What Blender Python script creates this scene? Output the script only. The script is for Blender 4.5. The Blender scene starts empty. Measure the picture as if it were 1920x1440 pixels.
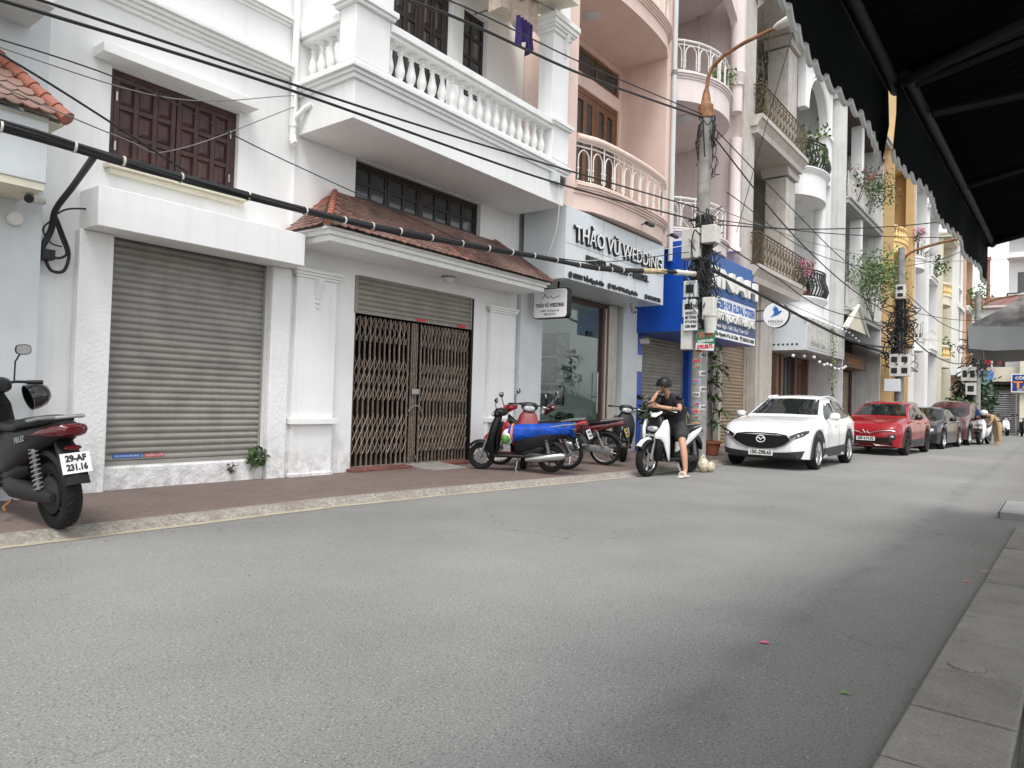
import bpy, math, random
from mathutils import Vector, Matrix
from mathutils.bvhtree import BVHTree
S = bpy.context.scene
COL = S.collection
rnd = random.Random(11)
pi = math.pi
R = math.radians
# ---------------------------------------------------------------- camera, sky, sun, exposure
TH, PITCH, ROLL, CH = R(37.6), R(1.345), R(1.68), 1.22
fw = Vector((math.cos(PITCH)*math.cos(TH), math.cos(PITCH)*math.sin(TH), math.sin(PITCH)))
rt0 = Vector((math.sin(TH), -math.cos(TH), 0))
up1 = rt0.cross(fw)
cr = rt0*math.cos(ROLL)+up1*math.sin(ROLL)
cu = up1*math.cos(ROLL)-rt0*math.sin(ROLL)
cd = bpy.data.cameras.new('camera')
cd.sensor_width = 36
cd.lens = 36*1332/1920
cd.clip_end = 2000
cd.clip_start = .05
cam = bpy.data.objects.new('camera', cd)
COL.objects.link(cam)
mw = Matrix((cr, cu, -fw)).transposed().to_4x4()
mw.translation = (0, 0, CH)
cam.matrix_world = mw
S.camera = cam
SUN_EL, SUN_AZ = R(62), R(-143)        # azimuth measured from +X towards +Y
w = bpy.data.worlds.new('World')
S.world = w
w.use_nodes = True
nt = w.node_tree
bg = nt.nodes['Background']
sky = nt.nodes.new('ShaderNodeTexSky')
sky.sky_type = 'NISHITA'
sky.sun_disc = False
sky.sun_elevation = SUN_EL
sky.sun_rotation = R(90)-SUN_AZ
sky.air_density = 1.0
sky.dust_density = 1.5
sky.ozone_density = 1.0
hs = nt.nodes.new('ShaderNodeHueSaturation')
hs.inputs['Saturation'].default_value = .16     # a closed, white overcast
nt.links.new(sky.outputs[0], hs.inputs['Color'])
nt.links.new(hs.outputs[0], bg.inputs[0])
bg.inputs[1].default_value = .15
sd = bpy.data.lights.new('sun', 'SUN')
sd.energy = 1.3
sd.angle = R(22)
sd.color = (1, .975, .94)
sun = bpy.data.objects.new('sun', sd)
COL.objects.link(sun)
sun.rotation_euler = Vector((-math.cos(SUN_EL)*math.cos(SUN_AZ), -math.cos(SUN_EL)*math.sin(SUN_AZ), -math.sin(SUN_EL))).to_track_quat('-Z', 'Y').to_euler()
sun.location = (0, 0, 30)
vs = S.view_settings
vs.view_transform = 'Standard'
vs.look = 'None'
vs.gamma = 1
vs.exposure = .97
vs.use_curve_mapping = False
S.cycles.max_bounces = 6
S.cycles.diffuse_bounces = 4
S.cycles.glossy_bounces = 3
S.cycles.transparent_max_bounces = 12

# ---------------------------------------------------------------- helpers
class MB:
    def __init__(s):
        s.v = []; s.f = []
    def add(s, vs, fs):
        n = len(s.v); s.v += [tuple(p) for p in vs]; s.f += [tuple(i+n for i in f) for f in fs]; return s
    def box(s, x0, x1, y0, y1, z0, z1):
        return s.add([(x0,y0,z0),(x1,y0,z0),(x1,y1,z0),(x0,y1,z0),(x0,y0,z1),(x1,y0,z1),(x1,y1,z1),(x0,y1,z1)],
                     [(0,3,2,1),(4,5,6,7),(0,1,5,4),(1,2,6,5),(2,3,7,6),(3,0,4,7)])
    def quad(s, a, b, c, d):
        return s.add([a,b,c,d], [(0,1,2,3)])
    def loft(s, rings, closed=True, cap=True):
        n = len(rings[0]); vs = [p for r in rings for p in r]; fs = []
        for i in range(len(rings)-1):
            for j in range(n if closed else n-1):
                k = (j+1) % n
                fs.append((i*n+j, i*n+k, (i+1)*n+k, (i+1)*n+j))
        if cap and closed:
            fs.append(tuple(range(n))[::-1]); fs.append(tuple((len(rings)-1)*n+j for j in range(n)))
        return s.add(vs, fs)
    def tube(s, pts, r, n=6, cap=True):
        pts = [Vector(p) for p in pts]; rings = []; up = None
        for i, p in enumerate(pts):
            t = (pts[min(i+1, len(pts)-1)]-pts[max(i-1, 0)]).normalized()
            if up is None:
                up = Vector((0,0,1)) if abs(t.z) < .9 else Vector((1,0,0))
            a = t.cross(up)
            if a.length < 1e-5: a = t.orthogonal()
            a.normalize(); up = a.cross(t).normalized()
            rr = r[i] if isinstance(r, (list, tuple)) else r
            rings.append([p+(a*math.cos(2*pi*k/n)+up*math.sin(2*pi*k/n))*rr for k in range(n)])
        return s.loft(rings, True, cap)
    def cyl(s, p, q, r, r2=None, n=12):
        return s.tube([p, q], [r, r if r2 is None else r2], n)
    def lathe(s, prof, c=(0,0,0), n=16, axis='z', cap=True):
        rings = []
        for r, z in prof:
            ring = []
            for k in range(n):
                a = 2*pi*k/n; x, y = r*math.cos(a), r*math.sin(a)
                q = (x,y,z) if axis == 'z' else ((x,z,-y) if axis == 'y' else (z,x,y))
                ring.append((c[0]+q[0], c[1]+q[1], c[2]+q[2]))
            rings.append(ring)
        return s.loft(rings, True, cap)
    def prism(s, poly, axis, lo, hi):
        def m(a, b, t):
            return {'x':(t,a,b),'y':(a,t,b),'z':(a,b,t)}[axis]
        n = len(poly)
        vs = [m(a,b,lo) for a,b in poly]+[m(a,b,hi) for a,b in poly]
        fs = [tuple(range(n)), tuple(range(2*n-1, n-1, -1))]+[(i, i+n, (i+1)%n+n, (i+1)%n) for i in range(n)]
        return s.add(vs, fs)
    def ball(s, c, r, n=10, m=7):
        if not isinstance(r, (tuple, list)): r = (r,r,r)
        rings = []
        for i in range(m+1):
            t = -pi/2+pi*i/m; t = max(min(t, pi/2-.02), -pi/2+.02)
            rings.append([(c[0]+r[0]*math.cos(t)*math.cos(2*pi*k/n), c[1]+r[1]*math.cos(t)*math.sin(2*pi*k/n), c[2]+r[2]*math.sin(t)) for k in range(n)])
        return s.loft(rings)
    def hull(s, secs, n=16, p=2.6):
        """cross-sections (x, y, z, half width, half height) joined along x"""
        rings = []
        for x, y, z, a, b in secs:
            ring = []
            for k in range(n):
                t = 2*pi*k/n; c, d = math.cos(t), math.sin(t)
                ring.append((x, y+a*math.copysign(abs(c)**(2/p), c), z+b*math.copysign(abs(d)**(2/p), d)))
            rings.append(ring)
        return s.loft(rings)
    def xf(s, M, i0=0):
        for i in range(i0, len(s.v)): s.v[i] = tuple(M @ Vector(s.v[i]))
        return s
    def leaves(s, c, r, n, size, rn=rnd, droop=.3):
        for _ in range(n):
            while True:
                q = Vector((rn.uniform(-1,1), rn.uniform(-1,1), rn.uniform(-1,1)))
                if .25 < q.length < 1: break
            p = Vector((c[0]+q.x*r[0], c[1]+q.y*r[1], c[2]+q.z*r[2]))
            d = Vector((rn.gauss(0,1), rn.gauss(0,1), rn.gauss(0,.7)-droop)).normalized()
            u = d.orthogonal().normalized(); u = Matrix.Rotation(rn.uniform(0,6.3), 3, d) @ u
            L = size*rn.uniform(.6,1.3); W = L*.32
            s.add([p, p+d*L*.5+u*W, p+d*L-Vector((0,0,L*.15)), p+d*L*.5-u*W], [(0,1,2),(0,2,3)])
        return s
    def blade(s, p, d, L, W, bend=.5, k=5):
        p = Vector(p); d = Vector(d).normalized(); side = d.cross(Vector((0,0,1)))
        if side.length < .05: side = Vector((1,0,0))
        side.normalize(); a = []
        for i in range(k):
            t = i/(k-1); c = p+d*L*t-Vector((0,0,1))*bend*L*t*t
            ww = W*(1-t**2)*.5+.0005
            a.append((c-side*ww, c+side*ww))
        vs = [q for pr in a for q in pr]
        return s.add(vs, [(2*i,2*i+1,2*i+3,2*i+2) for i in range(k-1)])
    def mesh(s, name, smooth=40):
        me = bpy.data.meshes.new(name)
        me.from_pydata(s.v, [], s.f)
        me.validate()
        if smooth:
            me.polygons.foreach_set('use_smooth', [True]*len(me.polygons))
            me.set_sharp_from_angle(angle=R(smooth))
        me.update()
        return me

ACC = {}
def thing(name, label, cat, loc=(0,0,0), rz=0, group=None):
    o = bpy.data.objects.new(name, None)
    o.empty_display_size = .2
    COL.objects.link(o)
    o.location = loc; o.rotation_euler = (0,0,rz)
    o['label'] = label; o['category'] = cat
    if group: o['group'] = group
    ACC[o.name] = Vector(loc)
    return o
def put(name, me, m, parent=None, loc=(0,0,0), rot=None, scale=None, world=True, label=None):
    """one mesh object; world=True means loc is a place in the scene even under a parent"""
    o = bpy.data.objects.new(name, me)
    COL.objects.link(o)
    if m is not None and not me.materials: me.materials.append(m)
    L = Vector(loc)
    if parent is not None:
        o.parent = parent
        if world: L = L-ACC.get(parent.name, Vector())
    o.location = L
    ACC[o.name] = Vector(loc) if world else ACC.get(parent.name if parent else '', Vector())
    if rot: o.rotation_euler = rot
    if scale: o.scale = scale
    if label: o['label'] = label
    return o
def part(name, mb, m, parent=None, bev=0, smooth=40, label=None, world=True):
    o = put(name, mb.mesh(name, smooth), m, parent, world=world, label=label)
    if bev:
        b = o.modifiers.new('bevel', 'BEVEL'); b.width = bev; b.segments = 2; b.limit_method = 'ANGLE'; b.angle_limit = R(50)
    return o
def one(name, mb, m, label, cat, group=None, bev=0, smooth=40, loc=(0,0,0)):
    """a thing that is a single mesh; vertices in scene coordinates, origin moved to loc"""
    l = Vector(loc)
    mb.v = [tuple(Vector(p)-l) for p in mb.v]
    o = put(name, mb.mesh(name, smooth), m, None, loc)
    o['label'] = label; o['category'] = cat
    if group: o['group'] = group
    if bev:
        b = o.modifiers.new('bevel', 'BEVEL'); b.width = bev; b.segments = 2; b.limit_method = 'ANGLE'
    return o
def setting(name, mb, m, kind='structure', smooth=40):
    o = put(name, mb.mesh(name, smooth), m); o['kind'] = kind; return o
def copy_tree(o, parent=None):
    c = o.copy(); COL.objects.link(c)
    if parent: c.parent = parent
    for ch in list(o.children): copy_tree(ch, c)
    return c
_dg = None
def text_mesh(s, size, ext=.004, bold=0.0, fit=None, align='CENTER', shear=0):
    cu_ = bpy.data.curves.new('t', 'FONT')
    cu_.body = s; cu_.size = size; cu_.extrude = ext; cu_.align_x = align; cu_.align_y = 'CENTER'
    cu_.resolution_u = 4; cu_.offset = bold; cu_.shear = shear
    o = bpy.data.objects.new('t', cu_); COL.objects.link(o)
    bpy.context.view_layer.update()
    me = bpy.data.meshes.new_from_object(o.evaluated_get(bpy.context.evaluated_depsgraph_get()))
    bpy.data.objects.remove(o); bpy.data.curves.remove(cu_)
    xs = [v.co.x for v in me.vertices] or [0]
    wd = max(xs)-min(xs)
    if fit and wd > 0:
        k = fit/wd
        for v in me.vertices: v.co.x *= k
    me.materials.clear()
    return me
def text(name, s, size, pos, xd, m, parent, ext=.004, bold=0.0, fit=None, align='CENTER', world=True, up=(0,0,1), shear=0):
    me = text_mesh(s, size, ext, bold, fit, align, shear)
    x = Vector(xd).normalized(); u = Vector(up); z = x.cross(u).normalized(); u = z.cross(x)
    Mx = Matrix((x, u, z)).transposed()
    return put(name, me, m, parent, pos, rot=Mx.to_euler(), world=world)

# ---------------------------------------------------------------- materials
MATS = {}
def mat(name, col, rough=.6, metal=0., var=.12, vs=2.5, bump=0., bs=60, spec=.5, coat=0., streak=0., streakcol=None, grime=None, emit=0, fine=0., local=False, sss=0, orand=0):
    if name in MATS: return MATS[name]
    m = bpy.data.materials.new(name); m.use_nodes = True
    MATS[name] = m
    t = m.node_tree; N = t.nodes; L = t.links; b = N['Principled BSDF']
    b.inputs['Roughness'].default_value = rough; b.inputs['Metallic'].default_value = metal
    b.inputs['Specular IOR Level'].default_value = spec
    b.inputs['Coat Weight'].default_value = coat; b.inputs['Coat Roughness'].default_value = .04
    if sss: b.inputs['Subsurface Weight'].default_value = sss; b.inputs['Subsurface Radius'].default_value = (.01,.004,.002)
    if emit:
        b.inputs['Emission Color'].default_value = (*col, 1); b.inputs['Emission Strength'].default_value = emit
    if local:
        src = N.new('ShaderNodeTexCoord').outputs['Object']
    else:
        src = N.new('ShaderNodeNewGeometry').outputs['Position']
    def noise(scale, detail=4, vec=src, r=.55):
        n = N.new('ShaderNodeTexNoise'); n.inputs['Scale'].default_value = scale; n.inputs['Detail'].default_value = detail; n.inputs['Roughness'].default_value = r
        L.new(vec, n.inputs['Vector']); return n.outputs['Fac']
    def ramp(fac, a, b_, lo=.3, hi=.7):
        r = N.new('ShaderNodeValToRGB'); L.new(fac, r.inputs[0])
        r.color_ramp.elements[0].position = lo; r.color_ramp.elements[1].position = hi
        r.color_ramp.elements[0].color = (*a, 1); r.color_ramp.elements[1].color = (*b_, 1); return r.outputs[0]
    def mix(fac, a, b_, mode='MIX'):
        x = N.new('ShaderNodeMix'); x.data_type = 'RGBA'; x.blend_type = mode
        for sock, val in ((x.inputs[0], fac), (x.inputs[6], a), (x.inputs[7], b_)):
            if isinstance(val, (int, float)): sock.default_value = val
            elif isinstance(val, tuple): sock.default_value = (*val, 1)
            else: L.new(val, sock)
        return x.outputs[2]
    c = tuple(col)
    if var:
        c = ramp(noise(vs, 5), tuple(x*(1-var) for x in col), tuple(min(1, x*(1+var)) for x in col))
    if fine:
        c = mix(1., c, ramp(noise(90, 3), (1-fine,)*3, (1,)*3), 'MULTIPLY')
    if streak:
        mp = N.new('ShaderNodeMapping'); mp.inputs['Scale'].default_value = (7, 7, .35); L.new(src, mp.inputs[0])
        f = ramp(noise(1.0, 5, mp.outputs[0], .7), (0,0,0), (streak,)*3, .5, .85)
        c = mix(f, c, streakcol or (.25,.24,.2))
    if grime:                                    # splashed dirt and mould above the pavement, (z, height, amount)
        sp = N.new('ShaderNodeSeparateXYZ'); L.new(src, sp.inputs[0])
        mr = N.new('ShaderNodeMapRange'); mr.inputs[1].default_value = grime[0]; mr.inputs[2].default_value = grime[0]+grime[1]
        mr.inputs[3].default_value = 1; mr.inputs[4].default_value = 0; L.new(sp.outputs[2], mr.inputs[0])
        f = N.new('ShaderNodeMath'); f.operation = 'MULTIPLY'; L.new(mr.outputs[0], f.inputs[0])
        L.new(ramp(noise(6, 6, src, .75), (0,0,0), (grime[2],)*3, .42, .68), f.inputs[1])
        c = mix(f.outputs[0], c, (.16,.15,.13))
    if orand:
        oi = N.new('ShaderNodeObjectInfo'); c = mix(1., c, ramp(oi.outputs['Random'], (1-orand,)*3, (1+orand*.6,)*3, 0, 1), 'MULTIPLY')
    if isinstance(c, tuple): b.inputs['Base Color'].default_value = (*c, 1)
    else: L.new(c, b.inputs['Base Color'])
    if bump:
        bn = N.new('ShaderNodeBump'); bn.inputs['Strength'].default_value = bump; bn.inputs['Distance'].default_value = .02
        L.new(noise(bs, 4), bn.inputs['Height']); L.new(bn.outputs[0], b.inputs['Normal'])
    return m
WHITE = mat('white_paint_wall', (.80,.80,.79), .75, var=.04, vs=1.2, bump=.12, bs=45, streak=.30, streakcol=(.5,.49,.45), grime=(.1,.55,.75), spec=.3)
STUCCO = mat('rough_white_stucco', (.79,.79,.78), .85, var=.05, vs=2, bump=.5, bs=26, streak=.2, streakcol=(.5,.48,.43), grime=(.1,.7,.7), spec=.2)
WTRIM = mat('white_trim_paint', (.80,.80,.78), .65, var=.05, vs=3, bump=.08, streak=.22, streakcol=(.46,.44,.39), spec=.3)
CREAM = mat('cream_paint', (.70,.66,.53), .75, var=.06, streak=.25, streakcol=(.4,.36,.26))
GREYW = mat('pale_grey_wall', (.60,.63,.64), .7, var=.05, streak=.2, streakcol=(.4,.4,.38), grime=(.1,.5,.4))
PINK = mat('pink_paint_wall', (.74,.575,.505), .75, var=.05, vs=2, streak=.3, streakcol=(.42,.28,.23), bump=.1)
PINKW = mat('pale_pink_wall', (.72,.63,.61), .75, var=.06, vs=2, streak=.45, streakcol=(.32,.27,.26), bump=.1)
YEL = mat('ochre_paint_wall', (.56,.38,.18), .75, var=.08, vs=2, streak=.3, streakcol=(.35,.2,.08))
YELT = mat('pale_ochre_trim', (.78,.56,.25), .75, var=.08, streak=.3, streakcol=(.4,.27,.12))
PEACH = mat('peach_paint_wall', (.60,.40,.28), .75, var=.08, streak=.4, streakcol=(.3,.15,.1))
STONE = mat('beige_stone_cladding', (.50,.46,.41), .6, var=.12, vs=4, streak=.6, streakcol=(.26,.22,.19), bump=.1)
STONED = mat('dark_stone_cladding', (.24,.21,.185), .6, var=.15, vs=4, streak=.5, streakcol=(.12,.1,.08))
CONC = mat('grey_concrete', (.30,.29,.27), .85, var=.25, vs=5, bump=.4, bs=50, streak=.5, streakcol=(.12,.11,.1), fine=.25)
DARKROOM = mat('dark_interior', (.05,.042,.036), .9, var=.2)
WOOD = mat('dark_red_brown_wood', (.065,.026,.022), .5, var=.35, vs=9, bump=.25, bs=70, fine=.3)
WOODL = mat('brown_varnished_wood', (.16,.075,.035), .4, var=.3, vs=8, bump=.1)
WOODD = mat('near_black_wood', (.022,.014,.012), .45, var=.3, vs=9)
DOORRED = mat('dark_maroon_metal_door', (.07,.02,.02), .45, var=.2)
SHUT = mat('grey_beige_roller_steel', (.27,.258,.23), .45, metal=.0, var=.16, vs=3, orand=.07, streak=.5, streakcol=(.16,.15,.12), spec=.6)
SHUTD = mat('olive_grey_roller_steel', (.25,.235,.195), .45, orand=.07, var=.14, vs=3, streak=.35, streakcol=(.12,.11,.09))
SHUTB = mat('tan_roller_steel', (.33,.25,.165), .5, orand=.08, var=.12, vs=3, streak=.4, streakcol=(.14,.1,.07))
GATEM = mat('worn_grey_gate_steel', (.29,.225,.175), .5, orand=.3, metal=.2, var=.45, vs=14, fine=.3)
RUSTG = mat('rusty_gate_steel', (.17,.075,.035), .7, var=.45, vs=10, fine=.4)
REDSTEP = mat('red_brown_painted_step', (.20,.075,.06), .7, var=.35, vs=8, bump=.3, fine=.3)
def tile_mat():
    m = mat('terracotta_tile', (.215,.125,.10), .75, var=.5, vs=1.6, bump=.3, bs=60, fine=.35)
    t = m.node_tree; N = t.nodes; L = t.links; b = N['Principled BSDF']
    oi = N.new('ShaderNodeObjectInfo'); old = b.inputs['Base Color'].links[0].from_socket
    r = N.new('ShaderNodeValToRGB'); L.new(oi.outputs['Random'], r.inputs[0])
    r.color_ramp.elements[0].color = (.55,.52,.5,1); r.color_ramp.elements[1].color = (1.25,1.05,1,1)
    x = N.new('ShaderNodeMix'); x.data_type = 'RGBA'; x.blend_type = 'MULTIPLY'; x.inputs[0].default_value = 1
    L.new(old, x.inputs[6]); L.new(r.outputs[0], x.inputs[7])
    sx = N.new('ShaderNodeSeparateXYZ'); g = N.new('ShaderNodeNewGeometry'); L.new(g.outputs['Position'], sx.inputs[0])
    nn = N.new('ShaderNodeTexNoise'); nn.inputs['Scale'].default_value = .9; L.new(g.outputs['Position'], nn.inputs['Vector'])
    r2 = N.new('ShaderNodeValToRGB'); L.new(nn.outputs[0], r2.inputs[0]); r2.color_ramp.elements[0].position = .42; r2.color_ramp.elements[1].position = .62
    y = N.new('ShaderNodeMix'); y.data_type = 'RGBA'; L.new(r2.outputs[0], y.inputs[0]); L.new(x.outputs[2], y.inputs[6]); y.inputs[7].default_value = (.26,.17,.14,1)
    L.new(y.outputs[2], b.inputs['Base Color'])
    return m
TILE = tile_mat()
TILER = mat('orange_red_clay_tile', (.36,.125,.08), .7, var=.25, vs=6, bump=.2, fine=.3)
BLUE = mat('blue_composite_panel', (.006,.07,.40), .35, var=.06, spec=.5)
SIGNW = mat('white_composite_panel', (.62,.66,.68), .3, var=.03, spec=.5)
SIGNWH = mat('bright_white_sign', (.8,.8,.8), .4, var=.03)
SIGNB = mat('sign_print_blue', (.02,.10,.32), .5, var=.1)
SIGNN = mat('sign_print_slate_blue', (.05,.09,.2), .5, var=.1)
BLACK = mat('black_plastic', (.008,.008,.0085), .42, var=.15, vs=5, spec=.3)
BLACKG = mat('black_gloss', (.008,.008,.009), .12, var=0, coat=.6)
INK = mat('black_letter', (.012,.012,.012), .5, var=0)
INKB = mat('blue_letter', (.02,.12,.42), .5, var=0)
SILVER = mat('silver_letter_face', (.55,.55,.54), .35, metal=.3, var=.05)
RED = mat('red_print', (.55,.03,.04), .5, var=.08)
GREENP = mat('green_print', (.02,.22,.09), .5, var=.1)
ORANGE = mat('orange_print', (.75,.25,.03), .5, var=.05)
RUBBER = mat('tyre_rubber', (.012,.012,.012), .8, spec=.25, var=.3, vs=12, bump=.2, bs=90)
STEEL = mat('brushed_steel', (.42,.42,.41), .3, metal=.9, var=.1)
CHROME = mat('chrome', (.7,.7,.7), .1, metal=1, var=0)
GREYM = mat('grey_painted_metal', (.2,.2,.2), .5, var=.15)
DGREY = mat('dark_grey_plastic', (.022,.022,.023), .5, spec=.3, var=.2, vs=6)
RUST = mat('rusted_copper_steel', (.30,.14,.06), .6, metal=.2, var=.5, vs=9, fine=.4, bump=.2)
PVC = mat('grey_pvc_pipe', (.56,.58,.58), .45, var=.08)
CABLE = mat('black_cable', (.012,.012,.013), .55, var=.2)
CABLEG = mat('grey_cable', (.16,.16,.15), .6, var=.2)
CABLEW = mat('white_wrap_tape', (.62,.60,.54), .7, var=.2, vs=9)
CABLET = mat('tan_wrap_tape', (.42,.34,.2), .7, var=.3, vs=9)
BOXW = mat('meter_box_plastic', (.58,.57,.53), .5, var=.12, vs=6, streak=.4)
IRONW = mat('white_iron', (.72,.70,.66), .5, var=.1)
IRONB = mat('black_iron', (.02,.02,.02), .45, var=.2)
BRONZE = mat('antique_bronze_iron', (.10,.07,.032), .5, metal=.3, var=.5, vs=12)
LEAF = mat('leaf_green', (.055,.11,.03), .5, var=.5, vs=6)
LEAFL = mat('light_leaf_green', (.12,.20,.05), .5, var=.4, vs=6)
LEAFD = mat('dark_leaf_green', (.02,.05,.018), .45, var=.5, vs=6)
STEM = mat('brown_stem', (.10,.075,.05), .8, var=.3)
FLOWP = mat('pink_bracts', (.62,.10,.28), .6, var=.25, vs=20)
FLOWR = mat('red_pink_bracts', (.48,.09,.12), .6, var=.3, vs=20)
SKIN = mat('skin', (.48,.26,.17), .5, var=.08, sss=.1)
HAIR = mat('black_hair', (.01,.01,.01), .5, var=.2)
CLOTHB = mat('black_cloth', (.014,.014,.016), .85, var=.25, vs=14, bump=.2, bs=35)
CLOTHG = mat('charcoal_shorts_cloth', (.03,.03,.032), .85, var=.25, vs=14, bump=.2, bs=35)
TAN = mat('tan_uniform_cloth', (.40,.29,.15), .85, var=.1)
WSHOE = mat('cream_rubber_slide', (.6,.52,.46), .6, var=.05)
BLUETARP = mat('blue_tarpaulin', (.004,.06,.38), .55, var=.35, vs=7, bump=1.0, bs=14, spec=.3)
REDG = mat('red_gloss_paint', (.42,.012,.018), .2, var=0, coat=.8)
MAROON = mat('maroon_gloss_paint', (.09,.008,.012), .2, var=0, coat=.8)
WHITEG = mat('white_gloss_paint', (.82,.82,.81), .25, var=0, coat=.8)
BLACKC = mat('black_car_paint', (.006,.007,.007), .15, var=0, coat=.5, spec=.35)
REDC = mat('red_car_paint', (.29,.004,.010), .25, var=0, coat=.6, spec=.35)
MAROONC = mat('maroon_car_paint', (.055,.004,.006), .2, var=0, coat=.6, spec=.35)
CLAD = mat('grey_black_cladding', (.03,.03,.031), .55, var=.15)
CARGLASS = mat('dark_car_glass', (.008,.012,.012), .03, var=0, spec=.55)
REDL = mat('red_lamp_lens', (.09,.004,.006), .15, var=0, coat=.6)
LAMP = mat('clear_lamp_lens', (.5,.52,.54), .1, metal=.3, var=0, coat=.8)
PLATEW = mat('white_number_plate', (.74,.74,.72), .4, var=.04)
PLATEY = mat('yellow_number_plate', (.72,.50,.12), .4, var=.04)
FROST = mat('ceiling_lamp_glass', (.7,.69,.66), .35, var=.03)
PAPER = mat('white_paper', (.7,.7,.7), .7, var=.1, vs=15)
TERRA = mat('terracotta_pot', (.30,.10,.05), .75, var=.2)
AWN = mat('dark_green_black_awning', (.0045,.0062,.0068), .9, var=.3, vs=1.5, spec=.06)
AWNT = mat('white_awning_trim', (.72,.72,.70), .7, var=.1)
AWNB = mat('dark_awning_bar', (.018,.019,.02), .5, var=.2, spec=.25)
UMBT = mat('grey_canvas_top', (.30,.30,.30), .8, var=.45, vs=14, fine=.3)
UMBT_ = None
UMBV = mat('pale_grey_canvas_valance', (.42,.43,.43), .75, var=.1)
UMBU = mat('brown_canvas_underside', (.20,.155,.09), .8, var=.5, vs=9)
CLOTHC = mat('beige_laundry', (.45,.36,.29), .9, var=.2, vs=12)
PURPLE = mat('dark_purple_cloth', (.03,.015,.10), .9, var=.3)
def glass_mat(name, tint=(.90,.95,.93), refl=.04):
    m = bpy.data.materials.new(name); m.use_nodes = True
    N = m.node_tree.nodes; L = m.node_tree.links
    N.remove(N['Principled BSDF'])
    tr = N.new('ShaderNodeBsdfTransparent'); tr.inputs[0].default_value = (*tint, 1)
    gl = N.new('ShaderNodeBsdfGlossy'); gl.inputs['Roughness'].default_value = .02
    fr = N.new('ShaderNodeLayerWeight'); fr.inputs[0].default_value = .5
    pw = N.new('ShaderNodeMath'); pw.operation = 'POWER'; pw.inputs[1].default_value = 3.2; L.new(fr.outputs['Facing'], pw.inputs[0])
    ad = N.new('ShaderNodeMath'); ad.operation = 'MULTIPLY_ADD'; ad.inputs[1].default_value = .6; ad.inputs[2].default_value = refl; L.new(pw.outputs[0], ad.inputs[0])
    mx = N.new('ShaderNodeMixShader'); L.new(ad.outputs[0], mx.inputs[0]); L.new(tr.outputs[0], mx.inputs[1]); L.new(gl.outputs[0], mx.inputs[2])
    L.new(mx.outputs[0], N['Material Output'].inputs[0])
    return m
GLASS = glass_mat('shop_window_glass')
PANE = mat('dim_window_pane', (.045,.05,.05), .08, var=.3, vs=3, spec=.7)
def canvas(name, col, amt):
    m = mat(name, col, .8, var=.5, vs=9)
    N = m.node_tree.nodes; L = m.node_tree.links; b = N['Principled BSDF']
    tl = N.new('ShaderNodeBsdfTranslucent'); L.new(b.inputs['Base Color'].links[0].from_socket, tl.inputs[0])
    mx = N.new('ShaderNodeMixShader'); mx.inputs[0].default_value = amt; L.new(b.outputs[0], mx.inputs[1]); L.new(tl.outputs[0], mx.inputs[2]); L.new(mx.outputs[0], N['Material Output'].inputs[0])
    return m
UMBU = canvas('thin_brown_canvas', (.42,.33,.2), .6); UMBT = canvas('thin_grey_canvas', (.30,.29,.28), .45)
MIRROR = mat('mirror_glass', (.8,.82,.82), .04, metal=1, var=0)
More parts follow.
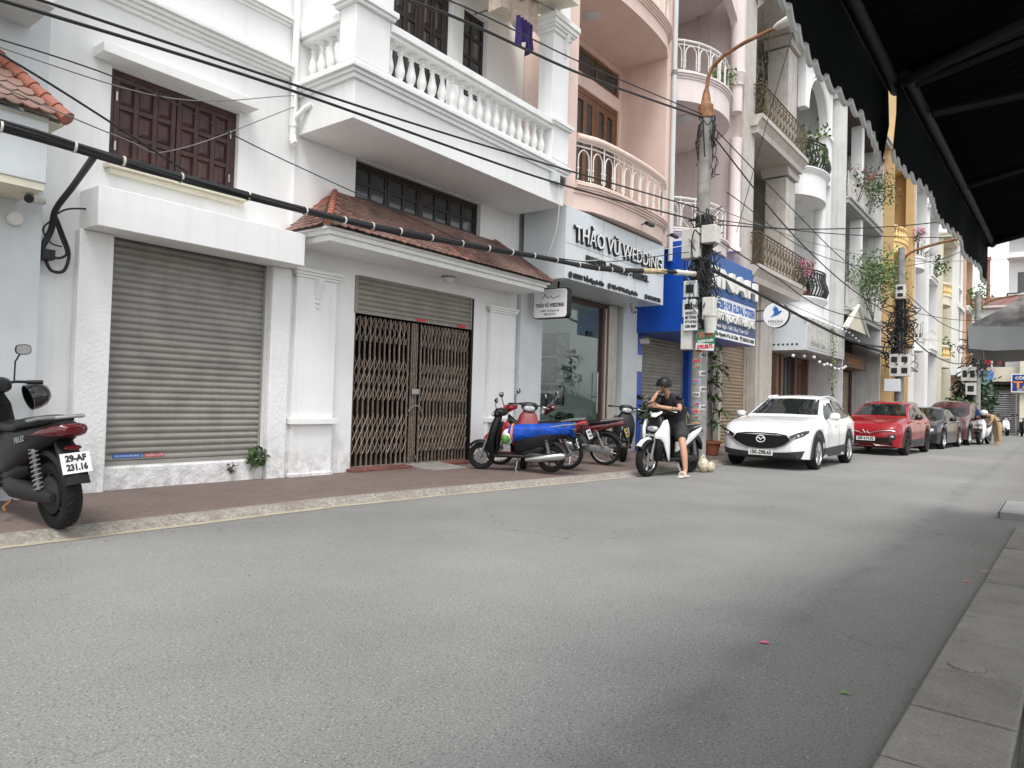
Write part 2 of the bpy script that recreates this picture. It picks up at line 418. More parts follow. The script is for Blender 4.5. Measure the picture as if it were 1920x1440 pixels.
# ---------------------------------------------------------------- ground
def ground_mat(name, kind):
    m = bpy.data.materials.new(name); m.use_nodes = True
    t = m.node_tree; N = t.nodes; L = t.links; b = N['Principled BSDF']
    src = N.new('ShaderNodeNewGeometry').outputs['Position']
    def noise(sc, d=4, r=.55, vec=src):
        n = N.new('ShaderNodeTexNoise'); n.inputs['Scale'].default_value = sc; n.inputs['Detail'].default_value = d; n.inputs['Roughness'].default_value = r; L.new(vec, n.inputs['Vector']); return n.outputs['Fac']
    def ramp(f, a, c, lo, hi):
        r = N.new('ShaderNodeValToRGB'); L.new(f, r.inputs[0]); e = r.color_ramp.elements
        e[0].position = lo; e[1].position = hi; e[0].color = (*a,1); e[1].color = (*c,1); return r.outputs[0]
    def mix(f, a, c, mode='MIX'):
        x = N.new('ShaderNodeMix'); x.data_type = 'RGBA'; x.blend_type = mode
        for s_, v in ((x.inputs[0], f), (x.inputs[6], a), (x.inputs[7], c)):
            if isinstance(v, (int, float)): s_.default_value = v
            elif isinstance(v, tuple): s_.default_value = (*v,1)
            else: L.new(v, s_)
        return x.outputs[2]
    def math_(op, a, c):
        x = N.new('ShaderNodeMath'); x.operation = op
        for i, v in enumerate((a, c)):
            if isinstance(v, (int, float)): x.inputs[i].default_value = v
            else: L.new(v, x.inputs[i])
        return x.outputs[0]
    bn = N.new('ShaderNodeBump'); bn.inputs['Distance'].default_value = .01
    if kind == 'asphalt':
        c = ramp(noise(.55, 5, .6), (.215,.214,.210), (.262,.260,.250), .3, .7)
        c = mix(1., c, ramp(noise(86, 4, .75), (.55,.55,.555), (1.32,1.32,1.30), .32, .68), 'MULTIPLY')
        vo = N.new('ShaderNodeTexVoronoi'); vo.inputs['Scale'].default_value = 92; L.new(src, vo.inputs['Vector'])
        sp = N.new('ShaderNodeSeparateColor'); L.new(vo.outputs['Color'], sp.inputs[0])
        pale = math_('MULTIPLY', math_('GREATER_THAN', sp.outputs[0], .93), math_('LESS_THAN', vo.outputs['Distance'], .36))
        c = mix(math_('MULTIPLY', pale, .6), c, (.52,.51,.48))
        dark = math_('MULTIPLY', math_('LESS_THAN', sp.outputs[1], .10), math_('LESS_THAN', vo.outputs['Distance'], .5))
        c = mix(math_('MULTIPLY', dark, .5), c, (.04,.04,.042))
        cr_ = N.new('ShaderNodeTexVoronoi'); cr_.feature = 'DISTANCE_TO_EDGE'; cr_.inputs['Scale'].default_value = .55
        wv = N.new('ShaderNodeVectorMath'); wv.operation = 'ADD'; L.new(src, wv.inputs[0])
        nv = N.new('ShaderNodeTexNoise'); nv.inputs['Scale'].default_value = 2.2; nv.inputs['Detail'].default_value = 7; L.new(src, nv.inputs['Vector'])
        sc_ = N.new('ShaderNodeVectorMath'); sc_.operation = 'SCALE'; sc_.inputs[3].default_value = .8; L.new(nv.outputs['Color'], sc_.inputs[0]); L.new(sc_.outputs[0], wv.inputs[1])
        L.new(wv.outputs[0], cr_.inputs['Vector'])
        crack = math_('MULTIPLY', math_('LESS_THAN', cr_.outputs['Distance'], .0035), ramp(noise(.4, 3), (0,)*3, (1,)*3, .52, .6))
        c = mix(math_('MULTIPLY', crack, .5), c, (.07,.07,.07))
        c = mix(1., c, ramp(noise(.23, 4, .6), (.84,.84,.845), (1.12,1.12,1.10), .35, .65), 'MULTIPLY')
        xyz = N.new('ShaderNodeSeparateXYZ'); L.new(src, xyz.inputs[0])
        wob = math_('ADD', xyz.outputs[1], math_('MULTIPLY', math_('SUBTRACT', noise(1.3, 3), .5), .35))
        band = math_('SUBTRACT', 1, math_('MINIMUM', 1, math_('DIVIDE', math_('ABSOLUTE', math_('SUBTRACT', wob, 1.16), 0), .2)))
        f = math_('MULTIPLY', band, ramp(noise(2.4, 5, .7), (.0,)*3, (1,)*3, .3, .72))
        c = mix(math_('MULTIPLY', f, .55), c, (.075,.075,.08))          # oily wheel track
        near = N.new('ShaderNodeMapRange'); L.new(wob, near.inputs[0])
        near.inputs[1].default_value = 1.1; near.inputs[2].default_value = .5; near.inputs[3].default_value = 0; near.inputs[4].default_value = 1
        c = mix(math_('MULTIPLY', near.outputs[0], .5), c, (.13,.122,.105))   # darker and browner towards the near kerb slabs
        c = mix(math_('MULTIPLY', ramp(noise(3.1, 6, .8), (0,)*3, (1,)*3, .62, .72), .35), c, (.10,.10,.10))
        L.new(c, b.inputs['Base Color']); b.inputs['Roughness'].default_value = .72; b.inputs['Specular IOR Level'].default_value = .45
        bn.inputs['Strength'].default_value = .55; L.new(noise(110, 3, .7), bn.inputs['Height'])
    elif kind == 'paver':
        br = N.new('ShaderNodeTexBrick'); br.inputs['Scale'].default_value = 1; br.inputs['Brick Width'].default_value = .20; br.inputs['Row Height'].default_value = .10
        br.inputs['Mortar Size'].default_value = .006; br.inputs['Color1'].default_value = (.17,.118,.102,1); br.inputs['Color2'].default_value = (.135,.10,.088,1); br.inputs['Mortar'].default_value = (.10,.075,.065,1)
        L.new(src, br.inputs['Vector'])
        c = mix(ramp(noise(2.2, 6, .7), (0,)*3, (.75,)*3, .4, .7), br.outputs['Color'], (.17,.135,.115))
        c = mix(1., c, ramp(noise(60, 4, .7), (.75,)*3, (1.2,)*3, .3, .7), 'MULTIPLY')
        L.new(c, b.inputs['Base Color']); b.inputs['Roughness'].default_value = .85
        bn.inputs['Strength'].default_value = .5; L.new(br.outputs['Fac'], bn.inputs['Height']); bn.invert = True
    elif kind == 'kerb':
        c = ramp(noise(26, 5, .75), (.15,.135,.115), (.36,.34,.30), .36, .62)
        c = mix(ramp(noise(2.5, 5, .7), (0,)*3, (.8,)*3, .45, .65), c, (.20,.165,.135))
        L.new(c, b.inputs['Base Color']); b.inputs['Roughness'].default_value = .9
        bn.inputs['Strength'].default_value = .9; L.new(noise(40, 5, .7), bn.inputs['Height'])
    else:
        base = {'slab': ((.19,.18,.155), (.28,.265,.235)), 'dirt': ((.05,.045,.038), (.11,.10,.085)), 'gutter': ((.34,.29,.21), (.46,.41,.31)), 'earth': ((.12,.115,.105), (.17,.165,.15))}[kind]
        c = ramp(noise(3.5, 6, .65), base[0], base[1], .3, .7)
        c = mix(1., c, ramp(noise(80, 4, .7), (.72,)*3, (1.2,)*3, .3, .7), 'MULTIPLY')
        if kind == 'slab':
            oi = N.new('ShaderNodeObjectInfo'); c = mix(1., c, ramp(oi.outputs['Random'], (.85,.84,.82), (1.12,1.12,1.1), 0, 1), 'MULTIPLY')
        L.new(c, b.inputs['Base Color']); b.inputs['Roughness'].default_value = .85
        bn.inputs['Strength'].default_value = .5; L.new(noise(70, 4, .7), bn.inputs['Height'])
    L.new(bn.outputs[0], b.inputs['Normal'])
    return m
ASPH = ground_mat('worn_asphalt', 'asphalt'); PAVER = ground_mat('red_brown_pavers', 'paver'); KERBM = ground_mat('rough_kerb_concrete', 'kerb')
SLABM = ground_mat('dusty_concrete_slab', 'slab'); DIRT = ground_mat('dark_dirty_floor', 'dirt'); GUTTER = ground_mat('cement_gutter_edge', 'gutter'); EARTH = ground_mat('town_ground', 'earth')
setting('ground', MB().quad((-400,-400,-.03),(600,-400,-.03),(600,600,-.03),(-400,600,-.03)), EARTH)
KL = [(-14,6.5),(-4,6.42),(2,6.33),(5,6.33),(6.5,6.2),(8,6.02),(10.6,5.72),(13,5.72),(17,5.7),(22,5.55),(27,5.1),(34,4.5),(43,3.7),(50,2.9)]
setting('road', MB().add([(-14,-2.4,0)]+[(x,y+.01,0) for x,y in KL]+[(53,2.9,0),(53,-14,0),(33,-3.2,0),(13,-.4,0)], [tuple(range(len(KL)+5))[::-1]]), ASPH)
mb = MB()
n = len(KL)
mb.add([(x,y+.14,.074) for x,y in KL]+[(x,y+.75,.118) for x,y in KL]+[(50,14,.118),(-14,14,.118)], [(i,i+1,n+i+1,n+i) for i in range(n-1)]+[tuple(range(n,2*n+2))])
setting('pavement', mb, PAVER)
mb = MB(); rings = []
rk = random.Random(5)
pts = []
for (x0,y0),(x1,y1) in zip(KL, KL[1:]):
    k = max(2, int((x1-x0)/.25))
    pts += [(x0+(x1-x0)*i/k, y0+(y1-y0)*i/k) for i in range(k)]
pts.append(KL[-1])
for x, y in pts:
    j = rk.uniform(-.012,.012); h = rk.uniform(-.008,.006)
    rings.append([(x,y+j-.02,-.02),(x,y+j,.010),(x,y+.04+j,.04+h*.7),(x,y+.075+j,.062+h*.7),(x,y+.115,.073+h*.5),(x,y+.16,.0765),(x,y+.16,-.02)])
mb.loft(rings)
setting('kerb', mb, KERBM, smooth=60)
mb = MB()
fs = []; vsx = []
for x, y in pts:
    j = rk.uniform(-.012,.012)
    vsx += [(x,y-.095+j,.004),(x,y+.012,.004)]
mb.add(vsx, [(2*i,2*i+2,2*i+3,2*i+1) for i in range(len(pts)-1)])
setting('gutter_edge', mb, GUTTER)
# near pavement: one row of kerb slabs, the dark shop front behind it
pv = MB(); pv.box(-9, 8.6, -9, .1, -.02, .006)
near = setting('near_pavement', pv, DIRT)
sl = MB(); sl.box(.009,.545,-.18,.18,-.03,.03)
sme = sl.mesh('kerb_slab')
for i in range(-8, 12):
    x = 2.79+.556*i; y = .305-.021*(x-2.79)
    o = put('kerb_slab', sme, SLABM, near, (x, y, rk.uniform(-.004,.004)), rot=(rk.uniform(-.006,.006), rk.uniform(-.006,.006), -.021))
    b = o.modifiers.new('bevel', 'BEVEL'); b.width = .008; b.segments = 2
one('round_cover', MB().lathe([(.075,.0),(.075,.008),(.06,.011),(0.001,.011)], (4.0,.33,.032), 18), SLABM, 'small round cement cover set in a kerb slab on the near pavement', 'drain cover')
mb = MB(); mb.box(10.2,11.7,.0,.55,.06,.075); mb.box(10.2,11.7,.54,.56,.0,.075); mb.box(10.2,10.22,0,.55,0,.06)
one('ramp_plate', mb, GREYM, 'dark steel ramp plate laid against the right edge of the road', 'ramp')
def petal(x, y, z, s, m, lab, cat='petal', grp=None):
    q = MB()
    for k in range(3):
        a = k*2.1+.4
        q.blade((x,y,z), (math.cos(a),math.sin(a),.35), s, s*.8, .3, 4)
    return one('fallen_flower' if cat == 'petal' else 'fallen_leaf', q, m, lab, cat, grp)
petal(3.77,1.20,.004,.035,FLOWP,'single bright pink petal lying on the grey asphalt')
petal(6.15,.52,.004,.03,ORANGE,'dry orange leaf on the road, nearer one of two by the kerb slabs','leaf')
petal(6.5,.43,.035,.03,ORANGE,'dry orange leaf lying on the edge of a near kerb slab','leaf')
petal(3.35,.72,.004,.03,LEAFL,'small yellow green leaf on the asphalt near the bottom of the road','leaf')
mb = MB()
for _ in range(260):
    x = rk.uniform(1.2,11); y = rk.choice([rk.uniform(.5,.75), rk.uniform(.5,6.0), rk.uniform(5.9,6.25)]); r = rk.uniform(.003,.009)
    if x > 6.5: y = min(y, 5.6)
    mb.ball((x,y,r*.5),(r,r*rk.uniform(.6,1),r*.7),5,3)
o = setting('grit', mb, CONC, 'stuff')

# ---------------------------------------------------------------- building helpers
def wall(mb, x0, x1, z0, z1, y, holes=(), t=.14):
    xs = sorted({x0,x1}|{h[0] for h in holes}|{h[1] for h in holes}); zs = sorted({z0,z1}|{h[2] for h in holes}|{h[3] for h in holes})
    for i in range(len(xs)-1):
        for j in range(len(zs)-1):
            a, b_, c, d = xs[i], xs[i+1], zs[j], zs[j+1]
            if any(h[0] <= a and b_ <= h[1] and h[2] <= c and d <= h[3] for h in holes): continue
            mb.quad((a,y,c),(b_,y,c),(b_,y,d),(a,y,d))
    for a,b_,c,d in holes:
        mb.quad((a,y,c),(a,y,d),(a,y+t,d),(a,y+t,c)); mb.quad((b_,y,c),(b_,y+t,c),(b_,y+t,d),(b_,y,d))
        mb.quad((a,y,d),(b_,y,d),(b_,y+t,d),(a,y+t,d)); mb.quad((a,y,c),(a,y+t,c),(b_,y+t,c),(b_,y,c))
    return mb
def shell(mb, x0, x1, z0, z1, y, depth):
    mb.quad((x0,y,z0),(x0,y,z1),(x0,y+depth,z1),(x0,y+depth,z0)); mb.quad((x1,y,z0),(x1,y+depth,z0),(x1,y+depth,z1),(x1,y,z1))
    mb.quad((x0,y,z1),(x1,y,z1),(x1,y+depth,z1),(x0,y+depth,z1)); mb.quad((x0,y+depth,z0),(x0,y+depth,z1),(x1,y+depth,z1),(x1,y+depth,z0)); return mb
def room(mb, x0, x1, z0, z1, y0, y1):
    mb.quad((x0,y1,z0),(x1,y1,z0),(x1,y1,z1),(x0,y1,z1)); mb.quad((x0,y0,z0),(x0,y1,z0),(x0,y1,z1),(x0,y0,z1)); mb.quad((x1,y0,z0),(x1,y0,z1),(x1,y1,z1),(x1,y1,z0))
    mb.quad((x0,y0,z0),(x1,y0,z0),(x1,y1,z0),(x0,y1,z0)); mb.quad((x0,y0,z1),(x0,y1,z1),(x1,y1,z1),(x1,y0,z1)); return mb
def mould(mb, x0, x1, y, z0, z1, out=.12, left=True, right=True, steps=3):
    """stepped cornice standing out of a wall that faces -Y"""
    for i in range(steps):
        o = out*(i+1)/steps; a = z0+(z1-z0)*i/steps; b_ = z0+(z1-z0)*(i+1)/steps
        mb.box(x0-(o if left else 0), x1+(o if right else 0), y-o, y+.02, a, b_-(.0 if i == steps-1 else .002))
    return mb
def roller(parent, x0, x1, z0, z1, y, m, pitch=.077, name='roller_shutter', bar=True, stickers=False):
    mb = MB(); mb.box(x0-.03, x0+.03, y-.03, y+.05, z0, z1); mb.box(x1-.03, x1+.03, y-.03, y+.05, z0, z1)
    if bar: mb.box(x0+.03, x1-.03, y-.02, y+.02, z0, z0+.05)
    sh = part(name, mb, m, parent)
    s_ = MB(); w_ = x1-x0-.06; p = pitch
    prof = [(0,.0),(-.004,p*.06),(-.018,p*.2),(-.022,p*.45),(-.016,p*.72),(-.002,p*.86),(.004,p*.9),(.004,p*.97),(0,p)]
    vs_ = []
    for yy, zz in prof: vs_ += [(0,yy,zz),(w_,yy,zz)]
    s_.add(vs_, [(2*i,2*i+1,2*i+3,2*i+2) for i in range(len(prof)-1)])
    me = s_.mesh('slat', 50)
    k = int((z1-z0-.05)/p)
    zz = z0+.05 if bar else z0
    i = 0
    while zz < z1-.005:
        put('slat', me, m, sh, (x0+.03, y+rnd.uniform(-.002,.002), zz)); zz += p
    return sh
def panel_leaf(parent, x0, x1, z0, z1, y, nx, nz, m, name='shutter_leaf', rail=.055):
    """joinery leaf with raised fielded panels, each panel a piece"""
    mb = MB(); mb.box(x0, x1, y, y+.03, z0, z1)
    cw = (x1-x0-rail*(nx+1))/nx; chh = (z1-z0-rail*(nz+1))/nz
    for i in range(nx+1): xx = x0+i*(cw+rail); mb.box(xx, xx+rail, y-.022, y-.001, z0, z1)
    for j in range(nz+1):
        zz = z0+j*(chh+rail)
        for i in range(nx): mb.box(x0+rail+i*(cw+rail)+.001, x0+(i+1)*(cw+rail)-.001, y-.020, y-.001, zz, zz+rail)
    lf = part(name, mb, m, parent, bev=.004)
    pm = MB(); a, b_ = .008, .045
    pm.add([(a,0,a),(cw-a,0,a),(cw-a,0,chh-a),(a,0,chh-a),(b_,-.024,b_),(cw-b_,-.024,b_),(cw-b_,-.024,chh-b_),(b_,-.024,chh-b_)], [(0,1,5,4),(1,2,6,5),(2,3,7,6),(3,0,4,7),(4,5,6,7)])
    me = pm.mesh('panel', 10)
    for i in range(nx):
        for j in range(nz): put('panel', me, m, lf, (x0+rail+i*(cw+rail), y-.002, z0+rail+j*(chh+rail)))
    return lf
def glazed(parent, x0, x1, z0, z1, y, nx, nz, m, pm=None, name='window', rail=.05, depth=.05, cell=None):
    """window frame with bars, each pane a piece"""
    mb = MB(); cw = (x1-x0-rail)/nx; chh = (z1-z0-rail)/nz
    for i in range(nx+1): xx = x0+i*cw; mb.box(xx, xx+rail, y-depth/2, y+depth/2, z0, z1)
    for j in range(nz+1):
        zz = z0+j*chh
        for i in range(nx): mb.box(x0+rail+i*cw+.001, x0+(i+1)*cw-.001, y-depth/2+.003, y+depth/2-.003, zz, zz+rail)
    fr = part(name, mb, m, parent)
    pa = MB(); pa.box(0, cw-rail, -.004, .004, 0, chh-rail); me = pa.mesh('pane')
    for i in range(nx):
        for j in range(nz): put('pane', me, pm or PANE, fr, (x0+rail+i*cw, y, z0+rail+j*chh), rot=(rnd.uniform(-.01,.01),0,rnd.uniform(-.01,.01)))
    return fr
BAL = [(.06,0),(.06,.03),(.04,.045),(.036,.07),(.052,.10),(.066,.15),(.068,.19),(.052,.26),(.037,.33),(.031,.38),(.030,.40),(.045,.41),(.045,.425),(.03,.435),(.034,.46),(.058,.47),(.058,.5)]
def baluster_mesh(h=.5, k=1.0, n=12):
    return MB().lathe([(r*k, z*h/.5) for r, z in BAL], (0,0,0), n).mesh('baluster', 45)
def rail_iron(parent, plan, z0, z1, m, gap=.11, r=.009, name='railing', style='bar', top=.02, topm=None):
    """iron railing that follows a plan polyline; pickets are pieces"""
    P = [Vector((x,y,0)) for x, y in plan]
    mb = MB(); mb.tube([(p.x,p.y,z1) for p in P], top, 8); mb.tube([(p.x,p.y,z0+.06) for p in P], r*1.2, 6); mb.tube([(p.x,p.y,z1-.10) for p in P], r*1.1, 6)
    ra = part(name, mb, topm or m, parent)
    L_ = [0]
    for a, b_ in zip(P, P[1:]): L_.append(L_[-1]+(b_-a).length)
    def at(s_):
        for i in range(len(P)-1):
            if s_ <= L_[i+1] or i == len(P)-2:
                t = (s_-L_[i])/max(1e-6, L_[i+1]-L_[i]); d = (P[i+1]-P[i]).normalized(); return P[i].lerp(P[i+1], t), math.atan2(d.y, d.x)
    h = z1-z0-.1; q = MB()
    if style == 'bar': q.cyl((0,0,.0),(0,0,h+.0),r,n=6)
    elif style == 'arch':
        w_ = gap*.36; a = [(-w_,0,.06)]+[(-w_,0,h*.62)]+[(w_*math.cos(t),0,h*.62+w_*math.sin(t)*1.3) for t in [pi*.85,pi*.65,pi*.5,pi*.35,pi*.15]]+[(w_,0,h*.62),(w_,0,.06)]
        q.tube(a, r, 6); q.cyl((gap*.5,0,0),(gap*.5,0,h+.09),r,n=6); q.box(-w_-.02,-w_+.02,-.012,.012,h*.34,h*.38); q.box(w_-.02,w_+.02,-.012,.012,h*.34,h*.38)
    elif style == 'scroll':
        def spiral(cx, cz, r0, d, turns=1.6):
            return [(cx+r0*(1-.75*i/18)*math.cos(d*2*pi*turns*i/18+pi/2), 0, cz+r0*(1-.75*i/18)*math.sin(d*2*pi*turns*i/18+pi/2)) for i in range(19)]
        q.tube(spiral(gap*.26,h*.75,gap*.24,1), r*.8, 5); q.tube(spiral(-gap*.24,h*.30,gap*.24,-1), r*.8, 5); q.tube(spiral(gap*.2,h*.18,gap*.17,1), r*.8, 5); q.tube(spiral(-gap*.2,h*.62,gap*.17,1), r*.8, 5)
        q.cyl((gap*.5,0,0),(gap*.5,0,h+.09),r,n=5); q.tube([(-gap*.4,0,h*.1),(-gap*.1,0,h*.35),(gap*.1,0,h*.55),(-gap*.05,0,h*.9)], r*.8, 5)
    elif style == 'belly':
        q.tube([(0,0,0),(0,-.05,h*.12),(0,-.11,h*.3),(0,-.08,h*.5),(0,.0,h*.75),(0,.0,h)], r*1.3, 6); q.tube([(.0,-.11,h*.3),(gap*.25,-.1,h*.42),(gap*.45,-.05,h*.3)], r, 5)
    me = q.mesh('picket', 50)
    k = max(1, int(L_[-1]/gap))
    for i in range(k+1):
        s_ = L_[-1]*(i+.0)/k if style != 'arch' else min(L_[-1], L_[-1]*(i+.5)/(k+1))
        p, a = at(s_); put('picket', me, m, ra, (p.x,p.y,z0+.05), rot=(0,0,a))
    return ra
def arc(cx, cy, rx, ry, a0=180, a1=360, n=22):
    return [(cx+rx*math.cos(R(a0+(a1-a0)*i/n)), cy+ry*math.sin(R(a0+(a1-a0)*i/n))) for i in range(n+1)]
def band(mb, plan, z0, z1, grow=0.0, c=None):
    """solid slab over a plan outline"""
    if grow:
        cx = sum(p[0] for p in plan)/len(plan); yb = max(p[1] for p in plan)
        plan = [(cx+(x-cx)*(1+grow), yb+(y-yb)*(1+grow)) for x, y in plan]
    return mb.prism(plan, 'z', z0, z1)
def plant(name, label, cat, x, y, z, h, r, n=140, leaf=LEAF, size=.12, stem=True, pot=None, group=None, seed=1, flowers=None, nf=40):
    t = thing(name, label, cat, (x,y,z), 0, group); rn = random.Random(seed)
    base = z
    if pot:
        part('pot', MB().lathe([(pot*.7,0),(pot,.8*pot*1.6),(pot*1.1,.8*pot*1.6),(pot*1.1,pot*1.6),(pot*.85,pot*1.6),(.01,pot*1.4)], (x,y,z), 14), TERRA, t); base = z+pot*1.5
    if stem:
        mb = MB()
        for _ in range(4):
            q = [(x+rn.uniform(-.02,.02), y+rn.uniform(-.02,.02), base-.02)]
            e = (x+rn.uniform(-r,r)*.7, y+rn.uniform(-r,r)*.7, base+h*rn.uniform(.6,.95))
            q += [((q[0][0]*.6+e[0]*.4)+rn.uniform(-.05,.05), q[0][1]*.6+e[1]*.4, base+h*.4), e]; mb.tube(q, [.016,.012,.006], 5)
        part('stem', mb, STEM, t)
    mb = MB()
    for _ in range(max(3, n//30)):
        mb.leaves((x+rn.uniform(-r,r)*.55, y+rn.uniform(-r,r)*.55, base+h*rn.uniform(.35,.9)), (r*.55,r*.55,h*.28), 30, size, rn)
    part('foliage', mb, leaf, t, smooth=0)
    if flowers:
        mb = MB()
        for _ in range(max(2, nf//12)):
            mb.leaves((x+rn.uniform(-r,r)*.7, y+rn.uniform(-r,r)*.7-.05, base+h*rn.uniform(.4,.95)), (r*.25,r*.25,h*.12), 12, size*.6, rn)
        part('flowers', mb, flowers, t, smooth=0)['kind'] = 'stuff'
    return t
def spiky(name, label, cat, x, y, z, L_, n, leaf=LEAF, pot=None, group=None, seed=1, wd=.05, bend=.45, up=.5):
    t = thing(name, label, cat, (x,y,z), 0, group); rn = random.Random(seed); b0 = z
    if pot:
        part('pot', MB().lathe([(pot*.7,0),(pot,pot*1.4),(pot*1.08,pot*1.5),(.01,pot*1.3)], (x,y,z), 14), TERRA, t); b0 = z+pot*1.4
    mb = MB()
    for _ in range(n):
        a = rn.uniform(0,2*pi); e = rn.uniform(up*.3,1.5); mb.blade((x,y,b0), (math.cos(a),math.sin(a),e), L_*rn.uniform(.7,1.1), wd, bend*rn.uniform(.5,1.2))
    part('leaves', mb, leaf, t, smooth=0)
    return t
# ================================================================ leftmost house (only its right end shows)
h0 = thing('white_shop_house', 'grey white house at the left edge with a red tiled canopy over its shop front', 'house', (2.0, 8.0, 0))
mb = MB(); wall(mb, -3, 2.68, 0, 8.5, 8.0); shell(mb, -3, 2.68, 0, 8.5, 8.0, 3); part('wall', mb, GREYW, h0)
mb = MB(); mb.box(-3, 2.50, 7.40, 7.997, 3.09, 3.70); part('canopy_box', mb, GREYW, h0, bev=.006)
mb = MB(); mb.box(-3, 2.485, 7.41, 7.997, 3.02, 3.088); part('canopy_trim', mb, CREAM, h0)
mb = MB(); mb.box(-3, 2.50, 7.38, 8.2, 4.72, 5.0); mb.box(-3, 2.46, 7.42, 8.2, 5.0, 9); part('upper_balcony', mb, GREYW, h0, bev=.006)
TILEPROF = MB()
def tile_mesh(wd=.135, ln=.145, th=.014):
    q = MB(); k = 6
    out = [(-wd/2,0),(-wd/2,-ln*.62)]+[(-wd/2+wd*(i+1)/(k), -ln*.62-ln*.38*math.sin(pi*(i+1)/k)) for i in range(k-1)]+[(wd/2,-ln*.62),(wd/2,0)]
    n_ = len(out)
    q.add([(x,y,0) for x,y in out]+[(x,y,th) for x,y in out], [tuple(range(n_,2*n_)), tuple(range(n_))[::-1]]+[(i,(i+1)%n_,n_+(i+1)%n_,n_+i) for i in range(n_)])
    return q.mesh('tile', 30)
TME = tile_mesh()
def tiled_slope(parent, e0, e1, r0, r1, limit=300, m=TILE, rows=12, key=None, wd=.132):
    """tiles on a roof plane with eave e0-e1 and ridge r0-r1; returns nothing; tiles past the limit joined as one part"""
    e0, e1, r0, r1 = map(Vector, (e0, e1, r0, r1))
    ux = (e1-e0).normalized(); sl = ((r0+r1)/2-(e0+e1)/2); sl = sl-ux*sl.dot(ux); L_ = sl.length; uy = sl.normalized(); uz = ux.cross(uy)
    if uz.z < 0: uz = -uz
    pos = []
    for r_ in range(rows):
        t = (r_+.9)/rows*.985; a = e0.lerp(r0, t); b_ = e1.lerp(r1, t); W_ = (b_-a).length
        k = int(W_/wd)
        for i in range(k+1):
            s_ = (i+(.5 if r_ % 2 else 0))*wd
            if s_ > W_: continue
            pos.append((a+(b_-a).normalized()*s_+uz*.012, r_))
    pos.sort(key=lambda q: (q[0]-Vector((0,0,CH))).length)
    rest = MB()
    for i, (p, r_) in enumerate(pos):
        M_ = Matrix((ux, uy, uz)).transposed() @ Matrix.Rotation(R(-7+rnd.uniform(-2,2)), 3, 'X') @ Matrix.Rotation(rnd.uniform(-.03,.03), 3, 'Z')
        if i < limit: put('tile', TME, m, parent, p, rot=M_.to_euler(), scale=(rnd.uniform(.96,1.0),1,1))
        else:
            q = MB(); q.v = [tuple(M_ @ v.co+p) for v in TME.vertices]; q.f = [tuple(f.vertices) for f in TME.polygons]; rest.add(q.v, q.f)
    if rest.v:
        o = part('tiles', rest, m, parent); o['kind'] = 'stuff'
def hip(parent, a, b_, m=TILER, k=9, r=.07, name='ridge_tile'):
    a, b_ = Vector(a), Vector(b_); d = (b_-a)/k
    for i in range(k):
        q = MB(); q.tube([a+d*i, a+d*(i+1.12)], [r*1.05, r*.86], 10); part(name, q, m, parent)
tr = MB(); tr.add([(-1.0,7.36,3.70),(2.62,7.36,3.70),(2.05,7.98,4.42),(-1,7.98,4.42)], [(0,1,2,3)]); tr.add([(2.62,7.36,3.70),(2.62,7.98,3.72),(2.05,7.98,4.42)], [(0,1,2)])
tr.add([(-1,7.36,3.66),(2.62,7.36,3.66),(2.62,7.98,3.66),(-1,7.98,3.66)], [(0,1,2,3)])
rf = part('tile_roof', tr, CREAM, h0, smooth=0)
tiled_slope(rf, (1.0,7.33,3.71), (2.60,7.33,3.71), (1.0,7.96,4.42), (2.04,7.96,4.42), 200, rows=9)
hip(rf, (2.63,7.34,3.72), (2.06,7.97,4.44), k=8)
one('wall_lamp', MB().lathe([(.001,-.06),(.055,-.06),(.07,-.045),(.07,0),(.001,0)], (2.44,7.995,2.83), 18, 'y').xf(Matrix.Identity(4)), FROST, 'small round white lamp on the wall at the left edge', 'lamp')
cc = thing('security_camera', 'white bullet camera under the canopy at the left edge, beside the coiled cables', 'camera', (2.55,7.9,3.0))
part('body', MB().cyl((2.62,7.86,3.03),(2.44,7.62,2.97),.045,n=12), BOXW, cc); part('lens', MB().cyl((2.44,7.62,2.97),(2.43,7.605,2.966),.04,n=12), BLACKG, cc); part('bracket', MB().tube([(2.60,7.98,3.10),(2.60,7.9,3.10),(2.60,7.84,3.05)],.02,8), BOXW, cc)

# ================================================================ white house with the grey roller shutter
h1 = thing('white_house', 'white house with a wide grey roller shutter under a plain concrete lintel', 'house', (4.2, 8.2, 0))
mb = MB(); wall(mb, 2.68, 5.66, .0, 9, 8.2, [(3.40,5.37,.37,2.95),(3.35,4.87,3.67,4.74)], .2); shell(mb, 2.68, 5.66, 0, 9, 8.2, 3); part('wall', mb, WHITE, h1)
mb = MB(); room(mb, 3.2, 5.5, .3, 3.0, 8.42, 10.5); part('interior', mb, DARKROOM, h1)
roller(h1, 3.40, 5.37, .37, 2.93, 8.29, SHUT, .0775)
for x0, x1, m_, s_ in ((3.55,3.86,INKB,'ROLLER DOOR 0912'), (3.885,4.12,mat('faded_red_print',(.45,.10,.09),.6,var=.6,vs=40),'SUA CUA CUON')):
    mb = MB(); mb.box(x0,x1,8.262,8.265,.452,.498); st = one('sticker', mb, m_, ('blue' if m_ is INKB else 'red')+' advertising sticker low on the grey roller shutter', 'sticker', 'stickers on the roller shutter', loc=(x0,8.262,.455)); text('lettering', s_, .03, ((x0+x1)/2,8.261,.475), (1,0,0), PAPER, st, .0005, .0, (x1-x0)*.85)
mb = MB(); mb.box(3.06,3.40,8.08,8.197,.0,2.879); part('pilaster', mb, STUCCO, h1, bev=.012)
mb = MB(); mb.box(5.37,5.655,8.10,8.197,.0,2.879); part('pilaster', mb, STUCCO, h1, bev=.012)
mb = MB(); mb.box(3.403,5.367,8.165,8.21,.0,.365); part('doorstep', mb, STUCCO, h1, bev=.015)
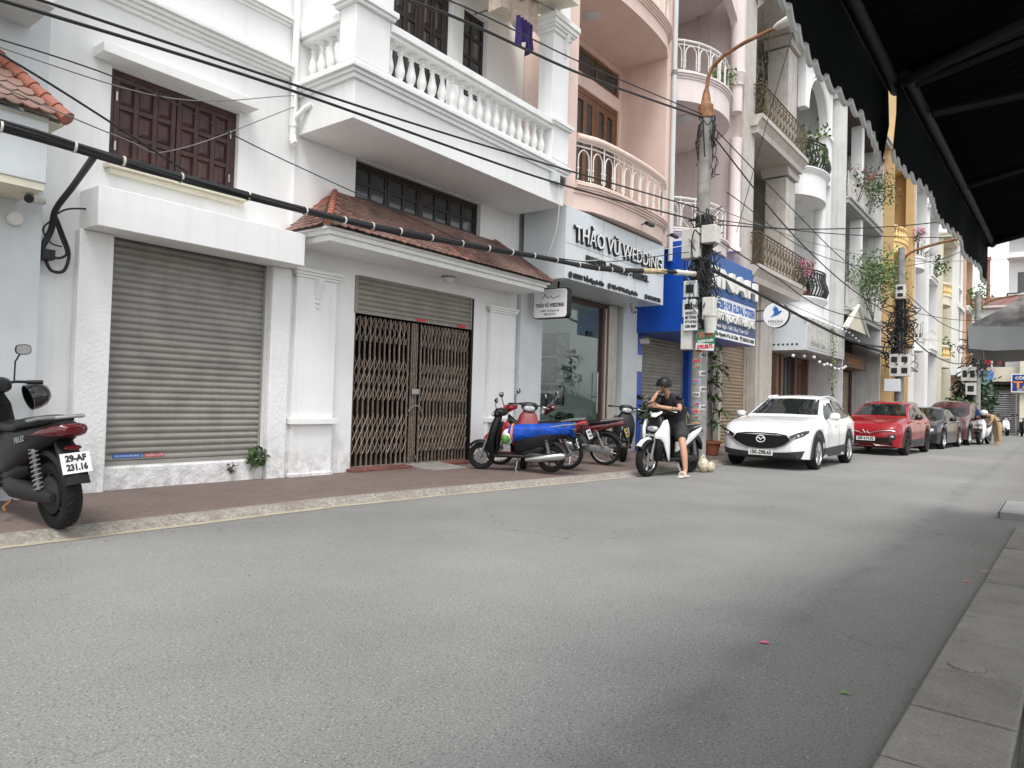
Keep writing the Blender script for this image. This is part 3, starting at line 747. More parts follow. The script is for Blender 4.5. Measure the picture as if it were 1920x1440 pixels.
mb = MB(); mb.box(3.09,5.59,7.75,8.197,2.882,3.295); part('lintel', mb, WHITE, h1, bev=.006)
wf = MB(); wf.box(3.35,4.87,8.27,8.33,4.68,4.74); wf.box(3.35,4.87,8.27,8.33,3.67,3.72); wf.box(3.35,3.41,8.27,8.33,3.721,4.679); wf.box(4.81,4.87,8.27,8.33,3.721,4.679)
wn = part('window', wf, WOOD, h1, bev=.003)
panel_leaf(wn, 3.412,4.103,3.722,4.678,8.29,3,3,WOOD); panel_leaf(wn, 4.117,4.808,3.722,4.678,8.29,3,3,WOOD)
part('hinges', MB().box(3.425,3.445,8.255,8.267,3.85,3.95).box(3.425,3.445,8.255,8.267,4.4,4.5).box(4.785,4.8,8.255,8.267,3.85,3.95).box(4.785,4.8,8.255,8.267,4.4,4.5), STEEL, wn)
mb = MB(); mb.box(3.16,4.98,7.95,8.197,4.76,4.87); part('window_hood', mb, WTRIM, h1, bev=.006)
mb = MB(); mb.box(3.30,4.95,8.06,8.197,3.61,3.66); mb.box(3.33,4.92,8.11,8.197,3.56,3.608); part('sill', mb, CREAM, h1, bev=.006)
mb = MB(); mould(mb, 2.68, 5.55, 8.2, 5.40, 5.58, .16, False, False, 4); part('cornice', mb, WTRIM, h1, bev=.004)
mb = MB(); mould(mb, 2.68, 5.55, 8.2, 6.12, 6.24, .09, False, False, 3); part('cornice', mb, WTRIM, h1, bev=.004)
dp = thing('drain_pipe', 'white drain pipe with a branched elbow in the corner beside the balustraded balcony', 'pipe', (5.6,8.1,4.6))
mb = MB(); mb.tube([(5.60,8.12,9),(5.60,8.12,4.62)],.045,12); mb.cyl((5.60,8.12,4.78),(5.60,8.12,4.9),.053,n=12); mb.tube([(5.60,8.12,4.66),(5.585,8.09,4.58),(5.575,8.02,4.52)],.047,12); part('pipe', mb, WTRIM, dp)
mb = MB(); mb.tube([(5.60,8.10,4.88),(5.66,7.95,5.02),(5.70,7.86,5.06)],.038,10); part('branch', mb, WTRIM, dp)
# ================================================================ white house with the balustraded balcony
h2 = thing('white_balcony_house', 'white house with a heavy balustraded balcony above a tiled canopy and a scissor gate', 'house', (8.1, 8.15, 0))
mb = MB(); wall(mb, 5.66, 10.66, 0, 9.5, 8.15, [(6.78,9.42,.16,2.99),(6.70,9.53,4.09,4.69),(7.33,8.66,5.45,8.0),(8.93,9.58,6.45,8.0)], .2); shell(mb, 5.66, 10.66, 0, 9.5, 8.15, 3.0); part('wall', mb, WHITE, h2)
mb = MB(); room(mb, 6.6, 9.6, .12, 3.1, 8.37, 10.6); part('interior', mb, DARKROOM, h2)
mb = MB(); mb.box(8.72,9.47,8.0,8.35,.0,.165); part('step', mb, REDSTEP, h2, bev=.012)
mb = MB(); mb.box(6.72,7.9,8.0,8.35,.0,.165); part('step', mb, REDSTEP, h2, bev=.012)
mb = MB(); mb.prism([(7.60,.118),(8.34,.0),(8.34,.165),(7.60,.165)],'y',0,1); mb = MB()
mb.add([(7.92,7.55,.122),(8.70,7.55,.122),(8.70,8.2,.17),(7.92,8.2,.17),(7.92,7.55,.116),(8.70,7.55,.116),(8.70,8.2,.116),(7.92,8.2,.116)],[(0,1,2,3),(0,4,5,1),(1,5,6,2),(3,7,4,0)]); one('ramp', mb, CONC, 'small concrete ramp laid at the sill of the scissor gate', 'ramp')
mb = MB(); mb.box(5.72,6.38,8.07,8.147,.0,2.80); mb.box(5.70,6.40,8.04,8.147,.0,.16); part('pilaster', mb, WHITE, h2, bev=.006)
mb = MB(); mb.box(9.80,10.52,8.07,8.147,.0,2.80); mb.box(9.78,10.54,8.04,8.147,.0,.16); part('pilaster', mb, WHITE, h2, bev=.006)
mb = MB(); mould(mb, 5.72, 6.38, 8.07, 2.80, 2.92, .06); part('capital', mb, WTRIM, h2, bev=.004)
mb = MB(); mould(mb, 9.80, 10.52, 8.07, 2.80, 2.92, .06); part('capital', mb, WTRIM, h2, bev=.004)
mb = MB(); mb.box(5.68,6.44,8.0,8.148,.82,.90); part('ledge', mb, WTRIM, h2, bev=.006)
mb = MB(); mb.box(9.78,10.56,8.0,8.148,.82,.90); part('ledge', mb, WTRIM, h2, bev=.006)
def corbel(x, y, z, m, parent, k=1.0):
    q = MB(); q.prism([(y,z),(y-.075*k,z),(y-.075*k,z-.06*k),(y-.03*k,z-.12*k),(y-.02*k,z-.26*k),(y,z-.28*k)],'x',x-.045*k,x+.045*k); q.box(x-.035*k,x+.035*k,y-.028*k,y,z-.33*k,z-.29*k); q.ball((x,y-.01,z-.38*k),(.03*k,.024*k,.03*k),10,6)
    return part('corbel', q, m, parent, bev=.003)
corbel(6.05, 8.07, 2.80, WTRIM, h2)
# scissor gate
gt = part('scissor_gate', MB().box(6.80,9.40,8.20,8.25,.165,.185), GATEM, h2)
q = MB(); q.box(-.009,.009,-.012,.012,0,2.24); bme = q.mesh('gate_bar')
bars = [6.84+.1*i for i in range(12)]+[8.01,8.05,8.09,8.13]+[8.22+.082*i for i in range(15)]
for x in bars:
    put('gate_bar', bme, RUSTG if 7.99 < x < 8.2 else GATEM, gt, (x,8.22+rnd.uniform(-.006,.006),.175), label='rusty brown gate bar' if 7.99 < x < 8.2 else None)
for lo, hi, nn_ in ((2.05,2.40,1.5),(1.17,1.83,3),(.36,.96,3)):
    for grp_, sp_ in ((bars[:12],.1),(bars[16:],.082)):
        for sg in (-1,1):
            for i in range(-int(nn_),len(grp_)):
                a = grp_[0]+i*sp_; b_ = a+sp_*nn_; za, zb = (lo,hi) if sg > 0 else (hi,lo)
                lo_t = max(0,(grp_[0]-a)/(b_-a)); hi_t = min(1,(grp_[-1]-a)/(b_-a))
                if hi_t-lo_t < .2: continue
                p0 = Vector((a+(b_-a)*lo_t, 8.205-.01*sg, za+(zb-za)*lo_t)); p1 = Vector((a+(b_-a)*hi_t, 8.205-.01*sg, za+(zb-za)*hi_t))
                q = MB(); q.tube([p0,p1],.0075,4); part('lattice_strip', q, GATEM, gt)
part('lock', MB().box(8.0,8.16,8.17,8.19,1.28,1.36).box(8.02,8.06,8.165,8.19,.24,.3).box(8.1,8.14,8.165,8.19,.24,.3), STEEL, gt)
part('chain', MB().tube([(7.93,8.165,1.0),(7.98,8.15,1.07),(8.08,8.15,1.10),(8.18,8.15,1.07),(8.24,8.165,.95)],.011,6), GREYM, gt)
mb = MB(); mb.box(9.37,9.42,8.14,8.30,.165,2.98); part('gate_rail', mb, BLACK, h2)
roller(h2, 6.79, 9.36, 2.44, 2.985, 8.17, SHUTD, .0775)
for x, m_ in ((8.02,'middle'),(9.0,'right end')):
    one('sticker', MB().box(x,x+.22,8.135,8.138,2.45,2.49), RED, 'small red sticker at the %s of the half open shutter over the scissor gate' % m_, 'sticker')
# tiled canopy
mb = MB(); mb.box(5.70,10.48,7.40,8.147,3.20,3.28); mb.box(5.66,10.52,7.36,8.147,3.28,3.34); mb.box(5.62,10.56,7.32,8.147,3.34,3.37); cp = part('canopy', mb, WTRIM, h2, bev=.006)
mb = MB(); mb.add([(5.62,7.32,3.372),(10.56,7.32,3.372),(9.91,8.15,4.08),(6.32,8.15,4.08),(5.62,8.15,3.372),(10.56,8.15,3.372)],[(0,1,2,3),(0,3,4),(1,5,2)]); part('roof_slab', mb, CONC, cp, smooth=0)
tiled_slope(cp, (5.62,7.29,3.385), (10.56,7.29,3.385), (6.34,8.13,4.09), (9.90,8.13,4.09), 262, rows=13)
tiled_slope(cp, (5.60,8.14,3.385), (5.60,7.30,3.385), (6.31,8.14,4.07), (6.29,8.10,4.07), 30, m=TILER, rows=12)
hip(cp, (5.585,7.285,3.395), (6.33,8.13,4.10), k=11, r=.045, m=TILER); hip(cp, (10.58,7.285,3.395), (9.91,8.13,4.10), k=11, r=.045, m=TILE)
ld = thing('ceiling_lamp', 'round frosted lamp on the soffit over the scissor gate', 'lamp', (8.42,7.85,3.2))
part('base', MB().lathe([(.11,3.17),(.12,3.2),(.001,3.2)],(8.42,7.85,0),20), GREYM, ld); part('shade', MB().lathe([(.001,3.09),(.05,3.10),(.09,3.13),(.108,3.169),(.001,3.169)],(8.42,7.85,0),20), FROST, ld)
# transom window
tw = part('transom_window', MB().box(6.70,9.53,8.24,8.30,4.63,4.69).box(6.70,9.53,8.24,8.30,4.09,4.13).box(6.70,6.74,8.24,8.30,4.131,4.629).box(9.49,9.53,8.24,8.30,4.131,4.629).box(8.09,8.14,8.24,8.30,4.131,4.629), WOODD, h2)
for a, b_ in ((6.742,7.405),(7.415,8.088),(8.142,8.81),(8.82,9.488)): glazed(tw, a, b_, 4.132, 4.628, 8.27, 2, 2, WOODD, name='casement', rail=.045)
# balcony
mb = MB(); mb.box(5.70,10.46,7.02,8.147,4.70,5.20); mb.box(5.66,10.50,6.98,8.147,5.20,5.26); mb.box(5.63,10.53,6.95,8.147,5.26,5.31); mb.box(5.59,10.57,6.91,8.147,5.31,5.37)
mb.box(5.66,10.50,6.98,7.26,5.37,5.44); mb.box(5.66,5.94,7.26,8.147,5.37,5.44)
bc = part('balcony', mb, WHITE, h2, bev=.006)
mb = MB(); mb.box(6.24,9.99,6.98,7.22,5.94,6.0); mb.box(6.24,9.99,6.94,7.26,6.0,6.10); mb.box(5.70,5.94,7.3,8.147,5.94,6.0); mb.box(5.66,5.98,7.3,8.147,6.0,6.10); part('handrail', mb, WTRIM, bc, bev=.006)
mb = MB(); mb.box(5.66,6.235,6.98,7.29,5.442,6.13); mb.box(5.61,6.285,6.93,7.34,6.13,6.18); mb.box(5.58,6.315,6.90,7.37,6.18,6.25); part('corner_pier', mb, WHITE, bc, bev=.006)
mb = MB(); mb.box(9.99,10.50,6.97,7.29,5.442,6.02); mb.box(9.94,10.55,6.92,7.32,6.02,6.06); mb.box(9.92,10.57,6.90,7.34,6.06,6.12); part('corner_pier', mb, WHITE, bc, bev=.006)
bm = baluster_mesh(.5)
for i in range(18): put('baluster', bm, WTRIM, bc, (6.33+.206*i, 7.10, 5.44))
for i in range(4): put('baluster', bm, WTRIM, bc, (5.82, 7.46+.19*i, 5.44))
mb = MB(); mb.box(9.99,10.49,7.0,7.30,6.12,7.66); part('column', mb, WHITE, h2, bev=.006)
mb = MB()
for i, (o_, a, b_) in enumerate(((.04,7.66,7.72),(.08,7.72,7.76),(.11,7.76,7.84),(.14,7.84,7.93))): mb.box(9.99-o_,10.49+o_,7.0-o_,7.30+o_,a,b_)
part('capital', mb, WTRIM, h2, bev=.004)
corbel(10.36, 7.0, 7.72, WTRIM, h2)
mb = MB(); mb.box(9.99,10.49,7.0,7.3,7.93,9.5); part('upper_column', mb, WHITE, h2)
dl = part('balcony_door', MB().box(7.33,8.66,8.26,8.32,7.93,8.0).box(7.33,7.38,8.26,8.32,5.45,7.93).box(8.61,8.66,8.26,8.32,5.45,7.93), WOODD, h2)
for a, b_ in ((7.385,7.99),(8.0,8.605)): panel_leaf(dl, a, b_, 5.46, 7.92, 8.28, 2, 4, WOODD, 'door_leaf', .09)
glazed(h2, 8.935, 9.575, 6.455, 7.995, 8.28, 2, 4, WOODD, name='window', rail=.06)
vt = thing('wall_vent', 'small grey louvred vent on the underside corner of the white balcony', 'vent', (10.2,7.0,5.1))
mb = MB(); mb.box(10.0,10.16,6.90,7.015,5.02,5.19); part('housing', mb, GREYW, vt, bev=.004)
for i in range(4): part('louvre', MB().box(10.165,10.38,6.93,6.945,5.04+.038*i,5.062+.038*i), BLACK if i % 2 == 9 else DGREY, vt)
part('back_plate', MB().box(10.163,10.40,6.96,7.01,5.02,5.19), GREYW, vt)
# laundry hanging over the balcony
la = thing('laundry_rod', 'metal laundry rod sticking out above the white balcony', 'rod', (9.3,7.2,7.9))
part('pole', MB().tube([(9.2,8.15,7.95),(9.05,6.9,7.75)],.015,6), GREYM, la); part('crossbar', MB().tube([(8.3,7.05,7.80),(10.0,7.0,8.02)],.014,6), GREYM, la)
def cloth(name, label, cat, x0, x1, y, z0, z1, m, seed, amp=.05):
    q = MB(); rn = random.Random(seed); nx, nz = 14, 8; vs_ = []
    ph = [rn.uniform(0,6) for _ in range(4)]
    for j in range(nz+1):
        for i in range(nx+1):
            u, v = i/nx, j/nz
            vs_.append((x0+(x1-x0)*u, y+amp*(1-v)*math.sin(u*14+ph[0])+amp*.5*math.sin(u*31+ph[1]), z1-(z1-z0)*(1-v)*(1+.18*math.sin(u*9+ph[2]))))
    q.add(vs_, [(j*(nx+1)+i, j*(nx+1)+i+1, (j+1)*(nx+1)+i+1, (j+1)*(nx+1)+i) for j in range(nz) for i in range(nx)])
    return one(name, q, m, label, cat)
cloth('laundry_sheet', 'beige cloth hanging to dry above the white balcony', 'laundry', 8.35, 9.6, 7.05, 7.35, 7.98, CLOTHC, 4)
cloth('laundry_shirt', 'dark purple garment hanging lowest among the laundry above the white balcony', 'laundry', 8.88, 9.30, 6.94, 6.98, 7.42, PURPLE, 9, .07)
mb = MB(); mb.prism([(6.6,8.05),(8.15,8.25),(8.15,8.33),(6.6,8.13)],'x',8.2,10.15); part('upper_slab', mb, CREAM, h2)
# ================================================================ pink house over the bridal shop
h3 = thing('pink_house', 'pink house with a curved balcony above the white bridal shop sign', 'house', (13, 8.2, 0))
mb = MB(); wall(mb, 10.66, 15.3, 0, 3.5, 8.2, [(11.40,14.12,.14,3.46)], .12); part('shop_wall', mb, GREYW, h3); part('upper_shop_wall', MB().box(10.60,15.29,8.19,8.39,3.5,4.849), GREYW, h3)
mb = MB(); mb.box(10.68,11.398,8.06,8.197,0,3.5); part('pier', mb, GREYW, h3, bev=.006)
mb = MB(); mb.box(14.55,15.28,8.0,8.197,0,3.5); part('pier', mb, GREYW, h3, bev=.006)
mb = MB(); mb.box(11.40,14.12,8.12,8.32,.0,.14); part('doorstep', mb, STONED, h3)
mb = MB(); room(mb, 10.9, 15.12, .13, 3.45, 8.32, 12.5); part('shop_interior', mb, mat('pale_shop_wall', (.82,.85,.84), .6, var=.04), h3)
mb = MB(); mb.box(13.90,13.98,8.17,8.27,.14,3.36); mb.box(14.04,14.12,8.15,8.29,.14,3.36); mb.box(11.40,14.12,8.16,8.28,3.36,3.46); part('door_frame', mb, mat('red_brown_frame', (.10,.045,.03), .45, var=.15), h3)
mb = MB(); mb.box(13.982,14.038,8.14,8.3,.14,3.36); mb.box(14.122,14.50,8.13,8.197,.0,3.46); part('stone_jamb', mb, STONE, h3)
mb = MB(); mb.box(11.42,12.55,8.215,8.225,.15,3.35); part('shop_glass', mb, GLASS, h3)
mb = MB(); mb.box(12.56,13.89,8.225,8.235,.15,3.35); part('glass_door', mb, GLASS, h3)
mb = MB(); mb.box(13.30,13.52,8.20,8.25,2.70,2.80); part('door_closer', mb, BLACK, h3); mb = MB(); mb.cyl((13.72,8.16,1.0),(13.72,8.16,1.9),.016,n=8); part('door_handle', mb, STEEL, h3)
k_ = 0
for (y0,y1,z0,z1,tone) in ((10.28,10.85,2.45,2.95,0),(9.88,10.22,2.45,2.95,1),(10.25,10.9,1.75,2.32,2),(9.78,10.14,1.85,2.35,3),(10.5,10.95,1.1,1.62,4),(9.98,10.4,1.15,1.62,5)):
    t = thing('picture_frame', ('black framed wedding photo on the shop wall, %s' % ['wide top one','narrow top right one','wide middle one','narrow middle right one','bottom left one','bottom right one'][tone]), 'picture', (15.1,y0,z0), 0, 'framed photos inside the bridal shop')
    part('frame', MB().box(15.07,15.11,y0-.03,y1+.03,z0-.03,z1+.03), BLACK, t)
    part('print', MB().box(15.06,15.069,y0,y1,z0,z1), mat('photo_print_%s' % 'abcdef'[tone], [(.16,.22,.28),(.3,.34,.38),(.2,.25,.2),(.4,.42,.42),(.22,.2,.14),(.3,.3,.3)][tone], .4, var=.8, vs=7), t)
plant('potted_plant', 'dark bushy potted plant standing inside the bridal shop window', 'plant', 13.75, 9.2, .14, .6, .38, 150, LEAFD, .16, pot=.16, seed=3)
ctr = thing('reception_desk', 'pale reception desk standing inside the bridal shop', 'desk', (12.9,10.6,.14))
part('counter', MB().box(12.3,13.9,10.5,11.1,.14,1.0), SIGNW, ctr, bev=.01); part('top', MB().box(12.25,13.95,10.45,11.15,1.0,1.05), GREYW, ctr, bev=.01)
mb = MB(); mb.box(10.69,14.72,7.10,8.055,3.47,4.80); part('sign_box', mb, SIGNW, h3, bev=.004)
for x in (12.0,13.36): part('panel_joint', MB().box(x,x+.006,7.097,7.099,3.48,4.79), GREYM, h3)
part('panel_joint', MB().box(10.70,14.71,7.0965,7.0985,4.12,4.126), GREYM, h3)
def raised(s_, size, pos, fit, parent, face=SIGNWH):
    text('letters', s_, size, (pos[0]+.02,pos[1]+.045,pos[2]-.012), (1,0,0), INK, parent, .035, .016, fit)
    text('letter_faces', s_, size*.99, (pos[0],pos[1]-.004,pos[2]), (1,0,0), face, parent, .003, .0, fit*.985)
shop = thing('shop_sign', 'raised THẢO VŨ WEDDING lettering on the white board of the bridal shop', 'sign', (12.7,7.09,4.2))
raised('THẢO VŨ WEDDING', .40, (12.73,7.05,4.33), 3.62, shop)
text('letters','PHOTO - MAKEUP - BRIDAL', .18, (12.65,7.085,3.93), (1,0,0), INK, shop, .02, .008, 2.55)
for s_, x, f_ in (('1/20B01 Trần Nguyên Hãn',11.50,1.10),('Thảo Vũ Wedding Studio',12.92,1.10),('0885 222 355',14.26,.60)):
    text('letters', s_, .115, (x,7.088,3.55), (1,0,0), INK, shop, .01, .005, f_)
    x_ = x-f_/2-.10; part('round_icon', MB().lathe([(.001,-.016),(.06,-.016),(.06,0),(.001,0)],(x_,7.09,3.55),16,'y'), INK, shop)
hs_ = thing('hanging_sign', 'small white THẢO VŨ WEDDING light box hung on a bracket by the shop corner', 'sign', (10.95,7.6,3.1))
def rrect(w_, h_, r, n=5):
    o = []
    for cx, cz, a in ((w_/2-r,h_/2-r,0),(-w_/2+r,h_/2-r,90),(-w_/2+r,-h_/2+r,180),(w_/2-r,-h_/2+r,270)):
        o += [(cx+r*math.cos(R(a+90*i/n)), cz+r*math.sin(R(a+90*i/n))) for i in range(n+1)]
    return o
HY, HZ = 7.55, 3.06
part('box', MB().prism([(HY+a,HZ+b_) for a,b_ in rrect(.78,.56,.07)],'x',10.90,11.03), BLACK, hs_)
part('face', MB().prism([(HY+a,HZ+b_) for a,b_ in rrect(.75,.53,.06)],'x',10.893,10.899), SIGNWH, hs_)
part('bracket', MB().box(10.95,10.98,7.40,7.43,3.34,3.50).box(10.95,10.98,7.66,7.69,3.34,3.50), BLACK, hs_)
text('letters','THẢO VŨ WEDDING',.10,(10.890,HY,3.02),(0,-1,0),INK,hs_,.001,.003,.64)
text('letters','1/20B01 Trần Nguyên Hãn',.05,(10.890,HY,2.92),(0,-1,0),INK,hs_,.001,.0,.42); text('letters','0885 222 355',.05,(10.890,HY,2.855),(0,-1,0),INK,hs_,.001,.0,.26)
part('emblem', MB().tube([(10.889,HY+.2,3.14),(10.889,HY+.1,3.22),(10.889,HY+.14,3.25),(10.889,HY+.05,3.16),(10.889,HY-.02,3.2),(10.889,HY-.06,3.14),(10.889,HY-.22,3.19)],.005,5), INK, hs_)
# pink upper floors
mb = MB(); wall(mb, 10.75, 14.92, 4.85, 12, 8.4, [(11.9,14.80,5.3,8.2),(11.9,14.80,8.5,9.1)], .15); part('wall', mb, PINK, h3)
mb = MB(); mb.box(10.68,11.14,7.22,8.5,4.85,12); part('pilaster', mb, PINK, h3)
mb = MB(); mb.box(14.90,15.30,7.22,8.6,4.85,12); part('pilaster', mb, PINK, h3)
def pinkplan(x0, x1, yb, y0, d):
    return [(x0,yb),(x0,y0)]+[(x0+(x1-x0)*i/18, y0-d*math.sin(pi*min(1,max(0,(i/18-.05)/.9)))**.33) for i in range(1,18)]+[(x1,y0),(x1,yb)]
for zb, nm in ((4.85,'balcony'),(9.25,'upper_balcony')):
    P_ = pinkplan(11.10, 14.93, 8.39, 7.22, .28); q = MB()
    q.prism(P_,'z',zb,zb+.30); 
    for i in range(4): q.prism(pinkplan(11.08-.0*i, 14.95, 8.39, 7.20-.028*i, .29),'z',zb+.30+.045*i,zb+.344+.045*i)
    bb = part(nm, q, PINK, h3)
    pl = pinkplan(11.16, 14.88, 7.3, 7.22, .27)[1:-1]
    rail_iron(bb, pl, zb+.48, zb+1.30, IRONW, .36, .012, 'railing', 'arch', .022)
    q = MB(); q.tube([(x,y,zb+1.37) for x,y in pl], .075, 10); part('handrail', q, PINK, bb)
part('ceiling_rose', MB().lathe([(.001,9.21),(.16,9.21),(.2,9.24),(.2,9.25),(.001,9.25)],(12.4,7.75,0),20), GREYW, h3)
part('fascia_shade_sheet', MB().box(11.2,14.85,7.3,8.38,4.82,4.848), DARKROOM, h3)  # near-black sheet that paints the shade under the balcony
dr = part('balcony_door', MB().box(11.9,14.8,8.45,8.52,8.1,8.2).box(11.9,11.98,8.45,8.52,5.3,8.1).box(14.72,14.8,8.45,8.52,5.3,8.1), WOODL, h3)
for a, b_ in ((12.0,12.9),(12.91,13.81),(13.82,14.72)):
    glazed(dr, a, b_, 5.31, 8.09, 8.48, 2, 1, WOODL, name='door_leaf', rail=.14)
glazed(h3, 11.91, 14.79, 8.51, 9.09, 8.47, 3, 1, WOODL, name='transom', rail=.07)
pp = thing('rain_pipe', 'tall grey plastic rain pipe on the right edge of the pink house', 'pipe', (15.1,7.15,4.6))
part('pipe', MB().cyl((15.12,7.14,4.55),(15.12,7.14,12),.055,n=12), PVC, pp); part('clamp', MB().cyl((15.12,7.14,8.9),(15.12,7.14,9.0),.068,n=12), GREYM, pp)
for x, lab in ((13.3,'left'),(14.5,'right')):
    t = thing('flood_light', 'slim black floodlight under the pink balcony, the %s one' % lab, 'lamp', (x,6.95,5.0), 0, 'floodlights over the bridal sign')
    part('head', MB().box(x-.16,x+.16,6.72,6.80,4.93,4.99), BLACK, t, bev=.006); part('arm', MB().tube([(x,6.95,4.98),(x,6.85,5.0),(x,6.78,4.98)],.012,6), BLACK, t)
cc = thing('dome_camera', 'small white dome camera under the right end of the white shop sign', 'camera', (14.2,7.6,3.4))
part('mount', MB().cyl((14.2,7.6,3.47),(14.2,7.6,3.34),.05,n=12), BOXW, cc); part('dome', MB().ball((14.2,7.56,3.30),.065,12,8), BOXW, cc); part('lens', MB().ball((14.18,7.51,3.28),.03,8,6), BLACKG, cc)
# ================================================================ house with the blue English centre sign
h4 = thing('round_balcony_house', 'pale pink house with round iron balconies above the blue English centre sign', 'house', (17.1, 8.2, 0))
mb = MB(); wall(mb, 15.3, 19.0, 0, 3.3, 8.2, [(15.72,18.42,.13,3.0)], .15); part('ground_wall', mb, BLUE, h4)
roller(h4, 15.74, 18.40, .13, 3.0, 8.27, SHUTD, .09)
mb = MB(); mb.box(15.32,15.70,8.08,8.197,0,2.925); part('blue_post', mb, BLUE, h4); mb = MB(); mb.box(18.44,18.98,8.08,8.197,0,2.925); part('blue_post', mb, BLUE, h4)
one('paper_notice', MB().box(15.40,15.66,8.07,8.078,2.02,2.42), PAPER, 'white paper notice stuck to the left blue post beside the shutter', 'notice', loc=(15.4,8.07,2.02))
cc = thing('wall_camera', 'white camera on the left blue post beside the pink house pier', 'camera', (15.4,8.0,2.8)); part('body', MB().box(15.36,15.5,7.8,8.0,2.68,2.80), BOXW, cc, bev=.01); part('mount', MB().cyl((15.43,8.07,2.78),(15.43,8.0,2.76),.03,n=8), BOXW, cc)
es = thing('school_sign', 'big blue and white sign box reading English for Global Citizen', 'sign', (17.5,6.75,2.9))
part('box', MB().box(15.2,19.9,6.78,8.195,2.93,5.02), BLUE, es, bev=.006)
part('top_field', MB().box(15.22,19.88,6.768,6.779,4.02,5.0), SIGNB, es)
part('white_band', MB().box(15.22,19.88,6.766,6.779,3.62,3.985), SIGNWH, es); part('slate_band', MB().box(15.22,19.88,6.767,6.779,3.15,3.615), SIGNN, es); part('white_strip', MB().box(15.22,19.88,6.765,6.779,2.95,3.145), SIGNWH, es)
text('letters','MINAH',.62,(17.75,6.70,4.38),(1,0,0),IRONW,es,.05,.03,4.0)
text('letters','ENGLISH FOR GLOBAL CITIZEN',.29,(18.3,6.762,3.79),(1,0,0),INKB,es,.002,.012,3.0)
text('letters','ĐÀO TẠO CHẤT LƯỢNG',.24,(18.25,6.73,3.48),(1,0,0),IRONW,es,.03,.012,2.9)
text('letters','Hành Ngữ - Giỏi Tiếng "Toàn Cầu"',.13,(18.2,6.764,3.26),(1,0,0),PAPER,es,.002,.003,2.3)
text('letters','247 Trần Nguyên Hãn, Lê Chân   ☎ 0354315 0000',.13,(18.2,6.762,3.045),(1,0,0),INK,es,.002,.006,3.2)
mb = MB(); wall(mb, 15.4, 18.99, 5.0, 14, 9.2, [(15.6,17.7,5.2,8.2),(15.6,17.7,9.2,12.2)], .15); mb.quad((15.42,7.9,5.0),(15.42,9.2,5.0),(15.42,9.2,14),(15.42,7.9,14)); mb.quad((18.98,7.0,5),(18.98,9.2,5),(18.98,9.2,14),(18.98,7.0,14)); part('wall', mb, PINKW, h4)
part('dark_gap_strip', MB().box(15.305,15.40,7.35,8.6,5.03,14), DARKROOM, h4)  # dark filler that paints the shade of the gap between the houses
for z in (5.2,9.2):
    panel_leaf(h4, 15.61, 16.64, z, z+2.98, 9.27, 2, 4, DOORRED, 'door_leaf', .08); panel_leaf(h4, 16.66, 17.69, z, z+2.98, 9.27, 2, 4, DOORRED, 'door_leaf', .08)
for zb, zt, nm in ((8.5,9.2,'upper_balcony'),(5.03,5.4,'balcony'),(12.3,13,'top_balcony')):
    q = MB(); pl = arc(17.0,8.3,1.85,1.62); q.prism(pl+[(18.85,9.19),(15.43,9.19)] if False else pl, 'z', zb, zt-.16)
    q.box(15.45,18.97,8.3,9.19,zb,zt-.16)
    for i in range(3): q.prism(arc(17.0,8.3,1.87+.03*i,1.64+.03*i),'z',zt-.158+.052*i,zt-.108+.052*i)
    bb = part(nm, q, PINKW, h4)
    if zt < 12: rail_iron(bb, arc(17.0,8.3,1.80,1.56,182,358,26), zt, zt+.78, IRONW, .42, .014, 'railing', 'arch', .03)
part('ceiling_rose', MB().lathe([(.001,8.46),(.22,8.46),(.26,8.49),(.001,8.499)],(16.7,7.6,0),18), GREYW, h4)
q = MB(); q.lathe([(.19,5.4),(.19,5.5),(.15,5.55),(.15,7.9),(.16,8.49)],(18.72,7.0,0),16); q.lathe([(.15,9.21),(.15,9.9),(.2,9.93),(.16,9.97),(.25,10.25),(.22,10.3)],(18.72,7.0,0),16); q.lathe([(.2,10.3),(.2,14)],(18.72,7.0,0),16); part('column', q, PINKW, h4)
q = MB(); q.prism([(18.98,10.3),(18.98,14),(15.42,14),(15.42,12.9),(15.6,12.2)]+[(17.2+1.75*math.cos(R(a)),10.6+1.6*math.sin(R(a))) for a in range(150,-1,-15)],'y',6.95,7.15); part('arch', q, PINKW, h4)
plant('balcony_shrub', 'bright green leafy shrub behind the upper round iron railing over the street lamp', 'plant', 17.55, 6.98, 9.15, .9, .45, 330, LEAFL, .10, seed=8)
# ================================================================ stone clad house with bronze railings
h5 = thing('stone_clad_house', 'beige stone clad house with ornate bronze balcony railings', 'house', (21.6, 7.6, 0))
mb = MB(); mb.box(19.02,19.90,6.9,8.6,5.03,15); mb.box(19.0,19.45,7.72,8.6,0,5.0); part('stone_pier', mb, STONE, h5)
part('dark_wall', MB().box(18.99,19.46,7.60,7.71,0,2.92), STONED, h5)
mb = MB(); wall(mb, 19.46, 22.9, 0, 4.7, 7.6, [(19.62,21.55,.13,3.05)], .15); part('ground_wall', mb, STONE, h5); roller(h5, 19.64, 21.53, .13, 3.05, 7.68, SHUTB, .10)
mb = MB(); mb.box(21.75,22.85,7.22,7.59,0,4.7); mb.box(21.6,22.1,7.3,7.59,0,4.7); mb.box(21.7,22.9,7.17,7.6,0,.5); part('stone_column', mb, STONE, h5, bev=.01)
mb = MB(); wall(mb, 19.9, 24.2, 4.7, 14, 8.5, [(20.1,21.9,5.1,8.2),(22.1,24.0,5.1,8.2),(20.1,21.9,9.5,12.6),(22.1,24.0,9.5,12.6)], .15); part('wall', mb, STONED, h5); part('party_wall', MB().box(24.08,24.22,7.62,8.49,4.7,13.1), STONE, h5)  # recess back wall takes the dark stone to paint in its shade
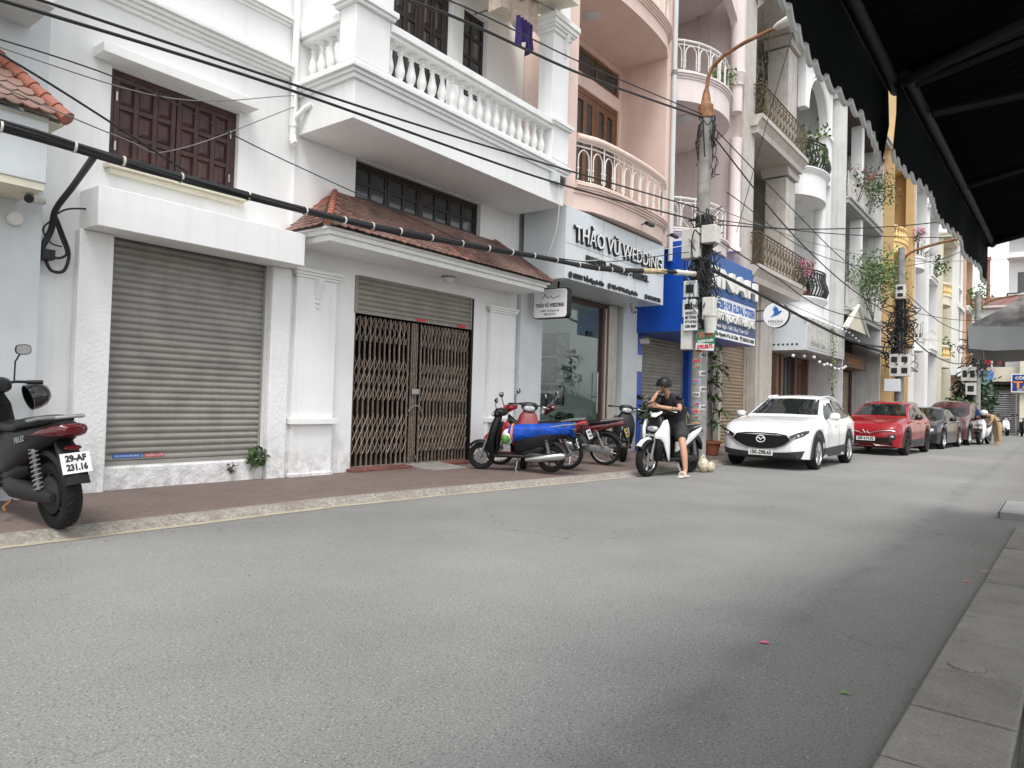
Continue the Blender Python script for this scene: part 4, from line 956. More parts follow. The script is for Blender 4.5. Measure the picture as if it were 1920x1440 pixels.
for x0,x1 in ((20.1,21.9),(22.1,24.0)):
    for z in (5.1,9.5): glazed(h5, x0+.01, x1-.01, z+.01, z+3.09, 8.57, 3, 4, WOODD, name='glazed_door', rail=.07)
for z, nm in ((4.72,'balcony'),(8.92,'upper_balcony')):
    q = MB(); q.box(19.62,24.02,6.72,8.49,z,z+.18); q.prism([(6.60,z+.36),(6.72,z+.18),(6.9,z+.18),(6.9,z+.36)],'x',19.55,24.1); q.box(19.55,24.1,6.56,8.49,z+.36,z+.48)
    bb = part(nm, q, STONE, h5)
    rail_iron(bb, [(19.75,7.3),(19.75,6.66),(23.95,6.66)], z+.48, z+1.42, BRONZE, .30, .013, 'railing', 'scroll', .022)
    q = MB(); q.box(23.05,24.0,6.95,7.6,z+.48,z+3.9); q.prism([(23.0,z+3.95),(22.8,z+4.2),(24.2,z+4.2),(24.05,z+3.95)],'y',6.85,7.7); part('stone_pillar', q, STONE, h5)
q = MB(); q.box(19.4,24.3,6.5,8.49,13.15,13.5); q.prism([(19.9,12.6),(19.5,13.14),(20.6,13.14),(20.3,12.9)],'y',6.9,7.4); part('roof_slab', q, STONE, h5)
q = MB(); rn = random.Random(4)
for _ in range(26):
    x, y, z = rn.uniform(20.0,21.8), rn.uniform(7.0,7.9), rn.uniform(11.2,13.1); p = [(x,y,z)]
    for k in range(4): p.append((p[-1][0]+rn.uniform(-.15,.15), p[-1][1]+rn.uniform(-.1,.1), p[-1][2]-rn.uniform(.2,.45)))
    q.tube(p, .008, 4)
q.leaves((20.9,7.4,11.4),(.9,.4,1.1),160,.09,rn); one('hanging_vine', q, mat('dry_grey_vine', (.12,.125,.085), .8, var=.4), 'dry straggling vine hanging in the upper stone loggia above the bronze railing', 'plant', loc=(20.9,7.4,13.1), smooth=0)
# ================================================================ white house with round balconies and arch
h6 = thing('arched_house', 'white house with round black railed balconies under a tall moulded arch', 'house', (25.9, 7.4, 0))
mb = MB(); wall(mb, 24.25, 27.65, 4.4, 14, 8.3, [(24.8,26.4,5.1,7.6),(24.8,26.4,9.5,12)], .15); mb.quad((27.6,6.7,4.4),(27.6,8.3,4.4),(27.6,8.3,14),(27.6,6.7,14)); part('wall', mb, WHITE, h6)
for z in (5.1,9.5): glazed(h6, 24.81, 26.39, z+.01, z+2.45, 8.38, 2, 3, WOODD, name='glazed_door', rail=.09)
for zb, zt, nm in ((8.45,9.40,'upper_balcony'),(4.15,5.02,'balcony')):
    q = MB(); q.prism(arc(25.85,7.6,1.58,1.10),'z',zb,zt-.2); q.box(24.27,27.5,7.6,8.29,zb,zt-.2)
    for i in range(4): q.prism(arc(25.85,7.6,1.6+.035*i,1.12+.035*i),'z',zt-.198+.05*i,zt-.15+.05*i)
    bb = part(nm, q, WHITE, h6)
    rail_iron(bb, arc(25.85,7.6,1.58,1.12,182,358,24), zt, zt+.92, IRONB, .17, .022, 'railing', 'belly', .03)
part('column', MB().lathe([(.26,5.03),(.26,5.15),(.21,5.25),(.20,7.9),(.22,8.44)],(27.05,6.95,0),18), WHITE, h6)
q = MB(); q.box(26.95,27.58,6.72,7.3,9.42,11.1); q.box(26.88,27.64,6.66,7.36,11.1,11.25); part('pier', q, WHITE, h6)
q = MB(); q.prism([(24.25,11.3)]+[(25.75+1.25*math.cos(R(a)),11.25+1.35*math.sin(R(a))) for a in range(180,-1,-12)]+[(27.6,11.25),(27.6,13.3),(24.25,13.3)],'y',6.74,7.0); part('arch', q, WHITE, h6)
q = MB()
for rr, o_ in ((1.30,.0),(1.42,.05)): q.tube([(25.75+rr*math.cos(R(a)),6.72-o_*.3,11.25+(rr+.1)*math.sin(R(a))) for a in range(180,-1,-10)], .05, 8)
part('arch_moulding', q, WTRIM, h6)
q = MB(); q.box(24.2,27.7,6.5,8.3,13.3,13.6); q.box(24.2,27.7,6.6,6.75,13.0,13.3); part('cornice', q, WTRIM, h6)
part('ceiling_lamp', MB().lathe([(.001,8.40),(.16,8.41),(.2,8.449),(.001,8.449)],(25.6,7.3,0),18), FROST, h6)
spiky('agave', 'dark spiky agave behind the lower round black railing', 'plant', 25.35, 6.95, 5.02, 1.05, 60, LEAFD, pot=.2, seed=4, wd=.06, bend=.12)
plant('flowering_pot', 'pink bougainvillea spilling over the end of the lower bronze railing', 'plant', 23.75, 6.55, 5.15, .9, .35, 60, LEAF, .1, seed=14, flowers=FLOWP, nf=260)
plant('balcony_plant', 'light green long leaved plant on the upper round balcony under the arch', 'plant', 25.6, 6.8, 9.4, 1.5, .6, 200, LEAFL, .2, seed=6)
# cafe ground floor and its sign box
cf = thing('cafe_sign', 'weathered white box sign with hanging bulbs over the cafe front', 'sign', (25.3,6.2,3.1))
part('box', MB().box(22.9,27.8,6.2,7.55,3.06,4.12), SIGNW, cf, bev=.006)
for i in range(4): part('front_panel', MB().box(23.0+1.2*i,24.16+1.2*i,6.185,6.198,3.14,4.04), mat('faded_sign_panel', (.50,.50,.46), .5, var=.25, vs=6, streak=.5), cf)
text('letters','MINAH cafe',.22,(24.2,6.182,3.3),(1,0,0),GREYM,cf,.002,.0,1.7)
for i in range(7): part('vent_hole', MB().box(22.888,22.898,6.45+.14*i,6.51+.14*i,3.22,3.27), BLACK, cf)
cff = thing('timber_shopfront', 'dark timber and glass cafe front under the weathered white sign', 'shop front', (25.3,7.5,0))
mb = MB(); mb.box(22.9,27.7,7.9,8.28,0,.12); mb.box(23.9,24.15,7.4,7.6,.12,3.05); mb.box(24.4,24.6,7.4,7.6,.12,3.05); mb.box(26.0,26.2,7.4,7.6,.12,3.05); mb.box(27.5,27.7,7.4,7.6,.12,4.4); part('posts', mb, WOODL, cff)
part('back_wall', MB().box(22.9,27.7,8.28,8.30,.12,4.4), STONED, cff)
glazed(cff, 24.6, 26.0, .12, 3.0, 7.5, 3, 2, WOODD, name='window', rail=.06); glazed(cff, 26.2, 27.5, .12, 3.0, 7.5, 2, 1, WOODL, pm=WOOD, name='door', rail=.1)
sb = thing('bulb_string', 'string of small white globe bulbs draped below the weathered cafe sign', 'light string', (25.3,6.1,3))
pts_ = [(22.6,6.5,2.95),(23.5,6.15,2.98),(24.3,6.05,2.75),(25.2,6.1,2.85),(26.0,6.05,2.7),(26.9,6.05,2.78),(27.8,6.15,2.9)]
part('wire', MB().tube(pts_, .008, 5), CABLE, sb)
for i in range(12):
    t_ = i/11*(len(pts_)-1); a = min(int(t_), len(pts_)-2); p = Vector(pts_[a]).lerp(Vector(pts_[a+1]), t_-a); part('bulb', MB().ball((p.x,p.y,p.z-.09),.055,8,6), FROST, sb)
sb = thing('bulb_string', 'string of small globe bulbs hung along the top edge of the cafe sign', 'light string', (25.3,6.1,4.2))
part('wire', MB().tube([(21.5,6.4,4.35),(23.5,6.12,4.2),(27.8,6.1,4.15),(30.5,6.1,3.85)], .008, 5), CABLE, sb)
for i in range(16):
    x = 21.8+i*.52; part('bulb', MB().ball((x,6.1+max(0,(23.5-x)*.13),4.07 if x < 27.8 else 4.1-(x-27.8)*.12),.05,8,6), FROST, sb)
vine = MB(); rn = random.Random(3)
p = [(25.7,6.1,3.95)]
for i in range(14): p.append((25.7+.05*math.sin(i*1.3),6.1+.04*math.cos(i),3.95-.2*i))
vine.tube(p,.012,5)
for q_ in p: vine.leaves(q_,(.09,.08,.12),12,.09,rn)
one('hanging_plant', vine, mat('variegated_leaf', (.18,.22,.08), .6, var=.6, vs=20), 'thin variegated vine hanging down in front of the cafe sign', 'plant', loc=(25.7,6.1,3.95), smooth=0)
ms = thing('round_sign', 'round white MINAH light box with a blue bird on a bracket', 'sign', (19.95,6.25,3.8))
part('drum', MB().cyl((19.93,6.22,3.80),(20.05,6.22,3.80),.36,n=32), DGREY, ms); part('face', MB().cyl((19.915,6.22,3.80),(19.928,6.22,3.80),.345,n=32), SIGNWH, ms)
part('bracket', MB().box(19.97,20.0,6.5,6.78,3.93,3.96).box(19.97,20.0,6.5,6.78,3.64,3.67), BLACK, ms)
text('letters','MINAH',.14,(19.912,6.22,3.61),(0,-1,0),INK,ms,.001,.0,.38); text('letters','ENGLISH CENTER',.04,(19.912,6.22,3.53),(0,-1,0),GREYM,ms,.001,0,.3)
bird = [(.13,-.02),(.20,.06),(.15,.08),(.10,.05),(.06,.16),(-.04,.24),(-.02,.17),(-.09,.19),(-.05,.12),(-.10,.12),(-.04,.05),(-.06,-.03),(-.16,-.12),(-.04,-.09),(.06,-.06)]
part('bird_emblem', MB().prism([(6.22-a*.85,3.86+b_*.85) for a,b_ in [(-.13+.0,-.02)]+[]] or [], 'x', 0, 1) if False else MB().prism([(6.22-a*.9,3.85+b_*.9) for a,b_ in bird],'x',19.908,19.914), INKB, ms)
# ================================================================ row of town houses further down the street
def townhouse(name, label, x0, x1, yf, m, slabs=(4.6,8.7,12.8), railm=IRONW, style='bar', roundb=False, back=2.2, door=WOODD, ground=None, trim=None, party=None, rail_h=.9, gy=1.1, gap=.14, balus=False, top=None):
    t = thing(name, label, 'house', ((x0+x1)/2, yf, 0)); trim = trim or m; yb = yf+back
    holes = []; ws = []
    for i, z in enumerate(slabs[:-1]):
        a = x0+(x1-x0)*.12; b_ = x0+(x1-x0)*.52; c = x0+(x1-x0)*.62; d = x0+(x1-x0)*.9
        holes += [(a,b_,z+.35,z+2.75),(c,d,z+1.1,z+2.75)]; ws.append((a,b_,c,d,z))
    q = MB(); wall(q, x0, x1, 4.2, (top or slabs[-1]+.3), yb, holes, .12); part('wall', q, m, t)
    for a,b_,c,d,z in ws: glazed(t, a, b_, z+.35, z+2.75, yb+.07, 2, 3, door, name='glazed_door', rail=.07); glazed(t, c, d, z+1.1, z+2.75, yb+.07, 2, 2, door, name='window', rail=.06)
    q = MB(); q.box(x0,x0+.13,yf+.1,yb,0,(top or slabs[-1]+.3)); q.box(x1-.13,x1,yf+.0,yb,0,(top or slabs[-1]+.3)); part('party_wall', q, party or m, t)
    for i, z in enumerate(slabs):
        last = i == len(slabs)-1; q = MB()
        if roundb and not last:
            xc = (x0+x1)/2; rx = (x1-x0)/2-.14; pl = arc(xc, yf+.75, rx, .85, 180, 360, 18); q.prism(pl,'z',z-.3,z+.16); q.box(x0+.135,x1-.135,yf+.75,yb-.001,z-.3,z+.16); q.prism(arc(xc,yf+.75,rx+.05,.9,180,360,18),'z',z+.162,z+.25)
            rl = arc(xc, yf+.75, rx-.02, .83, 183, 357, 18)
        else:
            o_ = .25 if last else .0
            q.box(x0+.135-o_,x1-.135+o_,yf-o_,yb-.001,z,z+.16); q.box(x0+.1-o_,x1-.1+o_,yf-.07-o_,yf+.3,z+.162,z+.25); rl = [(x0+.17,yf+.05),(x1-.17,yf+.05)]
        bb = part('roof' if last else 'balcony', q, trim, t)
        if last: continue
        if balus:
            bmm = MESH_BAL_SMALL; L_ = sum(math.dist(a,b_) for a,b_ in zip(rl,rl[1:])); k = int(L_/.24)
            acc = 0; i_ = 0
            for j in range(k):
                s_ = (j+.5)*L_/k
                u = s_; 
                for a,b_ in zip(rl,rl[1:]):
                    dd = math.dist(a,b_)
                    if u <= dd: put('baluster', bmm, trim, bb, (a[0]+(b_[0]-a[0])*u/dd, a[1]+(b_[1]-a[1])*u/dd, z+.25)); break
                    u -= dd
            q = MB(); q.tube([(a,b_,z+.83) for a,b_ in rl], .08, 8); part('handrail', q, trim, bb)
        else: rail_iron(bb, rl, z+.25, z+.25+rail_h, railm, gap, .016, 'railing', style, .025)
    gm, sm = ground or (STONED, SHUTB)
    q = MB(); wall(q, x0+.135, x1-.135, 0, 4.2, yf+gy, [(x0+.5,x1-.5,.13,2.9)], .2); part('ground_wall', q, gm, t)
    roller(t, x0+.52, x1-.52, .13, 2.9, yf+gy+.1, sm, .13)
    return t
MESH_BAL_SMALL = baluster_mesh(.55, 1.3, 8)
h7 = townhouse('weathered_white_house', 'weathered white house with climbing flowers over thin metal railings', 27.75, 34.2, 6.15, mat('aged_shaded_grey_wall',(.40,.41,.40),.8,var=.12,streak=.5,streakcol=(.2,.2,.19)), (4.75,8.85,12.7), IRONW, 'bar', ground=(WOOD,SHUTB), back=2.6, party=mat('stained_white_wall', (.6,.6,.59), .85, var=.12, vs=1.5, streak=.7, streakcol=(.25,.24,.22)), gap=.2)  # wall grey lowered to carry its shade; the streaks are weathering
part('inner_column', MB().box(30.6,31.0,6.3,6.7,5.02,12.7), WTRIM, h7)
part('gable', MB().prism([(27.2,4.2),(28.85,5.1),(30.5,4.2)],'y',6.0,6.14), CREAM, h7); part('gable_trim', MB().tube([(27.05,5.97,4.16),(28.85,5.97,5.16),(30.65,5.97,4.16)],.06,6), WTRIM, h7)
part('dark_soffit', MB().box(27.9,34.0,6.3,8.1,12.62,12.69), WOOD, h7)
part('shop_board', MB().box(29.3,33.6,6.6,7.24,2.95,3.5), mat('brown_shop_board', (.17,.09,.06), .6, var=.4, vs=3), h7)
part('darkening_canopy', MB().prism([(5.5,3.55),(7.2,4.15),(7.2,4.22),(5.5,3.62)],'x',28.0,34.0), DGREY, h7)  # dark canopy added to deepen the ground floor below
text('letters','Trà Chanh',.35,(31,6.595,3.2),(1,0,0),ORANGE,h7,.004,.0,1.8)
ac = thing('air_conditioner', 'outdoor air conditioner unit on the lower balcony of the weathered white house', 'air conditioner', (30,7.6,5.6)); part('case', MB().box(29.3,30.2,7.4,7.75,5.5,6.15), BOXW, ac, bev=.02); part('fan_grille', MB().lathe([(.001,-.01),(.26,-.01),(.26,0),(.001,0)],(29.65,7.395,5.82),18,'y'), DGREY, ac)
plant('bougainvillea', 'red pink bougainvillea climbing over the upper balcony of the weathered white house', 'plant', 31.3, 6.2, 9.0, 2.0, 1.3, 1500, LEAF, .10, seed=22, flowers=FLOWR, nf=500)
plant('bougainvillea', 'thin red flowered climber at the left end of the weathered white house upper balcony', 'plant', 29.2, 6.2, 9.0, 1.5, .8, 200, LEAF, .14, seed=27, flowers=FLOWR, nf=120)
plant('balcony_tree', 'bushy light green small tree growing out over the lower balcony of the weathered white house', 'plant', 30.6, 5.8, 4.8, 2.6, 1.35, 2600, LEAFL, .11, seed=31)
h8 = townhouse('ochre_house', 'tall ochre yellow house with baluster balconies', 34.3, 38.0, 5.65, YEL, (4.4,8.6,12.8,17), trim=YELT, roundb=True, balus=True, back=1.4, ground=(STONED,SHUTD), top=19)
part('corner_pilaster', MB().box(37.3,38.05,5.45,5.75,4.4,19), YEL, h8)
plant('flowering_pot', 'bright pink flowers on the balcony corner of the ochre house', 'plant', 37.4, 5.25, 8.9, .9, .35, 40, LEAF, .1, seed=41, flowers=FLOWP, nf=220)
h9 = townhouse('white_round_house', 'narrow white house with round white lattice balconies next to the ochre house', 38.1, 41.0, 5.35, WHITE, (4.5,8.5,12.4), IRONW, 'arch', roundb=True, gap=.35)
spiky('balcony_palm', 'dark palm like plant on the upper round balcony beside the ochre house', 'plant', 39.8, 5.6, 8.7, 1.6, 50, LEAFD, seed=12, wd=.1)
spiky('balcony_palm', 'dark palm like plant on the lower round balcony beside the ochre house', 'plant', 39.6, 5.6, 4.7, 1.5, 40, LEAFD, seed=13, wd=.1)
h10 = townhouse('white_flat_house', 'white house with straight iron balconies between the round balconied one and the cream one', 41.05, 43.7, 5.15, WHITE, (4.3,8.0,11.6), IRONW, 'bar', ground=(GREYW,GREYM))
plant('balcony_plant', 'grey green grasses on the balcony of the white straight railed house', 'plant', 42.4, 5.1, 8.2, 1.2, .8, 160, LEAF, .2, seed=51)
h11 = townhouse('cream_house', 'cream house with round baluster balconies in front of the glazed white house', 43.75, 46.9, 4.85, CREAM, (4.0,7.4,10.6), roundb=True, balus=True, ground=(CREAM,WOOD))
plant('balcony_plant', 'green plant on the lowest balcony of the cream house', 'plant', 45.6, 4.9, 4.2, 1.2, .6, 140, LEAFL, .2, seed=61)
# modern white house with a glazed corner strip
h12 = thing('glazed_white_house', 'modern white house with a tall strip of large windows', 'house', (48.1,4.6,0))
q = MB(); wall(q, 46.95, 49.4, 3.4, 11.5, 4.55, [(47.3,49.05,3.9,5.1),(47.3,49.05,5.3,7.2),(47.3,49.05,7.5,8.4),(47.3,49.05,8.6,10.9)], .2); shell(q, 46.95, 49.4, 3.4, 11.5, 4.55, 3); part('wall', q, WHITE, h12)
for a,b_ in ((3.9,5.1),(5.3,7.2),(7.5,8.4),(8.6,10.9)): glazed(h12, 47.31, 49.04, a+.01, b_-.01, 4.65, 2, 1, IRONW, name='window', rail=.08)
q = MB(); q.box(46.9,49.45,4.45,4.54,3.3,3.6); q.box(46.9,49.45,4.45,4.54,7.22,7.45); q.box(46.8,49.5,4.3,5.2,11.5,11.8); part('trim', q, WTRIM, h12); q = MB(); wall(q, 46.95, 49.4, 0, 3.3, 5.3, [(47.3,49.0,.1,2.8)], .2); part('ground_wall', q, GREYW, h12); roller(h12, 47.32, 48.98, .1, 2.8, 5.4, SHUTD, .14)
h13 = townhouse('peach_house', 'peach painted narrow house past the glazed white house', 49.5, 52.2, 4.3, PEACH, (3.9,7.4,10.8), RUST, 'bar', trim=WTRIM, ground=(PEACH,WOOD))
plant('balcony_tree', 'green shrub growing on the balcony of the peach house', 'plant', 51.5, 4.1, 7.0, 2.2, .9, 260, LEAFL, .22, seed=71)
# buildings closing the street, facing back along it
e1 = thing('corner_shop_house', 'grey corner building with rolled shutters and small balconies closing the street', 'house', (55,4,0))
def rotwall(parent, nm, m, X_, y0, y1, z0, z1, holes=()):
    q = MB(); wall(q, 0, y1-y0, z0, z1, 0, holes, .15); q.xf(Matrix.Translation((X_,y1,0)) @ Matrix.Rotation(R(-90),4,'Z')); return part(nm, q, m, parent)
rotwall(e1, 'wall', GREYW, 54.5, 1.9, 8.5, 0, 8.2, [(4.2,6.4,.1,2.6),(.6,2.6,4,6.2),(4.4,5.8,4.2,6.6)])
q = MB()
for i in range(18): q.box(54.52,54.54,2.12,4.28,.12+.138*i,.24+.138*i)
part('roller_shutter', q, GREYM, e1)['kind'] = 'stuff'
for y0,y1,z0,z1 in ((5.9,7.9,4,6.2),(2.7,4.1,4.2,6.6)): part('window', MB().box(54.6,54.64,y0,y1,z0,z1), PANE, e1); part('window_bar', MB().box(54.57,54.6,(y0+y1)/2-.05,(y0+y1)/2+.05,z0,z1), IRONW, e1)
part('balcony', MB().box(53.4,54.49,2.0,6.5,3.3,3.5).box(53.4,53.48,2.0,6.5,3.5,4.2), CREAM, e1); part('awning', MB().prism([(53.0,2.75),(54.49,3.1),(54.49,3.16),(53.0,2.81)],'y',1.95,5.2), DGREY, e1)
q = MB(); q.prism([(54.3,8.0),(56.5,9.0),(59,8.0)],'y',1.8,8.6); part('roof', q, mat('brown_tin_roof',(.20,.10,.085),.7,var=.4), e1)
e2 = thing('arched_cream_house', 'cream building with an arched doorway under a blue sign at the street end', 'house', (54,0,0))
ah = MB(); ah.prism([(1.88,0),(1.88,7),(-5,7),(-5,0),(-1.6,0)]+[(.15-1.05*math.cos(R(a))*-1 if False else -.0-1.15*math.cos(R(180-a)),1.9+1.1*math.sin(R(a))) for a in range(0,181,15)][::1]+[(1.15,0)] if False else [(1.88,0),(1.88,7),(-5,7),(-5,0),(-.9,0)]+[(.1+1.0*math.cos(R(a)),1.7+1.0*math.sin(R(a))) for a in range(180,-1,-15)]+[(1.1,0)],'x',53.0,53.4)
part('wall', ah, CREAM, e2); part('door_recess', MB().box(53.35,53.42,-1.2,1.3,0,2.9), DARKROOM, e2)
bs = thing('company_sign', 'blue company sign with orange TÀI lettering above the arched doorway', 'sign', (52.8,.9,3.2))
part('board', MB().box(52.75,52.85,-2.4,2.30,2.62,3.75), mat('navy_sign_board', (.01,.035,.22), .45, var=.05), bs); part('border', MB().box(52.74,52.749,-2.4,2.30,2.62,2.68).box(52.74,52.749,-2.4,2.30,3.69,3.75).box(52.74,52.749,2.25,2.30,2.68,3.69), SIGNWH, bs)
text('letters','CÔNG TY TNHH',.24,(52.73,1.15,3.48),(0,-1,0),PAPER,bs,.003,.008,1.9); text('letters','TÀI',.55,(52.73,1.62,3.06),(0,-1,0),ORANGE,bs,.003,.02,1.1); text('letters','ĐC: 12 Tô Hiệu',.2,(52.73,1.2,2.76),(0,-1,0),PAPER,bs,.003,.004,1.6)
text('letters','MỞ CỬA',.28,(53.0,.9,1.35),(0,0,-1),FLOWP,e2,.003,.01,1.6, up=(0,1,0))
e3 = thing('white_balcony_block', 'white balconied house rising behind the arched cream building', 'house', (60,1,0))
rotwall(e3, 'wall', WHITE, 58, -6, 2.75, 0, 13.4, [(.5,3.5,8.6,10.8),(.5,3.5,5.4,7.4)]); part('window', MB().box(58.1,58.14,-1,2.6,5.2,10.9), PANE, e3)
for z in (8.2,11.6): part('balcony', MB().box(56.8,57.99,-6,2.8,z,z+.35), WTRIM, e3)
part('railing', MB().box(56.85,56.9,-6,2.8,9.2,9.28).box(56.85,56.9,2.7,2.8,8.56,9.2), IRONB, e3); part('roof', MB().box(56.3,58.3,-6,3.0,13.4,13.9), GREYM, e3)
plant('balcony_plant', 'small green plants on the balcony of the far white block', 'plant', 56.9, 1.2, 8.6, .9, .9, 90, LEAF, .2, stem=False, seed=81)
ms_ = thing('radio_mast', 'red steel mast rising between the far houses', 'mast', (56,3.7,0)); part('mast', MB().tube([(56,3.75,8),(56,3.75,11.4)],.11,4), TILER, ms_); part('top', MB().box(55.85,56.15,3.6,3.9,11.4,11.6), TILER, ms_)
fl = cloth('red_banner', 'red banner hanging below the far grey corner building', 'banner', 0, 1.1, 0, 4.5, 5.9, RED, 5); fl.rotation_euler = (0,0,R(-90)); fl.location = (52.9,3.9,0)
one('blue_awning', MB().prism([(51.8,3.3),(53.2,3.8),(53.2,3.9),(51.8,3.4)],'y',3.2,4.9), INKB, 'small blue awning over the far corner shop', 'awning')
pu = thing('closed_umbrella', 'closed blue green patio umbrella leaning by the far corner', 'umbrella', (45.6,3.3,0)); part('cover', MB().tube([(45.6,3.55,1.7),(45.7,3.2,3.0),(45.75,3.05,3.6)],[.32,.3,.05],10), mat('teal_canvas', (.10,.2,.24), .7), pu); part('pole', MB().cyl((45.5,3.7,.1),(45.6,3.55,1.75),.03), GREYM, pu)
plant('street_tree', 'dark bushy tree on the pavement at the far end of the parked cars', 'tree', 44.4, 3.55, .1, 3.0, 1.2, 700, LEAFD, .3, seed=91)
plant('street_tree', 'lower green shrub on the pavement behind the dark red car', 'tree', 41.5, 3.7, .1, 2.0, .8, 300, LEAF, .22, seed=92)
# pots on the pavement by the pole
tpp = plant('tall_pot_plant', 'tall leafy pot plant standing between the pole and the white car', 'plant', 15.75, 6.3, .12, 2.1, .32, 60, LEAFD, .12, pot=.2, seed=101)
q = MB(); rn = random.Random(77)
for zc, n_ in ((.8,26),(1.1,30),(1.4,28),(1.75,30),(2.1,26),(2.4,16)):
    xx, yy = 15.75+rn.uniform(-.15,.15), 6.3+rn.uniform(-.15,.15)
    for _ in range(n_): a = rn.uniform(0,2*pi); q.blade((xx,yy,zc), (math.cos(a),math.sin(a),rn.uniform(.1,1)), rn.uniform(.3,.55), .06, rn.uniform(.3,.9))
part('long_leaves', q, LEAF, tpp, smooth=0)
plant('low_pot_plant', 'low dark pot plant at the foot of the blue shutter', 'plant', 14.9, 7.4, .12, .9, .4, 160, LEAFD, .16, pot=.16, seed=102)
spiky('pot_palm', 'dark pot palm behind the roof of the white car', 'plant', 20.9, 6.9, .12, 1.2, 40, LEAFD, pot=.2, seed=103, wd=.07)
q = MB(); q.leaves((5.22,8.10,.42),(.16,.05,.13),90,.08,random.Random(2)); one('weed', q, LEAF, 'green weed growing at the right foot of the grey roller shutter', 'plant', loc=(5.22,8.1,.37), smooth=0)
q = MB(); q.leaves((4.9,8.13,.28),(.07,.03,.07),30,.05,random.Random(3)); one('weed', q, STEM, 'small dry weed on the white sill under the roller shutter', 'plant', loc=(4.9,8.13,.28), smooth=0)
# ================================================================ near side: shop front and awnings over the camera
def awning(name, label, x0, x1, yf, zf, yb, zb, drop, dy=0):
    YF = lambda x: yf+dy*(x-x0)/(x1-x0)
    t = thing(name, label, 'awning', (x0,yf,zf), 0, 'dark awnings over the near pavement')
    q = MB(); n_ = int((x1-x0)/.045); vs_ = []
    for i in range(n_+1):
        x = x0+(x1-x0)*i/n_; dz = .007*(1 if i % 2 else -1)
        vs_ += [(x,YF(x),zf+.03+dz),(x,(YF(x)+yb)/2,(zf+zb)/2+.03+dz-.03),(x,yb,zb+.03+dz)]
    q.add(vs_, [(3*i+k,3*i+k+1,3*i+k+4,3*i+k+3) for i in range(n_) for k in (0,1)]); part('canopy', q, AWN, t, smooth=30)
    part('front_bar', MB().cyl((x0,YF(x0),zf),(x1,YF(x1),zf),.03,n=10), AWNB, t)
    sc = .135; k = int((x1-x0)/sc); out = []; tr_ = []
    for i in range(k):
        for j in range(7):
            a = x0+(i+j/6)*(x1-x0)/k; out.append((a, zf-drop-.035*math.sin(pi*j/6)))
    q = MB(); vs_ = []
    for a, z in out: vs_ += [(a,YF(a)+.035,zf+.02),(a,YF(a)+.04+.012*math.sin(a*6),zf-drop*.5),(a,YF(a)+.035+.02*math.sin(a*5+1),z)]
    q.add(vs_, [(3*i+k_,3*i+k_+1,3*i+k_+4,3*i+k_+3) for i in range(len(out)-1) for k_ in (0,1)]); va = part('valance', q, AWN, t)
    part('trim', MB().tube([(a,YF(a)+.035+.02*math.sin(a*5+1),z) for a,z in out], .011, 5), AWNT, va)
    for xx in (x0+.12, x1-.08):
        part('arm', MB().tube([(xx,YF(xx)-.02,zf),(xx,yb+.05,zb-.02)],.022,8), AWNB, t)
    part('strut', MB().tube([(x1-.12,yf-.05,zf-.02),(x1-.9,yb+.2,zb-.25)],.026,8), AWNB, t); part('strut', MB().tube([(x0+.5,yf-.05,zf-.02),(x0+1.1,yb+.2,zb-.25)],.022,8), AWNB, t)
    for xx in (x0+.12, x1-.08): part('post', MB().cyl((xx,yb+.04,0),(xx,yb+.04,zb),.03,n=10), AWNB, t)
    part('rafter', MB().tube([((x0+x1)/2,yf,zf-.01),((x0+x1)/2,yb,zb-.02)],.02,8), AWNB, t)
    return t
awning('awning','dark fabric awning with scalloped white trimmed valance, nearest overhead', -2.2, 3.86, .645, 2.80, -1.68, 3.35, .34)
awning('awning','dark fabric awning with scalloped valance, second along the near pavement', 3.72, 7.9, .585, 2.80, -1.68, 3.3, .34, -.085)
um = thing('market_umbrella', 'square grey canvas umbrella with pale valance at the right edge past the awnings', 'umbrella', (8.85,-.15,0))
c_ = [(8.0,.70,2.06),(9.72,.70,2.06),(9.72,-1.0,2.06),(8.0,-1.0,2.06)]; pk = (8.86,-.15,2.78)
q = MB(); q2 = MB(); q3 = MB()
for i in range(4):
    a, b_ = Vector(c_[i]), Vector(c_[(i+1)%4]); p = Vector(pk); ss = 8
    for lay, off in ((q,0),(q2,-.012)):
        vs_ = []
        for j in range(ss+1):
            for k in range(5):
                e = a.lerp(b_, j/ss); v = e.lerp(p, k/4); v.z -= .05*math.sin(pi*k/4)*.8+.03*math.sin(pi*j/ss)*(1-k/4); v.z += off; vs_.append(v)
        lay.add(vs_, [(j*5+k,j*5+k+1,(j+1)*5+k+1,(j+1)*5+k) for j in range(ss) for k in range(4)])
    vs_ = []
    for j in range(ss+1):
        e = a.lerp(b_, j/ss); s_ = .03*math.sin(pi*j/ss); o_ = (e-Vector((8.86,-.15,2.06))).normalized()*.015*math.sin(j*2.2)
        vs_ += [e-Vector((0,0,s_)), e+o_-Vector((0,0,s_+.12)), e+o_*1.5-Vector((0,0,s_+.21+.02*abs(math.sin(j*1.6))))]
    q3.add(vs_, [(3*j+k,3*j+k+1,3*j+k+4,3*j+k+3) for j in range(ss) for k in (0,1)])
part('canopy', q, UMBT, um); part('lining', q2, UMBU, um); part('valance', q3, UMBV, um); part('pole', MB().cyl((8.86,-.15,0),(8.86,-.15,2.75),.025), GREYM, um)
for e in c_: part('rib', MB().tube([(e[0]*.98+.02*8.86,e[1]*.95,e[2]-.02),(8.86,-.15,2.70)],.012,6), AWNB, um)
